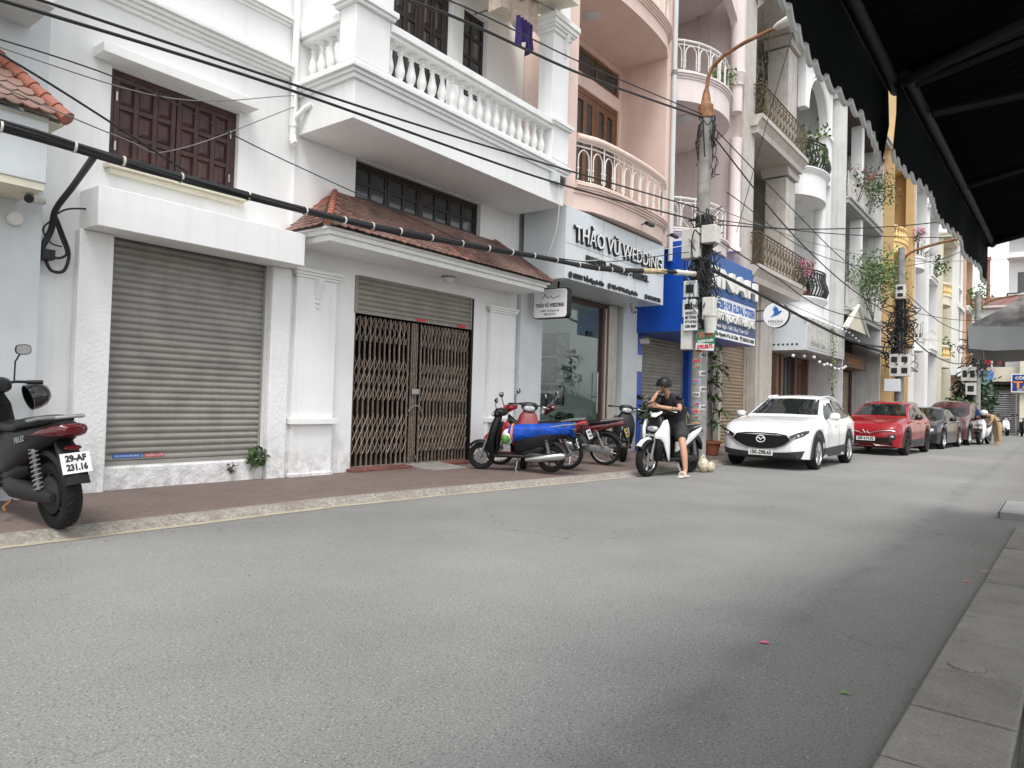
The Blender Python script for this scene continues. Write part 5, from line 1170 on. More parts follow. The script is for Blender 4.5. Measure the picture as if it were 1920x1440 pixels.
# ================================================================ vehicles
def wheel(parent, x, y, r, hw, m_rim, spokes=5, style='car', z=None, rim_r=.66, sgn=1, name='wheel'):
    z = r if z is None else z
    q = MB(); ri = r*rim_r
    if style == 'wire':
        q.lathe([(ri,-hw*.55),(ri+.012,-hw*.6),(ri+.012,hw*.6),(ri,hw*.55),(ri-.012,hw*.3),(ri-.012,-hw*.3),(ri,-hw*.55)],(x,y,z),28,'y',False)
        for k in range(18):
            a = 2*pi*k/18; q.cyl((x+.03*math.cos(a+.5),y+(.02 if k%2 else -.02),z+.03*math.sin(a+.5)),(x+ri*math.cos(a),y,z+ri*math.sin(a)),.0028,n=4)
        q.cyl((x,y-.045,z),(x,y+.045,z),.055,n=14)
    else:
        d = hw*.9*sgn
        q.lathe([(ri*.99,-hw*.9),(ri*1.02,-hw*.92),(ri*1.02,hw*.92),(ri*.99,hw*.9),(ri*.93,hw*.6),(ri*.93,-hw*.6),(ri*.99,-hw*.9)],(x,y,z),28,'y',False)
        for k in range(spokes):
            a = 2*pi*k/spokes
            for da in (-.13,.13) if style == 'car' else (0,):
                q.tube([(x+.04*math.cos(a),y+d*.75,z+.04*math.sin(a)),(x+ri*.55*math.cos(a+da*.6),y+d*.82,z+ri*.55*math.sin(a+da*.6)),(x+ri*.97*math.cos(a+da),y+d*.7,z+ri*.97*math.sin(a+da))],[ri*.12,ri*.075,ri*.07],5)
        q.cyl((x,y-hw*.5,z),(x,y+d*.85,z),ri*.2,n=14)
    w_ = part(name, q, m_rim, parent, world=False)
    t = MB(); t.lathe([(ri,hw*.8),(ri,-hw*.8),(ri*1.06,-hw*.95),(r*.9,-hw),(r*.965,-hw*.82),(r,-hw*.45),(r,hw*.45),(r*.965,hw*.82),(r*.9,hw),(ri*1.06,hw*.95),(ri,hw*.8)],(x,y,z),36,'y',False)
    part('tyre', t, RUBBER, w_, world=False)
    if style == 'car':
        b_ = MB(); b_.cyl((x,y-hw*.3,z),(x,y-hw*.3+sgn*.02,z),ri*.8,n=20); part('brake_disc', b_, DGREY, w_, world=False)
    return w_
def lerp_tab(tab, x):
    for a, b_ in zip(tab, tab[1:]):
        if a[0] <= x <= b_[0]:
            t = (x-a[0])/(b_[0]-a[0]); return [p+(q-p)*t for p, q in zip(a[1:], b_[1:])]
    return list(tab[0][1:] if x < tab[0][0] else tab[-1][1:])
SUV = [(-2.2,.66,.80,.86,.5,.42),(-2.14,.78,.90,1.0,.56,.32),(-2.02,.84,.98,1.12,.6,.26),(-1.85,.87,1.0,1.27,.58,.24),(-1.55,.885,1.0,1.43,.565,.22),(-1.0,.90,.99,1.52,.595,.21),(-.4,.90,.98,1.545,.605,.21),(-.05,.90,.97,1.51,.60,.21),(.25,.90,.965,1.38,.63,.21),(.55,.90,.96,1.22,.68,.21),(.82,.90,.955,1.075,.74,.21),(1.2,.90,.94,1.04,.75,.21),(1.6,.89,.905,.985,.74,.21),(1.88,.865,.86,.93,.71,.21),(2.04,.81,.80,.875,.66,.22),(2.14,.72,.74,.80,.60,.25),(2.2,.60,.62,.70,.5,.34)]
SEDAN = [(-2.35,.66,.80,.90,.55,.42),(-2.28,.78,.90,1.02,.62,.30),(-2.1,.85,.95,1.06,.66,.24),(-1.75,.88,.955,1.10,.66,.2),(-1.3,.89,.95,1.30,.58,.18),(-.8,.90,.94,1.42,.57,.18),(-.3,.90,.93,1.445,.58,.18),(.1,.90,.92,1.40,.58,.18),(.5,.90,.91,1.22,.64,.18),(.95,.90,.90,1.0,.72,.18),(1.4,.89,.87,.95,.73,.18),(1.8,.87,.82,.89,.71,.18),(2.1,.81,.76,.82,.66,.19),(2.27,.70,.68,.74,.58,.22),(2.35,.56,.56,.64,.48,.32)]
def car(name, label, loc, rz, paint, tab, wb=2.65, r=.335, kind='cx', plate='', k=1.0, group='cars parked along the kerb'):
    t = thing(name, label, 'car', loc, rz, group); L2 = tab[-1][0]
    cx_ = .02; fa, ra = wb/2+cx_, -wb/2+cx_; Ra = r+.055
    xs = sorted(set([round(tab[0][0]+i*.045, 4) for i in range(int((tab[-1][0]-tab[0][0])/.045)+1)]+[tab[-1][0]]+[a[0] for a in tab]))
    rings = []
    for x in xs:
        w_, zb, zt, wt, zl = lerp_tab(tab, x); zl0 = zl
        for xa in (fa, ra):
            d = abs(x-xa)
            if d < Ra: zl = max(zl, min(zb-.12, r+math.sqrt(Ra*Ra-d*d)))
        h = [(w_*.80,zl),(w_*.965,zl+.015),(w_*.99,zl+(zb-zl)*.25),(w_,zl+(zb-zl)*.6),(w_*.99,zb-.05),(w_*.955,zb)]
        cab = zt-zb
        h += [(w_*.955+(wt-w_*.955)*.35, zb+(cab)*.42),(w_*.955+(wt-w_*.955)*.82, zb+cab*.84),(wt*.82,zt-.025*min(1,cab/.3)),(wt*.45,zt-.006),(0,zt)]
        half = [(x,-y,z) for y,z in h]
        rings.append([(x,0,zl)]+half+[(x,y,z) for y,z in h[:-1]][::-1])
    q = MB(); q.loft(rings)
    body = part('body', q, paint, t, smooth=38, world=False)
    bvh = BVHTree.FromPolygons([Vector(v) for v in q.v], q.f)
    def proj(axis, a, b_, off=.006, sg=1):
        o, d = ((Vector((5,a,b_)), Vector((-1,0,0))) if axis == 'x' else (Vector((a,5*sg,b_)), Vector((0,-sg,0)))) if axis != 'r' else (Vector((-5,a,b_)), Vector((1,0,0)))
        h = bvh.ray_cast(o, d)
        if h[0] is None: return None
        n_ = h[1] if h[1].dot(d) < 0 else -h[1]
        return h[0]+n_*off
    def patch(nm, top, bot, axis, m, off=.006, sg=1, rows=4, sub=5, par=None):
        T, B = [], []
        for P_, O_ in ((top,T),(bot,B)):
            for a, b_ in zip(P_, P_[1:]):
                for i in range(sub): O_.append((a[0]+(b_[0]-a[0])*i/sub, a[1]+(b_[1]-a[1])*i/sub))
            O_.append(P_[-1])
        G = [[proj(axis, a[0]+(c[0]-a[0])*j/rows, a[1]+(c[1]-a[1])*j/rows, off, sg) for j in range(rows+1)] for a, c in zip(T, B)]
        q = MB()
        for i in range(len(G)-1):
            for j in range(rows):
                c = [G[i][j],G[i+1][j],G[i+1][j+1],G[i][j+1]]
                if None not in c: q.quad(*c)
        return part(nm, q, m, par or t, world=False)
    part('underbody', MB().box(-L2+.25,L2-.25,-.62,.62,.2,.62), BLACK, t, world=False)
    for xa, s_ in ((fa,1),(fa,-1),(ra,1),(ra,-1)):
        wheel(t, xa, s_*(.90-.105), r, .105, STEEL if kind != 'vf' else DGREY, 10 if kind == 'cx' else 5, 'car', sgn=s_, rim_r=.70)
    suv = kind in ('cx','vf','suv')
    for s_ in (1,-1):
        nm = 'wheel_arch_trim'
        if suv:
            for xa in (fa, ra):
                q = MB(); pr = []
                for i in range(19):
                    a = R(-12+204*i/18); row = []
                    for rr in (Ra-.004, Ra+.085):
                        x, z = xa+rr*math.cos(a), r+rr*math.sin(a); z = max(z,.22); p = proj('y', x, z, .010, s_); 
                        if p is None: p = Vector((x, s_*.88, z))
                        row.append(p)
                    pr.append(row)
                for a, b_ in zip(pr, pr[1:]): q.quad(a[0],a[1],b_[1],b_[0])
                part(nm, q, CLAD, t, world=False)
            patch('sill', [(ra+Ra+.06,.46),(fa-Ra-.06,.42)], [(ra+Ra+.0,.235),(fa-Ra,.235)], 'y', CLAD, .012, s_)
        # side glass
        if suv: gt_ = [(-1.72,1.20),(-1.45,1.34),(-.9,1.43),(-.3,1.455),(.0,1.43),(.35,1.24),(.62,1.06)]; gb_ = [(-1.62,1.10),(-1.3,1.055),(-.8,1.04),(-.3,1.035),(.0,1.03),(.35,1.02),(.62,1.01)]
        else: gt_ = [(-1.5,1.12),(-1.2,1.27),(-.7,1.36),(-.2,1.375),(.15,1.33),(.5,1.15),(.75,1.0)]; gb_ = [(-1.42,1.03),(-1.2,1.0),(-.7,.985),(-.2,.98),(.15,.975),(.5,.965),(.75,.955)]
        for a, b_ in ((0,3),(3,6)):
            f = lambda P_, i0, i1: [(p[0]+(.03 if (i == 0 and i0) else 0)-(.03 if i == len(P_[i0:i1+1])-1 and not i0 else 0), p[1]) for i, p in enumerate(P_[i0:i1+1])]
            patch('side_window', f(gt_,a,b_), f(gb_,a,b_), 'y', CARGLASS, .006, s_)
        for x0_ in ((-.28,.62) if suv else (-.22,.7)):
            patch('door_gap', [(x0_-.007,1.0),(x0_+.007,1.0)], [(x0_-.007,.42),(x0_+.007,.42)], 'y', BLACK, .004, s_, rows=8, sub=1)
        for x0_ in (-1.05,.0):
            p = proj('y', x0_, .90, .02, s_)
            if p: q = MB(); q.hull([(x0_-.1,p.y,.90,.008,.008),(x0_-.08,p.y,.90,.014,.014),(x0_+.08,p.y,.90,.014,.014),(x0_+.1,p.y,.90,.008,.008)],8); part('door_handle', q, paint, t, world=False)
        mm = MB(); zc = 1.08 if suv else 1.02; mx = .55
        mm.hull([(mx-.06,s_*1.0,zc,.09,.07),(mx+.02,s_*1.0,zc,.11,.085),(mx+.09,s_*.99,zc,.07,.055),(mx+.11,s_*.98,zc,.03,.03)],12); mm.tube([(mx+.03,s_*.88,zc-.06),(mx+.03,s_*.96,zc-.05)],.025,6)
        mr = part('wing_mirror', mm, paint if kind != 'vf' else BLACKG, t, world=False); part('mirror_glass', MB().box(mx-.066,mx-.063,s_*.99-.075,s_*.99+.075,zc-.055,zc+.055), MIRROR, mr, world=False)
        if suv: q = MB(); q.tube([(-1.5,s_*.55,1.40),(-1.3,s_*.565,1.475),(-.6,s_*.575,1.53),(-.1,s_*.575,1.50),(.02,s_*.58,1.46)],.018,6); part('roof_rail', q, STEEL if kind == 'vf' else paint, t, world=False)
    # front and rear glass
    if suv: patch('windscreen', [(-.55,1.44),(0,1.455),(.55,1.44)], [(-.70,1.10),(0,1.11),(.70,1.10)], 'x', CARGLASS, .006, rows=8); patch('rear_window', [(-.5,1.36),(.5,1.36)], [(-.58,1.12),(.58,1.12)], 'r', CARGLASS)
    else: patch('windscreen', [(-.52,1.36),(0,1.375),(.52,1.36)], [(-.68,1.02),(0,1.03),(.68,1.02)], 'x', CARGLASS, .006, rows=8); patch('rear_window', [(-.5,1.33),(.5,1.33)], [(-.6,1.12),(.6,1.12)], 'r', CARGLASS)
    if kind == 'cx':
        patch('grille', [(-.58,.60),(-.50,.695),(-.30,.725),(0,.73),(.30,.725),(.50,.695),(.58,.60)], [(-.58,.585),(-.42,.49),(-.28,.435),(0,.41),(.28,.435),(.42,.49),(.58,.585)], 'x', BLACK, .006, rows=6)
        q = MB()
        for i in range(-8,9):
            for j in range(6):
                y, z = i*.058+(.029 if j % 2 else 0), .46+j*.043
                if abs(y) < .52-abs(z-.6)*1.3 and (abs(y) > .09 or z < .52):
                    p = proj('x', y, z, .012)
                    if p: q.add([p+Vector((.004,-.017,0)),p+Vector((.004,0,.012)),p+Vector((.004,.017,0)),p+Vector((-.0,0,-.012))],[(0,1,2,3)])
        o = part('grille_mesh', q, DGREY, t, world=False); o['kind'] = 'stuff'
        q = MB(); pr = [proj('x',y,z,.022) for y,z in [(-.66,.66),(-.585,.60),(-.46,.49),(-.29,.425),(0,.395),(.29,.425),(.46,.49),(.585,.60),(.66,.66)]]; q.tube([p for p in pr if p],.013,6); part('grille_surround', q, STEEL, t, world=False)
        for s_ in (1,-1):
            hl = patch('headlight', [(s_*.54,.675),(s_*.66,.735),(s_*.78,.785),(s_*.845,.80)], [(s_*.57,.62),(s_*.68,.635),(s_*.79,.69),(s_*.845,.76)], 'x', BLACKG, .009)
            p = proj('x', s_*.70, .685, .012); part('headlight_lens', MB().ball(p,(.012,.034,.03),12,8), LAMP, hl, world=False)
            p2 = proj('x', s_*.755, .715, .01); part('headlight_lens', MB().ball(p2,(.012,.022,.018),10,6), LAMP, hl, world=False)
        emb = [(.085*math.cos(R(a)), .066*math.sin(R(a))) for a in range(0,360,20)]; c = proj('x',0,.605,.03)
        q = MB(); q.tube([(c.x,y,c.z+z) for y,z in emb]+[(c.x,.085,c.z)],.009,6); q.tube([(c.x,-.075,c.z+.018),(c.x,-.03,c.z+.022),(c.x,0,c.z-.02),(c.x,.03,c.z+.022),(c.x,.075,c.z+.018)],.011,6); part('emblem', q, SIGNWH, t, world=False)
        patch('lower_bumper', [(-.80,.40),(-.5,.36),(-.3,.345),(0,.34),(.3,.345),(.5,.36),(.80,.40)], [(-.74,.235),(-.4,.225),(0,.225),(.4,.225),(.74,.235)][:0] or [(-.74,.235),(-.5,.23),(-.3,.23),(0,.23),(.3,.23),(.5,.23),(.74,.235)], 'x', CLAD, .012)
        pz_ = .335; pxx = 2.235
    elif kind == 'vf':
        patch('lower_grille', [(-.6,.50),(-.3,.50),(0,.50),(.3,.50),(.6,.50)], [(-.72,.24),(-.36,.235),(0,.235),(.36,.235),(.72,.24)], 'x', BLACK, .008)
        for s_ in (1,-1):
            hl = patch('headlight', [(s_*.56,.56),(s_*.66,.60),(s_*.74,.60)], [(s_*.58,.44),(s_*.66,.42),(s_*.72,.45)], 'x', BLACKG, .012); p = proj('x',s_*.65,.53,.016); part('headlight_lens', MB().ball(p,(.014,.05,.03),12,8), LAMP, hl, world=False)
            q = MB(); pr = [proj('x',s_*y,z,.018) for y,z in ((.04,.645),(.10,.60),(.2,.645),(.4,.69),(.62,.70),(.72,.68))]; q.tube([p for p in pr if p],.010,6); part('light_strip', q, STEEL, t, world=False)
            q = MB(); pr = [proj('x',s_*y,z,.02) for y,z in ((.2,.33),(.26,.29),(.6,.30))]; q.tube([p for p in pr if p],.010,6); part('bumper_strip', q, STEEL, t, world=False)
        q = MB(); c = proj('x',0,.66,.03); q.tube([(c.x,-.075,c.z+.05),(c.x,0,c.z-.05),(c.x,.075,c.z+.05)],.012,6); part('emblem', q, CHROME, t, world=False)
        pz_ = .46; pxx = 2.225
    else:
        patch('lower_grille', [(-.5,.46 if kind == 'sedan' else .6),(0,.46 if kind == 'sedan' else .62),(.5,.46 if kind == 'sedan' else .6)], [(-.6,.26),(0,.25),(.6,.26)], 'x', BLACK, .008)
        for s_ in (1,-1): patch('headlight', [(s_*.42,.66),(s_*.6,.69),(s_*.72,.70)], [(s_*.44,.60),(s_*.6,.60),(s_*.72,.62)], 'x', LAMP, .01)
        q = MB(); pr = [proj('x',y,.42,.018) for y in (-.55,-.3,0,.3,.55)]; q.tube([p for p in pr if p],.012,6); part('bumper_strip', q, STEEL, t, world=False)
        pz_ = .46; pxx = L2+.02
    if plate:
        pl = part('number_plate', MB().box(pxx-.012,pxx,-.24,.24,pz_-.055,pz_+.055), PLATEW, t, world=False)
        text('characters', plate, .105, (pxx+.002,0,pz_), (0,1,0), INK, pl, .001, .004, .42, world=False); ACC
    for s_ in (1,-1): patch('tail_light', [(s_*.5,.95),(s_*.74,.95)], [(s_*.5,.86),(s_*.74,.86)], 'r', REDL, .008)
    return t
car('white_crossover_car','white crossover car with a black grille parked nearest, plate 15K-298.65','',0,WHITEG,SUV) if False else None
car('crossover_car', 'white crossover with black grille and plate 15K-298.65, nearest of the parked cars', (16.62,4.74,0), R(180), WHITEG, SUV, kind='cx', plate='15K-298.65')
car('crossover_car', 'bright red crossover parked behind the white one', (24.1,4.17,0), R(177), REDC, SUV, kind='vf', plate='30F-619.02')
car('sedan_car', 'low black sedan parked between the two red cars', (29.6,3.86,0), R(176), BLACKC, SEDAN, wb=2.75, kind='sedan')
car('suv_car', 'dark red SUV at the far end of the parked cars', (34.3,3.5,0), R(175), MAROONC, [(a[0]*1.04,a[1]*1.02,a[2]*1.1,a[3]*1.13,a[4]*1.02,a[5]*1.05) for a in SUV], kind='suv', r=.36)

def hullz(mb, secs, n=16, p=2.8):
    rings = []
    for z, x, y, a, b_ in secs:
        rings.append([(x+a*math.copysign(abs(math.cos(2*pi*k/n))**(2/p), math.cos(2*pi*k/n)), y+b_*math.copysign(abs(math.sin(2*pi*k/n))**(2/p), math.sin(2*pi*k/n)), z) for k in range(n)])
    return mb.loft(rings)
def arcband(mb, x, z, r, a0, a1, hw, th=.012, n=12, y=0):
    rings = []
    for i in range(n+1):
        a = R(a0+(a1-a0)*i/n); c, s_ = math.cos(a), math.sin(a)
        rings.append([(x+(r+dr)*c, y+yy, z+(r+dr)*s_) for yy, dr in ((-hw,-.02),(-hw*.85,.012),(0,.03),(hw*.85,.012),(hw,-.02),(hw*.8,-.012),(0,.03-th),(-hw*.8,-.012))])
    return mb.loft(rings)
def coil(p, q_, r, turns, w_=.006, n=10):
    p, q_ = Vector(p), Vector(q_); d = (q_-p).normalized(); a = d.orthogonal().normalized(); b_ = d.cross(a); k = turns*n
    return [p.lerp(q_, i/k)+(a*math.cos(2*pi*i/n)+b_*math.sin(2*pi*i/n))*r for i in range(k+1)]
def mirrors(t, x, z, m=BLACK, both=(1,-1), h=.20, out=.12, y0=.26):
    for s_ in both:
        q = MB(); q.tube([(x,s_*y0,z),(x+.02,s_*(y0+out*.3),z+h*.6),(x-.0,s_*(y0+out*.7),z+h*.85)],.007,6)
        c = (x-.01,s_*(y0+out),z+h); q.hull([(c[0]-.012,c[1],c[2],.062,.045),(c[0]+.005,c[1],c[2],.06,.043),(c[0]+.03,c[1],c[2],.03,.02)],14,3)
        mm = part('mirror', q, m, t, world=False); part('mirror_glass', MB().hull([(c[0]-.016,c[1],c[2],.055,.038),(c[0]-.013,c[1],c[2],.056,.039)],14,3), MIRROR, mm, world=False)
def bars(t, x, z, m=BLACK, w_=.34, lever=STEEL):
    part('handlebar', MB().tube([(x-.06,-w_,z),(x,-w_*.5,z+.01),(x+.03,0,z-.01),(x,w_*.5,z+.01),(x-.06,w_,z)],.012,8), m, t, world=False)
    for s_ in (1,-1):
        part('grip', MB().cyl((x-.025,s_*w_*.72,z+.004),(x-.07,s_*(w_+.01),z),.018,n=10), BLACK, t, world=False)
        part('lever', MB().tube([(x+.02,s_*w_*.65,z),(x+.04,s_*w_*.8,z-.01),(x+.005,s_*w_*1.0,z-.02)],.006,5), lever, t, world=False)
def rear_plate(t, x, z, tilt, m, lines, w_=.20, h=.15):
    q = MB(); q.box(-.004,.004,-w_/2,w_/2,-h/2,h/2); M_ = Matrix.Translation((x,0,z)) @ Matrix.Rotation(tilt,4,'Y'); q.xf(M_)
    p = part('number_plate', q, m, t, bev=.0, world=False)
    for i, s_ in enumerate(lines):
        c = M_ @ Vector((-.006,0,h*.22*(1 if i == 0 else -1))); xd = M_.to_3x3() @ Vector((0,-1,0)); up = M_.to_3x3() @ Vector((0,0,1))
        text('characters', s_, h*.42, c, xd, INK, p, .001, .003, w_*.72, world=False, up=up)
def scooter(name, label, loc, rz, body, trim, lean=0, wb=1.28, r=.24, hw=.055, tall=1.0, rs=0.0, kind='plain', group='motorbikes parked along the pavement', plate=None, plate_m=PLATEW, exhaust=-1, mir=(1,-1), cat='scooter', head=None, sc=1.0):
    t = thing(name, label, cat, loc, rz, group); t.rotation_euler = (lean,0,rz); t.scale = (sc,)*3
    fa, ra = wb/2, -wb/2-rs; K = tall
    wheel(t, fa, 0, r, hw*.9, STEEL if kind == 'sh' else DGREY, 5, 'bike', name='front_wheel'); wheel(t, ra, 0, r, hw, DGREY, 5, 'bike', name='rear_wheel')
    part('brake_disc', MB().lathe([(.04,.0),(.11,.0),(.11,.006),(.04,.006),(.04,0)],(fa,hw*.9+.008,r),20,'y',False), STEEL, t, world=False)
    q = MB(); arcband(q, fa, r, r+.03, 35, 165, hw+.025); part('front_fender', q, body if kind != 'sh' else BLACK, t, world=False)
    q = MB()
    for s_ in (1,-1): q.tube([(fa,s_*.075,r),(fa-.06,s_*.075,r+.2),(fa-.19,s_*.05,r+.5)],.019,8)
    part('fork', q, GREYM, t, world=False)
    xs_ = fa-.20
    q = MB(); hullz(q, [(.25,xs_-.02,0,.06,.11),(.36,xs_+.02,0,.07,.16),(.55,xs_+.01,0,.08,.19),(.72*K,xs_-.03,0,.08,.19),(.86*K,xs_-.07,0,.07,.15),(.95*K,xs_-.10,0,.06,.09)]); part('leg_shield', q, body, t, world=False)
    q = MB(); hullz(q, [(.34,xs_-.09,0,.02,.13),(.6,xs_-.10,0,.03,.15),(.84*K,xs_-.15,0,.03,.12)]); part('inner_panel', q, BLACK, t, world=False)
    q = MB(); z = 1.0*K
    q.hull([(xs_-.01,0,z-.02,.05,.04),(xs_-.05,0,z,.12,.075),(xs_-.14,0,z+.015,.14,.075),(xs_-.22,0,z+.01,.11,.05),(xs_-.25,0,z+.005,.06,.03)],18); part('headset', q, trim, t, world=False)
    hx = xs_-.14; bars(t, hx, z+.03)
    mirrors(t, hx+.03, z+.05, BLACK, mir, **(dict(y0=.17, out=.07, h=.26) if kind == 'big' else {}))
    hz = .98*K if kind == 'plain' else .74*K
    q = MB(); q.hull([(xs_-.03 if kind == 'plain' else xs_+.04,0,hz,.10,.05),(xs_+.005 if kind == 'plain' else xs_+.075,0,hz,.085,.045),(xs_+.02 if kind == 'plain' else xs_+.095,0,hz,.05,.03)],14); part('headlight', q, LAMP, t, world=False)
    part('floorboard', MB().box(-.16,xs_-.02,-.17,.17,.25,.30), BLACK, t, bev=.015, world=False)
    q = MB(); q.hull([(.02,0,.46,.10,.17),(-.06,0,.48,.14,.20),(-.25,0,.53,.16,.20),(-.5,0,.60,.155,.15),(-.72,0,.68,.13,.105),(-.92,0,.745,.09,.07),(-1.0,0,.77,.05,.04)],20,3); part('rear_body', q, body, t, world=False)
    part('lower_body', MB().hull([(.0,0,.32,.10,.08),(-.2,0,.34,.14,.10),(-.42,0,.40,.13,.09),(-.5,0,.42,.09,.06)],16), BLACK, t, world=False)
    q = MB(); q.hull([(.04,0,.69,.07,.03),(-.04,0,.715,.115,.045),(-.2,0,.725,.14,.05),(-.38,0,.735,.145,.05),(-.46,0,.765,.145,.05),(-.7,0,.80,.13,.045),(-.88,0,.82,.08,.03)],18); part('seat', q, BLACK, t, world=False)
    q = MB(); q.tube([(-.60,.12,.80),(-.82,.13,.835),(-.99,.09,.85),(-1.02,0,.855),(-.99,-.09,.85),(-.82,-.13,.835),(-.60,-.12,.80)],.014,8); part('grab_rail', q, GREYM if kind != 'big' else STEEL, t, world=False)
    q = MB(); q.hull([(-1.035,0,.755,.05,.025),(-1.0,0,.755,.10,.042),(-.92,0,.745,.115,.045),(-.88,0,.74,.10,.04)] if kind != 'big' else [(-1.05,0,.755,.06,.03),(-1.02,0,.755,.105,.05),(-.93,0,.745,.122,.052),(-.84,0,.735,.135,.045),(-.74,0,.715,.145,.028),(-.66,0,.70,.150,.010)],16); part('tail_light', q, REDL, t, world=False)
    q = MB(); arcband(q, ra, r, r+.07, 60, 160, hw+.03); q.hull([(-.86,0,.66,.06,.05),(-.95,0,.58,.08,.04),(-1.0,0,.50,.085,.05),(-1.03,0,.43,.07,.03)],12); part('rear_fender', q, BLACK, t, world=False)
    if plate: rear_plate(t, -1.06, .52, R(18), plate_m, plate)
    part('swingarm', MB().hull([(-.16,.09,.27,.05,.06),(-.3,.10,.27,.065,.085),(-.5,.105,.26,.05,.07),(ra-.05,.10,r,.035,.05),(ra-.12,.10,r,.02,.03)],14), DGREY if kind != 'sh' else BLACK, t, world=False)
    q = MB(); q.hull([(-.18,exhaust*.14,.22,.03,.03),(-.4,exhaust*.15,.25,.055,.06),(-.8,exhaust*.16,.31,.055,.06),(-.86,exhaust*.16,.32,.03,.03)],14); exhaust and part('exhaust', q, STEEL if exhaust > 0 else BLACK, t, world=False)
    for s_ in (1,-1):
        q = MB(); a, b_ = (ra+.02,s_*.125,r+.05),(ra+.09,s_*.125,.60); q.cyl(a,b_,.014,n=8); q.tube(coil(a,b_,.03,9), .006, 5); part('shock_spring', q, GREYM, t, world=False)
    q = MB(); q.tube([(-.05,.10,.24),(-.03,.22,.06),(-.06,.27,.012)],.011,6); q.box(-.10,-.02,.25,.30,.0,.012); part('side_stand', q, STEEL, t, world=False)
    return t
def underbone(name, label, loc, rz, body, lean=0, plate=None, plate_m=PLATEW, front=True, group='motorbikes parked along the pavement', stripe=None):
    t = thing(name, label, 'motorbike', loc, rz, group); t.rotation_euler = (lean,0,rz)
    fa, ra, r, hw = .61,-.61,.285,.038
    wheel(t, fa, 0, r, hw, STEEL, style='wire', rim_r=.80, name='front_wheel'); wheel(t, ra, 0, r, hw*1.1, STEEL, style='wire', rim_r=.80, name='rear_wheel')
    q = MB(); arcband(q, fa, r, r+.02, 30, 165, hw+.02); part('front_fender', q, body, t, world=False)
    q = MB()
    for s_ in (1,-1): q.tube([(fa,s_*.07,r),(fa-.2,s_*.06,.80)],.018,8)
    part('fork', q, GREYM, t, world=False)
    q = MB()
    for s_ in (1,-1): q.hull([(.52,s_*.17,.62,.01,.12),(.38,s_*.175,.60,.02,.17),(.22,s_*.15,.52,.02,.15),(.08,s_*.12,.46,.015,.10)],12)
    part('leg_shield', q, body, t, world=False)
    q = MB(); q.hull([(.42,0,.78,.06,.10),(.25,0,.64,.07,.10),(0,0,.55,.07,.09),(-.15,0,.58,.07,.08)],14); part('frame_cover', q, BLACK, t, world=False)
    q = MB(); q.hull([(.54,0,.90,.05,.05),(.48,0,.95,.12,.09),(.38,0,1.0,.13,.07),(.30,0,1.0,.10,.04)],16); part('headset', q, body, t, world=False)
    part('headlight', MB().hull([(.50,0,.92,.095,.05),(.55,0,.91,.08,.045),(.57,0,.905,.04,.02)],14), LAMP, t, world=False)
    bars(t, .36, 1.03, BLACK, .33); mirrors(t, .40, 1.04, BLACK, y0=.24)
    q = MB(); q.hull([(.05,0,.70,.08,.03),(-.05,0,.73,.115,.045),(-.35,0,.755,.13,.05),(-.7,0,.785,.115,.04),(-.84,0,.80,.07,.02)],16); part('seat', q, BLACK, t, world=False)
    q = MB(); q.hull([(.05,0,.62,.09,.08),(-.2,0,.63,.12,.10),(-.5,0,.68,.12,.085),(-.75,0,.74,.10,.06),(-.95,0,.79,.05,.03)],16); tb = part('tail_body', q, body, t, world=False)
    if stripe: part('stripe', MB().tube([(-.15,.125,.63),(-.45,.127,.685),(-.7,.11,.745)],.008,5), stripe, tb, world=False)
    part('grab_rail', MB().tube([(-.55,.10,.80),(-.82,.11,.84),(-.93,0,.85),(-.82,-.11,.84),(-.55,-.10,.80)],.012,8), GREYM, t, world=False)
    part('tail_light', MB().hull([(-.98,0,.76,.04,.02),(-.94,0,.76,.085,.035),(-.84,0,.745,.09,.035)],12), REDL, t, world=False)
    q = MB(); arcband(q, ra, r, r+.03, 70, 150, hw+.03); q.hull([(-.86,0,.68,.05,.03),(-.95,0,.58,.06,.04),(-1.0,0,.46,.055,.03)],12); part('rear_fender', q, BLACK, t, world=False)
    if plate: rear_plate(t, -1.0, .60, R(20), plate_m, plate)
    q = MB(); q.hull([(.28,0,.34,.07,.07),(.15,0,.33,.12,.10),(-.08,0,.32,.12,.09),(-.16,0,.34,.06,.06)],14); part('engine', q, STEEL, t, world=False)
    part('chain_case', MB().hull([(-.12,.09,.32,.02,.05),(-.3,.095,.31,.022,.06),(ra-.06,.09,r,.02,.07),(ra-.12,.09,r,.012,.03)],12), GREYM, t, world=False)
    part('exhaust', MB().tube([(.2,-.12,.25),(-.1,-.13,.22),(-.4,-.14,.27),(-.95,-.15,.36)],[.02,.025,.045,.045],10), STEEL, t, world=False)
    for s_ in (1,-1):
        q = MB(); a, b_ = (ra+.01,s_*.105,r+.04),(ra+.14,s_*.10,.64); q.cyl(a,b_,.013,n=8); q.tube(coil(a,b_,.027,10),.006,5); part('shock_spring', q, STEEL, t, world=False)
    part('side_stand', MB().tube([(0,.10,.24),(-.02,.24,.01)],.011,6), STEEL, t, world=False)
    return t
Z0 = .119
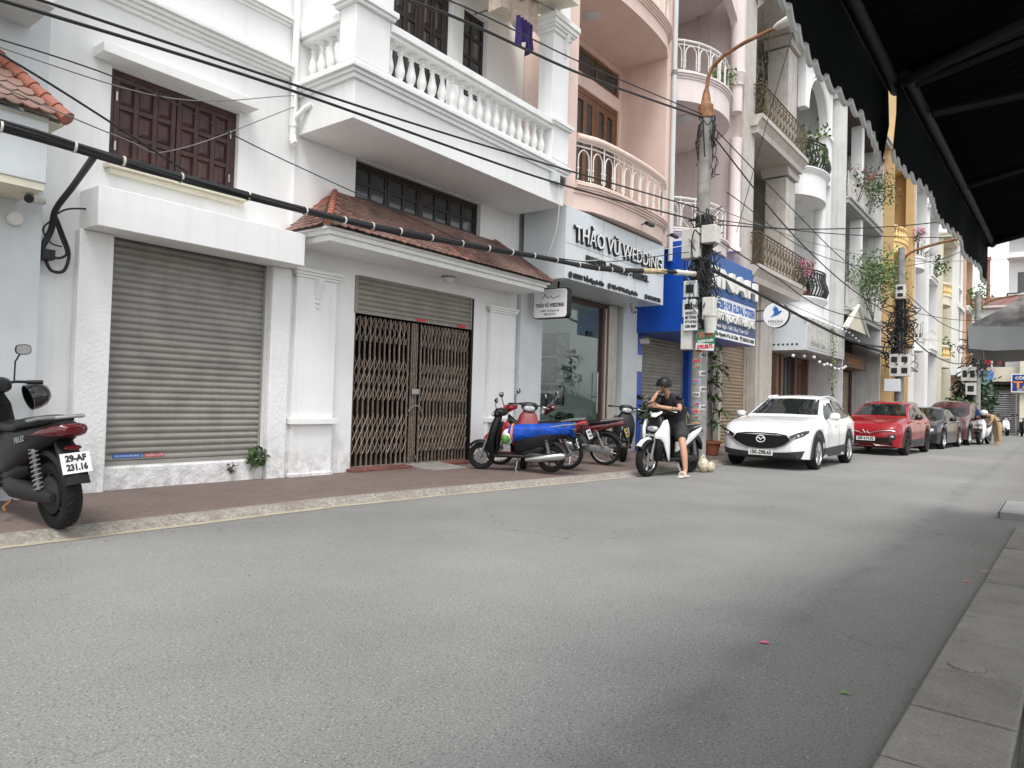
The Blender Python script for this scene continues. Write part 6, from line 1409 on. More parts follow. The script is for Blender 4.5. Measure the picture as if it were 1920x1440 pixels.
# foreground electric scooter
es_ = scooter('electric_scooter', 'black electric scooter in the left foreground with plate 29-AF 231.16', (2.33,7.30,Z0), R(94), BLACK, BLACK, lean=R(-5), wb=1.3, r=.255, hw=.062, kind='big', plate=('29-AF','231.16'), mir=(1,-1), sc=1.09, rs=.13, exhaust=0); es_.rotation_euler[1] = R(-1.9); es_.location.z = .105
part('wheel_hub_motor', MB().lathe([(.001,-.05),(.13,-.045),(.14,-.03),(.14,.05),(.10,.07),(.05,.10),(.001,.10)],(-.78,.01,.255),24,'y'), DGREY, es_, world=False)
q = MB()
for k in range(30):
    a = 2*pi*k/30
    for s_ in (1,-1): q.tube([(-.78+.2555*math.cos(a),s_*.006,.255+.2555*math.sin(a)),(-.78+.254*math.cos(a+.12),s_*.030,.255+.254*math.sin(a+.12)),(-.78+.243*math.cos(a+.2),s_*.054,.255+.243*math.sin(a+.2))],.004,4)
part('tread', q, BLACK, es_, world=False)['kind'] = 'stuff'
part('mud_flap', MB().hull([(-.98,0,.47,.085,.02),(-1.05,0,.43,.085,.02),(-1.08,0,.385,.06,.012)],12), GREYM, es_, world=False)
part('reflector', MB().hull([(-1.04,0,.625,.05,.012),(-1.02,0,.625,.06,.02)],10), REDL, es_, world=False)
part('foot_peg', MB().tube([(-.30,.12,.17),(-.34,.2,.13),(-.42,.22,.12)],.010,6), RUST, es_, world=False)
text('lettering','FELIZ',.055,(-.55,.160,.66),(-1,0,.22),STEEL,es_,.001,.002,.17,world=False)
q = MB(); q.lathe([(.001,.14),(.07,.125),(.115,.07),(.13,0),(.128,-.05),(.118,-.05),(.118,0),(.1,.06),(.001,.12)],(0,0,0),20); q.xf(Matrix.Translation((2.61,7.80,1.13)) @ Matrix.Rotation(R(70),4,'Y') @ Matrix.Rotation(R(20),4,'Z'))
one('helmet', q, BLACKG, 'black helmet hung on the handlebar of the foreground electric scooter', 'helmet', loc=(2.61,7.80,1.13))
# scooter with the blue tarpaulin
ts = scooter('scooter', 'black scooter with a blue tarpaulin wrapped over its seat, standing before the gate pillar', (8.97,6.78,Z0), R(119), BLACK, BLACK, lean=R(-6), wb=1.22, r=.235, exhaust=1, plate=('15-F1','234.56'), mir=(1,), sc=.91)
q = MB(); rn = random.Random(8); rings = []
for i in range(15):
    u = i/14; x = .12-1.05*u; zc = .645+.12*u; hw_ = .19-.05*u; hh = .15-.05*u
    rings.append([(x+rn.uniform(-.006,.006), hw_*math.copysign(abs(math.cos(2*pi*k/22))**.75,math.cos(2*pi*k/22))*(1+.05*math.sin(k*2.3+i*.9)), zc+hh*math.copysign(abs(math.sin(2*pi*k/22))**.8,math.sin(2*pi*k/22))*(1+.04*math.sin(k*1.7+i*1.3))) for k in range(22)])
q.loft(rings)
for i in range(10):
    a = R(36*i); q.add([(-.93,.13*math.cos(a),.765+.10*math.sin(a)),(-1.0+rn.uniform(-.03,.03),.19*math.cos(a+.2),.74+.15*math.sin(a+.2)),(-.99+rn.uniform(-.03,.03),.18*math.cos(a+.7),.76+.13*math.sin(a+.7)),(-.93,.13*math.cos(a+.63),.765+.10*math.sin(a+.63))],[(0,1,2,3)])
tp = thing('tarpaulin', 'crumpled blue tarpaulin tied over the seat of the black scooter', 'tarpaulin', (8.97,6.78,Z0)); tp.rotation_euler = ts.rotation_euler; tp.scale = (.91,)*3
part('sheet', q, BLUETARP, tp, world=False, smooth=50)
part('orange_hem', MB().tube([(.06,.19*math.cos(R(a)),.655+.15*math.sin(R(a))) for a in range(-60,200,20)],.02,6), ORANGE, tp, world=False)
bg_ = thing('carrier_bag', 'white and green plastic bag stuffed under the front of the blue tarpaulin', 'bag', (8.97,6.78,Z0)); bg_.rotation_euler = ts.rotation_euler; bg_.scale = (.91,)*3
part('bag', MB().ball((.14,.10,.60),(.10,.12,.14),12,8), PAPER, bg_, world=False); part('green_print', MB().ball((.15,.155,.58),(.085,.08,.10),10,6), mat('bag_green',(.1,.3,.06),.5,var=.6,vs=18), bg_, world=False)
scooter('scooter', 'red fronted scooter mostly hidden behind the scooter with the blue tarpaulin', (9.75,7.2,Z0), R(215), mat('dark_red_gloss', (.22,.02,.02), .25, var=0, coat=.6), BLACK, lean=R(-4), wb=1.22, mir=())
underbone('motorbike', 'red underbone motorbike with a white plate beside the tarpaulin scooter', (9.72,7.0,Z0), R(104), REDG, lean=R(-6), plate=('15-B1','112.47'), stripe=ORANGE)
underbone('motorbike', 'dark maroon underbone motorbike with a yellow plate, third from the gate pillar', (10.98,7.02,Z0), R(107), MAROON, lean=R(-6), plate=('15-AA','089.31'), plate_m=PLATEY)
scooter('scooter', 'black scooter parked nose out by the left blue post', (12.6,6.95,Z0), R(215), BLACK, BLACK, lean=R(-5), wb=1.22, mir=())
# rider's scooter
ws_ = scooter('scooter', 'tall white and black scooter standing on the road under its rider', (11.70,5.46,0), R(174), BLACK, BLACK, wb=1.36, r=.285, hw=.058, tall=1.06, kind='sh', group='motorbikes in use', exhaust=-1, mir=(1,-1), sc=1.03)
for s_ in (1,-1):
    q = MB(); q.hull([(.60,s_*.12,.68,.03,.05),(.55,s_*.165,.72,.035,.10),(.48,s_*.185,.74,.035,.19),(.41,s_*.195,.68,.03,.27),(.35,s_*.195,.58,.028,.30),(.30,s_*.18,.46,.022,.22),(.26,s_*.16,.34,.012,.10)],14); part('white_shield_panel', q, WHITEG, ws_, world=False)
    q = MB(); q.hull([(.02,s_*.14,.48,.015,.09),(-.2,s_*.165,.56,.02,.10),(-.5,s_*.165,.66,.02,.075),(-.8,s_*.13,.75,.02,.05),(-1.0,s_*.06,.80,.012,.02)],14); part('white_side_panel', q, WHITEG, ws_, world=False)
q = MB(); arcband(q, .68, .285, .335, 40, 100, .05); part('white_fender_panel', q, WHITEG, ws_, world=False)
part('position_lamp', MB().box(.545,.56,-.15,.15,.655,.70), LAMP, ws_, bev=.01, world=False); part('wind_deflector', MB().hull([(.50,0,1.0,.06,.02),(.44,0,1.06,.12,.03),(.36,0,1.10,.10,.015)],12), WHITEG, ws_, world=False)
# far bikes
cb = scooter('police_motorbike', 'white motorbike with black trim beside the man in tan uniform down the street', (34.9,2.42,0), R(172), WHITEG, BLACK, wb=1.4, r=.3, hw=.07, tall=1.1, kind='sh', group='motorbikes in use')
scooter('scooter', 'white scooter parked by the far corner building', (51.5,2.6,0), R(200), WHITEG, BLACK, group='far parked scooters')
scooter('scooter', 'black scooter parked before the arched doorway at the end of the street', (51.2,1.6,0), R(190), BLACK, BLACK, group='far parked scooters')
scooter('scooter', 'dark scooter half hidden behind the police motorbike', (40.5,3.2,.0), R(200), DGREY, BLACK, group='far parked scooters')
# ================================================================ people
def skin(name, joints, edges, m, parent, root=0, sub=2, world=False):
    """joints {key:(x,y,z,r)}; one continuous surface"""
    keys = list(joints); me = bpy.data.meshes.new(name)
    me.from_pydata([joints[k][:3] for k in keys], [(keys.index(a),keys.index(b_)) for a,b_ in edges], [])
    o = bpy.data.objects.new(name, me); COL.objects.link(o)
    sk = o.modifiers.new('skin','SKIN'); sk.use_smooth_shade = True; sk.branch_smoothing = .6
    for i, k in enumerate(keys):
        r = joints[k][3]; v = me.skin_vertices[0].data[i]; v.radius = r if isinstance(r, tuple) else (r,r); v.use_root = (i == root)
    ss = o.modifiers.new('sub','SUBSURF'); ss.levels = sub; ss.render_levels = sub
    bpy.context.view_layer.update()
    me2 = bpy.data.meshes.new_from_object(o.evaluated_get(bpy.context.evaluated_depsgraph_get()))
    bpy.data.objects.remove(o); bpy.data.meshes.remove(me); me2.name = name; me2.materials.clear()
    me2.polygons.foreach_set('use_smooth', [True]*len(me2.polygons))
    return put(name, me2, m, parent, world=world)
pr_ = thing('person', 'man in black shirt, shorts and black helmet astride the white scooter looking at a phone', 'person', (11.70,5.46,0), R(174))
pr_.scale = (1.075,)*3
J = {'pelvis':(-.16,0,.86,.11),'waist':(-.10,0,1.0,.10),'chest':(0,0,1.17,.115),'neck0':(.07,0,1.30,.06),'neck':(.11,-.015,1.355,.055),
 'sl':(.03,.165,1.25,.05),'el':(.20,.30,1.06,.045),'wl':(.40,.10,1.10,.032),'hl':(.46,.03,1.12,.030),
 'sr':(.05,-.165,1.25,.05),'er':(.38,-.17,1.10,.045),'wr':(.31,-.08,1.29,.031),'hr':(.275,-.085,1.335,.030),
 'hipl':(-.12,.11,.84,.10),'kl':(.14,.33,.53,.058),'ckl':(.17,.38,.36,.058),'al':(.21,.43,.10,.036),'fl':(.30,.455,.045,.035),'tl':(.38,.47,.035,.028),
 'hipr':(-.12,-.11,.84,.10),'kr':(.24,-.15,.76,.06),'ckr':(.22,-.14,.58,.055),'ar':(.18,-.13,.38,.036),'fr':(.30,-.13,.345,.03)}
Ed = [('pelvis','waist'),('waist','chest'),('chest','neck0'),('neck0','neck'),('chest','sl'),('sl','el'),('el','wl'),('wl','hl'),('chest','sr'),('sr','er'),('er','wr'),('wr','hr'),('pelvis','hipl'),('hipl','kl'),('kl','ckl'),('ckl','al'),('al','fl'),('fl','tl'),('pelvis','hipr'),('hipr','kr'),('kr','ckr'),('ckr','ar'),('ar','fr')]
hc = Vector((.165,-.035,1.45)); hd = Vector((math.cos(R(-48)),math.sin(R(-48)),-.12)).normalized(); hl_ = Vector((-hd.y,hd.x,0)).normalized()
# head grows out of the neck in the same surface
J['skull'] = (*(hc+Vector((0,0,.0))-hd*.015),.088); J['jaw'] = (*(hc+hd*.045-Vector((0,0,.065))),.05); Ed += [('neck','skull'),('skull','jaw')]
def fingers(key, base, fwd, side, up, curl, rr=.0075):
    """five fingers rooted in the palm at joint key"""
    b0 = Vector(base); fwd, side, up = Vector(fwd).normalized(), Vector(side).normalized(), Vector(up).normalized()
    for i, (o_, L_) in enumerate(((-.027,.06),(-.009,.07),(.009,.066),(.027,.052))):
        p = b0+side*o_+fwd*.035; a = p+fwd*L_*.5+up*curl*.012; c = p+fwd*L_*.85+up*curl*.045
        for n_, q_ in ((0,p),(1,a),(2,c)): J['%s%d%d' % (key,i,n_)] = (*q_, rr*(1 if n_ < 2 else .8))
        Ed.extend([(key,'%s%d0' % (key,i)),('%s%d0' % (key,i),'%s%d1' % (key,i)),('%s%d1' % (key,i),'%s%d2' % (key,i))])
    p = b0-side*.03+fwd*.0+up*.01; a = p-side*.02+fwd*.03+up*.02
    J[key+'t0'] = (*p,.010); J[key+'t1'] = (*a,.008); Ed.extend([(key,key+'t0'),(key+'t0',key+'t1')])
fingers('hl', J['hl'][:3], (.67,-.7,.1), (-.2,.1,-.95), (.5,.6,.1), .9)
fingers('hr', J['hr'][:3], (-.55,.2,.6), (.6,.75,0), (-.5,.3,-.3), .8)
bd = skin('body', J, Ed, SKIN, pr_)
q = MB(); p = hc+hd*.098+Vector((0,0,-.012)); q.ball(p,(.014,.014,.02),8,6)
for s_ in (1,-1): q.ball(hc+hl_*s_*.086-hd*.01+Vector((0,0,-.02)),(.012,.012,.028),8,6)
part('nose_and_ears', q, SKIN, pr_, world=False)
q = MB()
for s_ in (1,-1): q.ball(hc+hd*.084+hl_*s_*.032+Vector((0,0,.012)),(.011,.011,.009),8,6)
part('eyes', q, BLACKG, pr_, world=False)
part('mouth', MB().tube([hc+hd*.088+hl_*.02+Vector((0,0,-.058)),hc+hd*.093+Vector((0,0,-.056)),hc+hd*.088-hl_*.02+Vector((0,0,-.058))],.005,5), mat('lips',(.33,.12,.1),.5,var=0), pr_, world=False)
q = MB()
for s_ in (1,-1): q.tube([hc+hd*.098+hl_*(s_*.034+.024*math.cos(a))+Vector((0,0,.012+.017*math.sin(a))) for a in [i*pi/6 for i in range(13)]],.0028,4); q.tube([hc+hd*.095+hl_*s_*.058+Vector((0,0,.014)), hc+hl_*s_*.088-hd*.005+Vector((0,0,.01))],.003,4)
q.tube([hc+hd*.1+hl_*.010+Vector((0,0,.014)),hc+hd*.1-hl_*.010+Vector((0,0,.014))],.003,4); part('glasses', q, BLACK, pr_, world=False)
q = MB(); rings = []
for i in range(8):
    th = i/7*R(88); rings.append([hc+Vector((0,0,.018))-hd*.008+(hd*math.cos(2*pi*k/20)*1.1+hl_*math.sin(2*pi*k/20))*.122*math.cos(th)+Vector((0,0,.132*math.sin(th))) for k in range(20)])
q.loft(rings); 
rim = [hc+Vector((0,0,-.035))-hd*.008+(hd*math.cos(2*pi*k/20)*1.1+hl_*math.sin(2*pi*k/20))*(.120 if math.cos(2*pi*k/20) < .25 else .119)+Vector((0,0,.05 if math.cos(2*pi*k/20) > .25 else 0)) for k in range(20)]
q.loft([rim, rings[0]], cap=False); q.add([hc+Vector((0,0,.02))+hd*.12-hl_*.08, hc+Vector((0,0,.012))+hd*.19-hl_*.045, hc+Vector((0,0,.012))+hd*.19+hl_*.045, hc+Vector((0,0,.02))+hd*.12+hl_*.08, hc+Vector((0,0,.035))+hd*.12+hl_*.08, hc+Vector((0,0,.035))+hd*.12-hl_*.08],[(0,1,2,3),(5,4,2,1),(3,2,4),(0,5,1)])
hm = part('helmet', q, mat('matt_black_helmet',(.014,.014,.015),.4,var=0,spec=.25), pr_, world=False)
q = MB()
for s_ in (1,-1): q.tube([hc+hl_*s_*.095+Vector((0,0,-.02)),hc+hl_*s_*.07+hd*.02+Vector((0,0,-.09)),hc+hd*.035+Vector((0,0,-.125))],.006,5)
part('chin_strap', q, BLACK, hm, world=False)
SJ = {k:J[k] for k in ('pelvis','waist','chest','neck0','sl','sr')}
SJ['low'] = (-.17,0,.68,.19); SJ['pelvis'] = (-.15,0,.86,.20); SJ['waist'] = (-.10,0,1.0,.185); SJ['chest'] = (0,0,1.16,.19); SJ['neck0'] = (.075,0,1.315,.105); SJ['sl'] = (.03,.17,1.25,.125); SJ['sr'] = (.05,-.17,1.25,.115); SJ['ul'] = (.15,.27,1.11,.10); SJ['ur'] = (.28,-.18,1.14,.085)
skin('shirt', SJ, [('low','pelvis'),('pelvis','waist'),('waist','chest'),('chest','neck0'),('chest','sl'),('sl','ul'),('chest','sr'),('sr','ur')], CLOTHB, pr_)
skin('shorts', {'p':(-.15,0,.83,.18),'a':(-.10,.12,.82,.15),'b':(.11,.30,.57,.115),'c':(-.10,-.12,.82,.15),'d':(.20,-.15,.76,.11),'e':(-.14,0,.93,.14)}, [('p','a'),('a','b'),('p','c'),('c','d'),('p','e')], CLOTHG, pr_)
for lab, (x,y,z) in (('left',(.31,.455,0)),('right',(.27,-.13,.30))):
    q = MB(); q.hull([(x-.14,y,z+.02,.035,.018),(x-.10,y,z+.022,.042,.02),(x+.02,y,z+.022,.045,.02),(x+.10,y,z+.022,.048,.02),(x+.145,y,z+.02,.03,.016)],14)
    q.tube([(x+.03,y-.05,z+.03),(x+.03,y-.04,z+.075),(x+.03,y,z+.09),(x+.03,y+.04,z+.075),(x+.03,y+.05,z+.03)],.022,8); part('slide_sandal', q, WSHOE, pr_, world=False)
q = MB(); q.box(-.036,.036,-.004,.004,-.07,.07); q.xf(Matrix.Translation((.53,-.06,1.15)) @ Matrix.Rotation(R(-20),4,'Z') @ Matrix.Rotation(R(-62),4,'Y') @ Matrix.Rotation(R(90),4,'Z'))
ph = thing('phone', 'dark phone held up in the left hand of the scooter rider', 'phone', (11.70,5.46,0), R(174)); ph.scale = (1.075,)*3; part('phone_body', q, BLACKG, ph, world=False, bev=.003)
# man in tan uniform
cp_ = thing('person', 'man in tan uniform and white helmet bending over the white motorbike', 'person', (34.7,1.93,0), R(128))
CJ = {'p':(0,0,.92,.14),'w':(.10,0,1.05,.13),'c':(.30,0,1.16,.15),'n':(.45,0,1.22,.06),'h':(.56,0,1.24,.09),'sl':(.36,.18,1.18,.07),'el':(.42,.22,.94,.05),'hl':(.52,.16,.78,.04),'sr':(.36,-.18,1.18,.07),'er':(.42,-.22,.94,.05),'hr':(.52,-.14,.78,.04),
 'll':(0,.10,.86,.10),'kl':(.02,.11,.48,.075),'al':(0,.11,.10,.05),'fl':(.12,.11,.05,.045),'lr':(0,-.10,.86,.10),'kr':(.02,-.11,.48,.075),'ar':(0,-.11,.10,.05),'fr':(.12,-.11,.05,.045)}
skin('body', CJ, [('p','w'),('w','c'),('c','n'),('n','h'),('c','sl'),('sl','el'),('el','hl'),('c','sr'),('sr','er'),('er','hr'),('p','ll'),('ll','kl'),('kl','al'),('al','fl'),('p','lr'),('lr','kr'),('kr','ar'),('ar','fr')], SKIN, cp_, sub=1)
UJ = {k:(*CJ[k][:3], CJ[k][3]*1.22) for k in ('p','w','c','sl','el','sr','er','ll','kl','al','lr','kr','ar')}
skin('uniform', UJ, [('p','w'),('w','c'),('c','sl'),('sl','el'),('c','sr'),('sr','er'),('p','ll'),('ll','kl'),('kl','al'),('p','lr'),('lr','kr'),('kr','ar')], TAN, cp_, sub=1)
part('helmet', MB().ball((.57,0,1.30),(.14,.125,.11),14,8), WHITEG, cp_, world=False); part('belt', MB().lathe([(.165,.96),(.175,.98),(.165,1.0)],(.03,0,0),16), BLACK, cp_, world=False)
# ================================================================ poles, boxes and cables
def meter_box(name, label, x0, x1, y0, y1, z0, z1, m=BOXW, windows=None, cat='meter box', grp='meter boxes on the poles'):
    t = thing(name, label, cat, ((x0+x1)/2,y1,z0), 0, grp); part('case', MB().box(x0,x1,y0,y1,z0,z1), m, t, bev=.012)
    if windows:
        nx, nz = windows; w_, h = (y1-y0)/nx, (z1-z0)/nz
        for i in range(nx):
            for j in range(nz): part('meter_window', MB().box(x0-.006,x0-.002,y0+w_*(i+.2),y0+w_*(i+.8),z0+h*(j+.25),z0+h*(j+.75)), DGREY, t)
    return t
up_ = thing('utility_pole', 'concrete pole plastered with flyers under a rusty lamp arm by the blue sign', 'pole', (13.08,5.52,0))
part('shaft', MB().tube([(13.08,5.52,-.02),(13.08,5.51,3.5),(13.08,5.50,6.85)],[.165,.14,.115],18), CONC, up_)
part('lamp_sleeve', MB().lathe([(.13,6.82),(.14,6.83),(.14,7.08),(.10,7.12),(.07,7.3),(.045,7.4)],(13.08,5.50,0),16), RUST, up_)
part('lamp_arm', MB().tube([(13.08,5.50,7.35),(13.08,5.47,7.62),(13.06,5.38,7.80),(13.04,5.15,7.96),(13.02,4.75,8.08),(13.0,4.12,8.19)],.036,10), RUST, up_)
q = MB(); q.hull([(0,0,0,.045,.03),(.08,0,.01,.09,.05),(.3,0,.03,.12,.07),(.5,0,.03,.10,.05),(.58,0,.02,.04,.02)],14); q.xf(Matrix.Translation((13.0,4.2,8.18)) @ Matrix.Rotation(R(-91),4,'Z') @ Matrix.Rotation(R(-8),4,'Y')); part('lamp_head', q, BOXW, up_)
frn = random.Random(12); fc = [mat('flyer_red_white',(.5,.25,.24),.7,var=.6,vs=40),mat('flyer_green',(.18,.38,.30),.7,var=.5,vs=40),mat('flyer_blue',(.25,.36,.5),.7,var=.5,vs=40),mat('flyer_white',(.55,.55,.53),.7,var=.4,vs=40),mat('flyer_orange',(.55,.3,.1),.7,var=.4,vs=40),mat('flyer_pink',(.55,.3,.3),.7,var=.5,vs=40)]
def curved(x, y, r, a0, a1, z0, z1):
    q = MB(); vs_ = []
    for i in range(7): a = R(a0+(a1-a0)*i/6); vs_ += [(x+r*math.cos(a),y+r*math.sin(a),z0),(x+r*math.cos(a),y+r*math.sin(a),z1)]
    return q.add(vs_, [(2*i,2*i+2,2*i+3,2*i+1) for i in range(6)])
for i, (z, a, ci) in enumerate(((2.28,196,4),(2.08,186,0),(1.97,188,1),(1.70,186,2),(1.44,184,3),(1.26,190,2),(1.12,184,5),(1.0,188,1),(.86,190,4),(2.20,230,3),(1.85,232,3),(1.55,236,3),(1.2,234,3),(2.42,210,3))):
    f_ = part('flyer', curved(13.08,5.52,.1645-.0072*z+.004,a-26,a+30,z-.05,z+.05), fc[ci], up_)
    text('digits', '09%02d %03d %03d' % (frn.randint(10,99),frn.randint(100,999),frn.randint(100,999)), .06, (13.08+.17*math.cos(R(a+2)),5.52+.17*math.sin(R(a+2)),z), (-math.sin(R(a+2)),math.cos(R(a+2)),0) if False else (math.sin(R(a+2))*-1*-1,-math.cos(R(a+2)),0), INK if ci in (3,4) else RED, f_, .001, .002, .11)
part('paint_patch', curved(13.08,5.52,.152,180,300,2.4,2.62), PAPER, up_)
CX, CY = 13.08, 5.5
meter_box('meter_box','big grey white meter box high on the near pole, left of the cable tangle', CX-.32,CX-.05,CY-.05,CY+.30,4.05,4.62)
meter_box('meter_box','rounded junction box high on the near pole, right of the cable tangle', CX-.28,CX+.0,CY-.36,CY-.08,4.32,4.66)
meter_box('meter_box','glazed meter box halfway up the near pole', CX-.30,CX-.1,CY-.02,CY+.25,3.30,3.62,GREYW,(1,1))
meter_box('meter_box','lower clear fronted meter box on the near pole', CX-.30,CX-.1,CY-.0,CY+.26,2.92,3.26,GREYW,(1,1))
meter_box('meter_box','tall white box low on the left of the near pole', CX-.26,CX-.04,CY+.08,CY+.30,2.30,2.80)
meter_box('meter_box','white switch box on the right of the near pole under the tangle', CX-.30,CX-.1,CY-.36,CY-.14,2.86,3.28)
pl_ = thing('notice_board', 'white notice board with rows of black lettering on the near pole', 'notice', (CX-.3,CY+.05,2.8))
q = MB(); q.box(-.01,.01,-.14,.14,-.2,.2); part('board', q.xf(Matrix.Translation((CX-.30,CY+.08,2.86))), PAPER, pl_)
for i, s_ in enumerate(('KHOAN CẮT','BÊ TÔNG','ĐT: 0934','258 868')): text('letters', s_, .07, (CX-.312,CY+.08,2.99-.085*i), (0,-1,0), INK, pl_, .001, .004, .22)
bk = thing('bucket', 'white plastic bucket hung on the near pole beside the blue sign', 'bucket', (CX-.2,CY-.3,2.6))
part('bucket', MB().lathe([(.001,2.60),(.10,2.60),(.13,2.92),(.145,2.92),(.145,2.95),(.12,2.95),(.095,2.62),(.001,2.62)],(CX-.22,CY-.28,0),16), BOXW, bk)
ls = thing('loan_sign', 'tilted green and red VAY TIỀN loan sign tied to the near pole', 'sign', (CX-.25,CY-.2,2.3))
M_ = Matrix.Translation((CX-.24,CY-.20,2.46)) @ Matrix.Rotation(R(5),4,'X')
part('board', MB().box(-.008,.008,-.18,.18,-.18,.20).xf(M_), GREENP, ls); part('lower_field', MB().box(-.012,-.0085,-.18,.18,-.18,-.05).xf(M_), PAPER, ls)
for s_, z_, m_, f_, sz in (('VAY TIỀN',.115,mat('pale_red_print',(.7,.12,.12),.6,var=0),.30,.15),('TIÊU DÙNG CÁ NHÂN',-.005,PAPER,.31,.06),('0795.88.92',-.115,RED,.31,.10)):
    text('letters', s_, sz, M_ @ Vector((-.0135,0,z_)), (0,-1,.087), m_, ls, .001, .006, f_)
def cab(p, q_, sag=.2, n=14, wob=0, rn=rnd):
    p, q_ = Vector(p), Vector(q_); o = []
    for i in range(n+1):
        t = i/n; v = p.lerp(q_, t); v.z -= sag*4*t*(1-t)
        if wob and 0 < i < n: v += Vector((rn.uniform(-wob,wob) for _ in range(3)))
        o.append(v)
    return o
def spline(pts, k=6):
    P_ = [Vector(p) for p in pts]; P_ = [P_[0]*2-P_[1]]+P_+[P_[-1]*2-P_[-2]]; o = []
    for i in range(1, len(P_)-2):
        a,b_,c,d = P_[i-1:i+3]
        for j in range(k):
            t = j/k; o.append(.5*((2*b_)+(c-a)*t+(2*a-5*b_+4*c-d)*t*t+(3*b_-a-3*c+d)*t**3))
    o.append(P_[-2]); return o
# thick lashed bundle along the kerb
bdl = thing('cable_bundle', 'thick black bundle of cables lashed with white ties along the pavement', 'cables', (6,6.3,3.2))
BP = [(-3.0,6.35,3.2),(-.5,6.33,3.10),(1.81,6.30,3.16),(3.0,6.3,3.145),(4.72,6.30,3.155),(5.88,6.30,3.215),(7.37,6.30,3.31),(8.70,6.22,3.40),(10.16,6.10,3.46),(11.0,5.92,3.55),(12.2,5.66,3.69),(12.95,5.55,3.76)]
SPL = spline(BP, 8)
for k in range(7):
    a = 2*pi*k/7; pts_ = []
    for i, p in enumerate(SPL):
        j = a+i*.12; loose = 1+.55*math.sin(i*.5+k)*(1 if k < 2 else .15); pts_.append(p+Vector((0,math.cos(j)*.024*loose,math.sin(j)*.024*loose)))
    part('cable', MB().tube(pts_, .015 if k % 3 else .019, 6), CABLE, bdl)
for i in range(10, len(SPL)-16, 3):
    p = SPL[i]; d = (SPL[i+1]-p).normalized(); part('cable_tie', MB().cyl(p-d*.008, p+d*.008, .047, n=10), CABLEW, bdl)
wr = SPL[-15:-1]
part('tan_wrap', MB().tube(wr[:5], .05, 10), CABLET, bdl); part('white_wrap', MB().tube(wr[6:], [.05+.006*math.sin(i*2.1) for i in range(len(wr[6:]))], 10), CABLEW, bdl)
wires = [
 ('upper black cable crossing the top of the balcony house to the near pole', [(1.75,5.9,4.02),(5.2,5.85,4.30),(8.55,5.78,4.63),(13.0,5.55,5.05)], .012),
 ('lower black cable crossing the white balcony fascia to the near pole', [(1.0,5.9,3.85),(3.9,5.85,4.12),(8.3,5.75,4.36),(13.0,5.55,4.80)], .014),
 ('twisted pair of cables running to the lamp sleeve of the near pole', [(3.5,5.9,5.1),(5.7,5.8,5.72),(9.0,5.7,6.15),(13.0,5.52,6.82)], .018),
 ('thin cable just above the twisted pair to the top of the near pole', [(3.5,5.9,5.35),(6.0,5.8,5.95),(9.0,5.7,6.32),(13.0,5.52,6.88)], .010),
 ('thin cable slanting down across the brown shuttered window to the bundle', [(.5,5.9,3.75),(1.65,5.9,3.55),(3.2,6.2,3.18)], .009),
 ('thin cable above the slanting one in front of the brown shuttered window', [(.8,6.0,3.62),(2.6,6.1,3.75),(4.5,6.6,3.72),(9.8,7.9,3.75)], .006),
 ('pale thin wire sagging across the brown shuttered window', [(1.2,6.8,3.75),(2.9,6.9,3.55),(3.6,7.2,3.70),(5.6,8.1,5.05)], .006),
 ('thin grey wire running level across the brown shuttered window to the drain pipe', [(1.6,7.0,4.02),(3.6,7.4,4.28),(5.6,8.1,5.2)], .006),
 ('white drop wire hanging from the vent corner of the balcony', [(10.2,6.95,5.3),(10.22,6.96,4.4),(10.25,7.2,3.7)], .007),
 ('white drop wire from the bundle to the bridal shop sign', [(8.95,6.2,3.42),(10.8,6.4,3.75),(12.9,5.6,4.35)], .007),
 ('black drop wire fanning from the bundle across the bridal sign', [(9.0,6.2,3.44),(10.8,6.3,3.70),(12.9,5.6,4.2)], .009),
 ('thick black cable sagging from the near pole top to the far pole', [(13.1,5.45,6.6),(17,5.2,5.6),(21,5.0,5.0),(25,4.8,4.7),(29,4.55,4.6)], .016),
 ('second black cable sagging from the near pole top to the far pole', [(13.1,5.45,6.75),(18,5.3,6.2),(23,5.0,5.6),(29,4.55,5.6)], .012),
 ('thick sagging bundle leaving the tangle towards the far pole', [(13.1,5.4,3.9),(16,5.3,3.75),(19,5.1,3.5),(23,5.0,3.35),(26.5,4.8,3.4),(29,4.6,3.6)], .035),
 ('black cable crossing in front of the stone house from the tangle', [(13.1,5.45,4.6),(17,5.3,4.3),(21,5.1,4.0),(29,4.55,4.3)], .013),
 ('level cable running from the near pole across the street to the awnings', [(13.1,5.4,4.75),(15,4.2,4.9),(17,2.5,5.2),(18.5,.2,5.6)], .012),
 ('second level cable crossing the street to the near side', [(13.1,5.4,4.85),(16,4.0,5.0),(19,2.2,5.3),(22,.2,5.8)], .010),
 ('thin grey wire crossing the street above the white car', [(13.1,5.4,5.1),(17,4.4,5.0),(21,3.2,5.2),(26,.8,5.9)], .008),
 ('guy wire dropping from the lamp head to the stone balcony', [(13.0,3.8,8.2),(13.8,4.6,6.6),(14.6,5.4,4.9)], .007),
 ('white wire looping from the near pole past the pink balcony', [(13.0,5.6,4.5),(12.8,6.0,5.0),(12.9,6.6,5.1),(14.9,7.1,5.2)], .008),
 ('black cable from the far pole on to the third pole', [(29,4.5,5.6),(35,3.9,5.0),(43,3.3,5.2)], .016),
 ('lower black cable from the far pole on to the third pole', [(29,4.5,4.2),(33,4.1,3.6),(38,3.7,3.5),(43,3.3,4.0)], .022),
 ('cable crossing the street from the far pole to the near side', [(29,4.5,4.9),(33,2.8,4.9),(38,-.5,5.5)], .012),
 ('thin cable from the ochre house crossing to the awnings', [(35,5.4,7.6),(30,3.0,7.0),(24,.3,7.2)], .012),
 ('upper level cable over the weathered white house to the far pole', [(14,5.4,5.6),(20,5.2,5.4),(29,4.5,6.2)], .010),
]
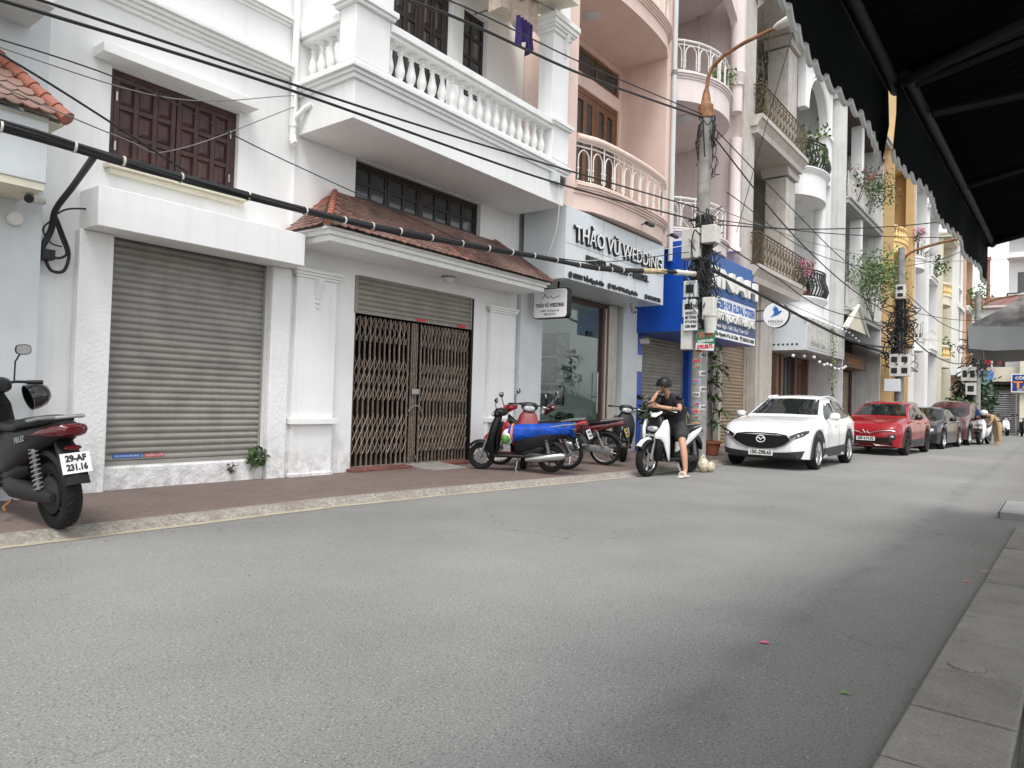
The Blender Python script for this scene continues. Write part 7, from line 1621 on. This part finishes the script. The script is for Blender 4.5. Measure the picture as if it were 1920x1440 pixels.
for lab, pts_, r_ in wires:
    one('overhead_cable', MB().tube(spline(pts_, 8), r_, 6), CABLEW if lab.startswith('white') else (CABLEG if 'grey' in lab or 'pale' in lab else CABLE), lab, 'cable', 'overhead cables', loc=pts_[0])
def tangle(name, x, y, z0, z1, n, seed, spread=.3, r=(.006,.014)):
    q = MB(); rn = random.Random(seed)
    for _ in range(n):
        a = rn.uniform(0,2*pi); zz = rn.uniform(z0,z1); p = [Vector((x+.16*math.cos(a),y+.16*math.sin(a),zz))]
        for k in range(rn.randint(3,5)):
            a += rn.uniform(-.9,.9); rad = .14+rn.random()**2*spread; zz += rn.uniform(-.5,.3); zz = min(max(zz,z0-.3),z1+.2); p.append(Vector((x+rad*math.cos(a),y+rad*math.sin(a),zz)))
        q.tube(spline(p,7), rn.uniform(*r), 5)
    for _ in range(n//3):
        a = rn.uniform(0,2*pi); q.tube(spline([(x+.15*math.cos(a+i*.1),y+.15*math.sin(a+i*.1),z1-(z1-z0)*i/4) for i in range(5)],4), rn.uniform(.008,.016), 5)
    o = setting(name, q, CABLE, 'stuff'); return o
tangle('cable_tangle', CX-.02, CY-.02, 3.0, 4.9, 110, 5, .27); tangle('cable_tangle', CX-.05, CY-.05, 6.0, 6.8, 16, 6, .12)
# coil of cable on the left wall
cl = thing('cable_coil', 'looped coil of thick black cable hanging on the white wall at the left', 'cables', (2.8,8.1,2.6))
for k, (pts_, r_) in enumerate((([(2.5,6.4,3.15),(2.72,7.4,3.12),(2.76,7.9,2.98),(2.78,8.05,2.80),(2.72,8.08,2.62),(2.70,8.1,2.5)],.03),([(2.78,8.0,2.98),(2.9,8.08,2.78),(2.97,8.1,2.6),(2.93,8.1,2.42),(2.82,8.1,2.40),(2.76,8.1,2.5),(2.74,8.1,2.62)],.017),([(2.77,8.0,2.96),(2.87,8.06,2.76),(2.94,8.08,2.6),(2.88,8.1,2.54),(2.78,8.1,2.55)],.013),([(2.77,8.0,2.9),(2.72,8.08,2.8),(2.8,8.1,2.68),(2.9,8.1,2.66)],.008),([(2.8,8.05,2.95),(2.95,8.1,3.06),(3.2,8.0,3.10)],.010))):
    part('cable', MB().tube(spline(pts_,8), r_, 8), CABLE, cl)
part('junction_box', MB().box(2.70,2.82,8.02,8.19,2.5,2.60), DGREY, cl, bev=.006)
# far poles
fp = thing('utility_pole', 'second concrete pole with a rusty lamp arm behind the red car', 'pole', (29,4.6,0))
part('shaft', MB().tube([(29,4.6,0),(29,4.58,7.2)],[.17,.12],14), CONC, fp); part('lamp_arm', MB().tube(spline([(29,4.58,6.6),(29,4.3,7.0),(29,3.4,7.25),(29,2.6,7.35)],6),.05,8), RUST, fp)
q = MB(); q.hull([(0,0,0,.05,.03),(.3,0,.03,.14,.07),(.6,0,.02,.05,.02)],12); q.xf(Matrix.Translation((29,2.65,7.35)) @ Matrix.Rotation(R(-90),4,'Z')); part('lamp_head', q, BOXW, fp)
tangle('cable_tangle', 29, 4.6, 3.0, 5.4, 95, 15, .55, (.010,.024))
meter_box('meter_box','white four windowed meter box on the second pole above the red car', 28.5,28.8,4.2,4.85,2.5,3.3,BOXW,(2,2)); meter_box('meter_box','small white box high on the second pole', 28.6,28.85,4.4,4.7,5.3,5.8,BOXW,(1,2)); meter_box('meter_box','grey junction box low on the second pole above the red car', 28.5,28.8,4.5,5.0,1.95,2.4,GREYW)
tp3 = thing('utility_pole', 'third concrete pole with white meter boxes past the dark red car', 'pole', (43,3.3,0)); part('shaft', MB().tube([(43,3.3,0),(43,3.3,7.5)],[.18,.13],12), CONC, tp3)
part('lamp_arm', MB().tube(spline([(43,3.3,6.6),(43,2.7,7.0),(43,1.6,7.2)],6),.05,8), RUST, tp3); q = MB(); q.hull([(0,0,0,.05,.03),(.3,0,.03,.14,.07),(.6,0,.02,.05,.02)],12); q.xf(Matrix.Translation((43,1.7,7.2)) @ Matrix.Rotation(R(-90),4,'Z')); part('lamp_head', q, BOXW, tp3)
tangle('cable_tangle', 43, 3.3, 3.4, 4.8, 40, 25, .9, (.015,.03))
meter_box('meter_box','upper white meter box on the third pole', 42.5,42.8,3.3,3.95,2.9,3.6,BOXW,(2,1)); meter_box('meter_box','lower white meter box on the third pole', 42.5,42.8,3.3,3.75,2.2,2.8,BOXW,(1,1))
# things at the foot of the near pole
bag = MB(); bag.ball((12.62,5.2,.13),(.13,.11,.13),12,8); bag.ball((12.76,5.12,.10),(.10,.09,.10),10,7); bag.blade((12.62,5.2,.22),(.2,.1,1),.16,.1,.2,5); bag.blade((12.76,5.12,.16),(-.2,.3,1),.14,.1,.2,5)
one('rubbish_bag', bag, mat('pale_plastic_bag',(.5,.44,.32),.4,var=.5,vs=20), 'pale plastic rubbish bag on the road behind the rider', 'bag', loc=(12.65,5.2,0))
lb = thing('leaning_board', 'folded dark canvas and boards leaning behind the near pole', 'boards', (13.7,6.0,.12)); part('board', MB().prism([(5.85,.12),(6.1,.12),(6.25,1.15),(6.15,1.2)],'x',13.55,13.95), mat('brown_canvas_board',(.10,.085,.06),.8,var=.4), lb); part('frame', MB().tube([(13.5,5.84,.12),(13.6,6.0,.9),(13.8,6.1,1.15),(14.0,6.0,.8),(14.05,5.85,.12)],.02,6), CABLET, lb)
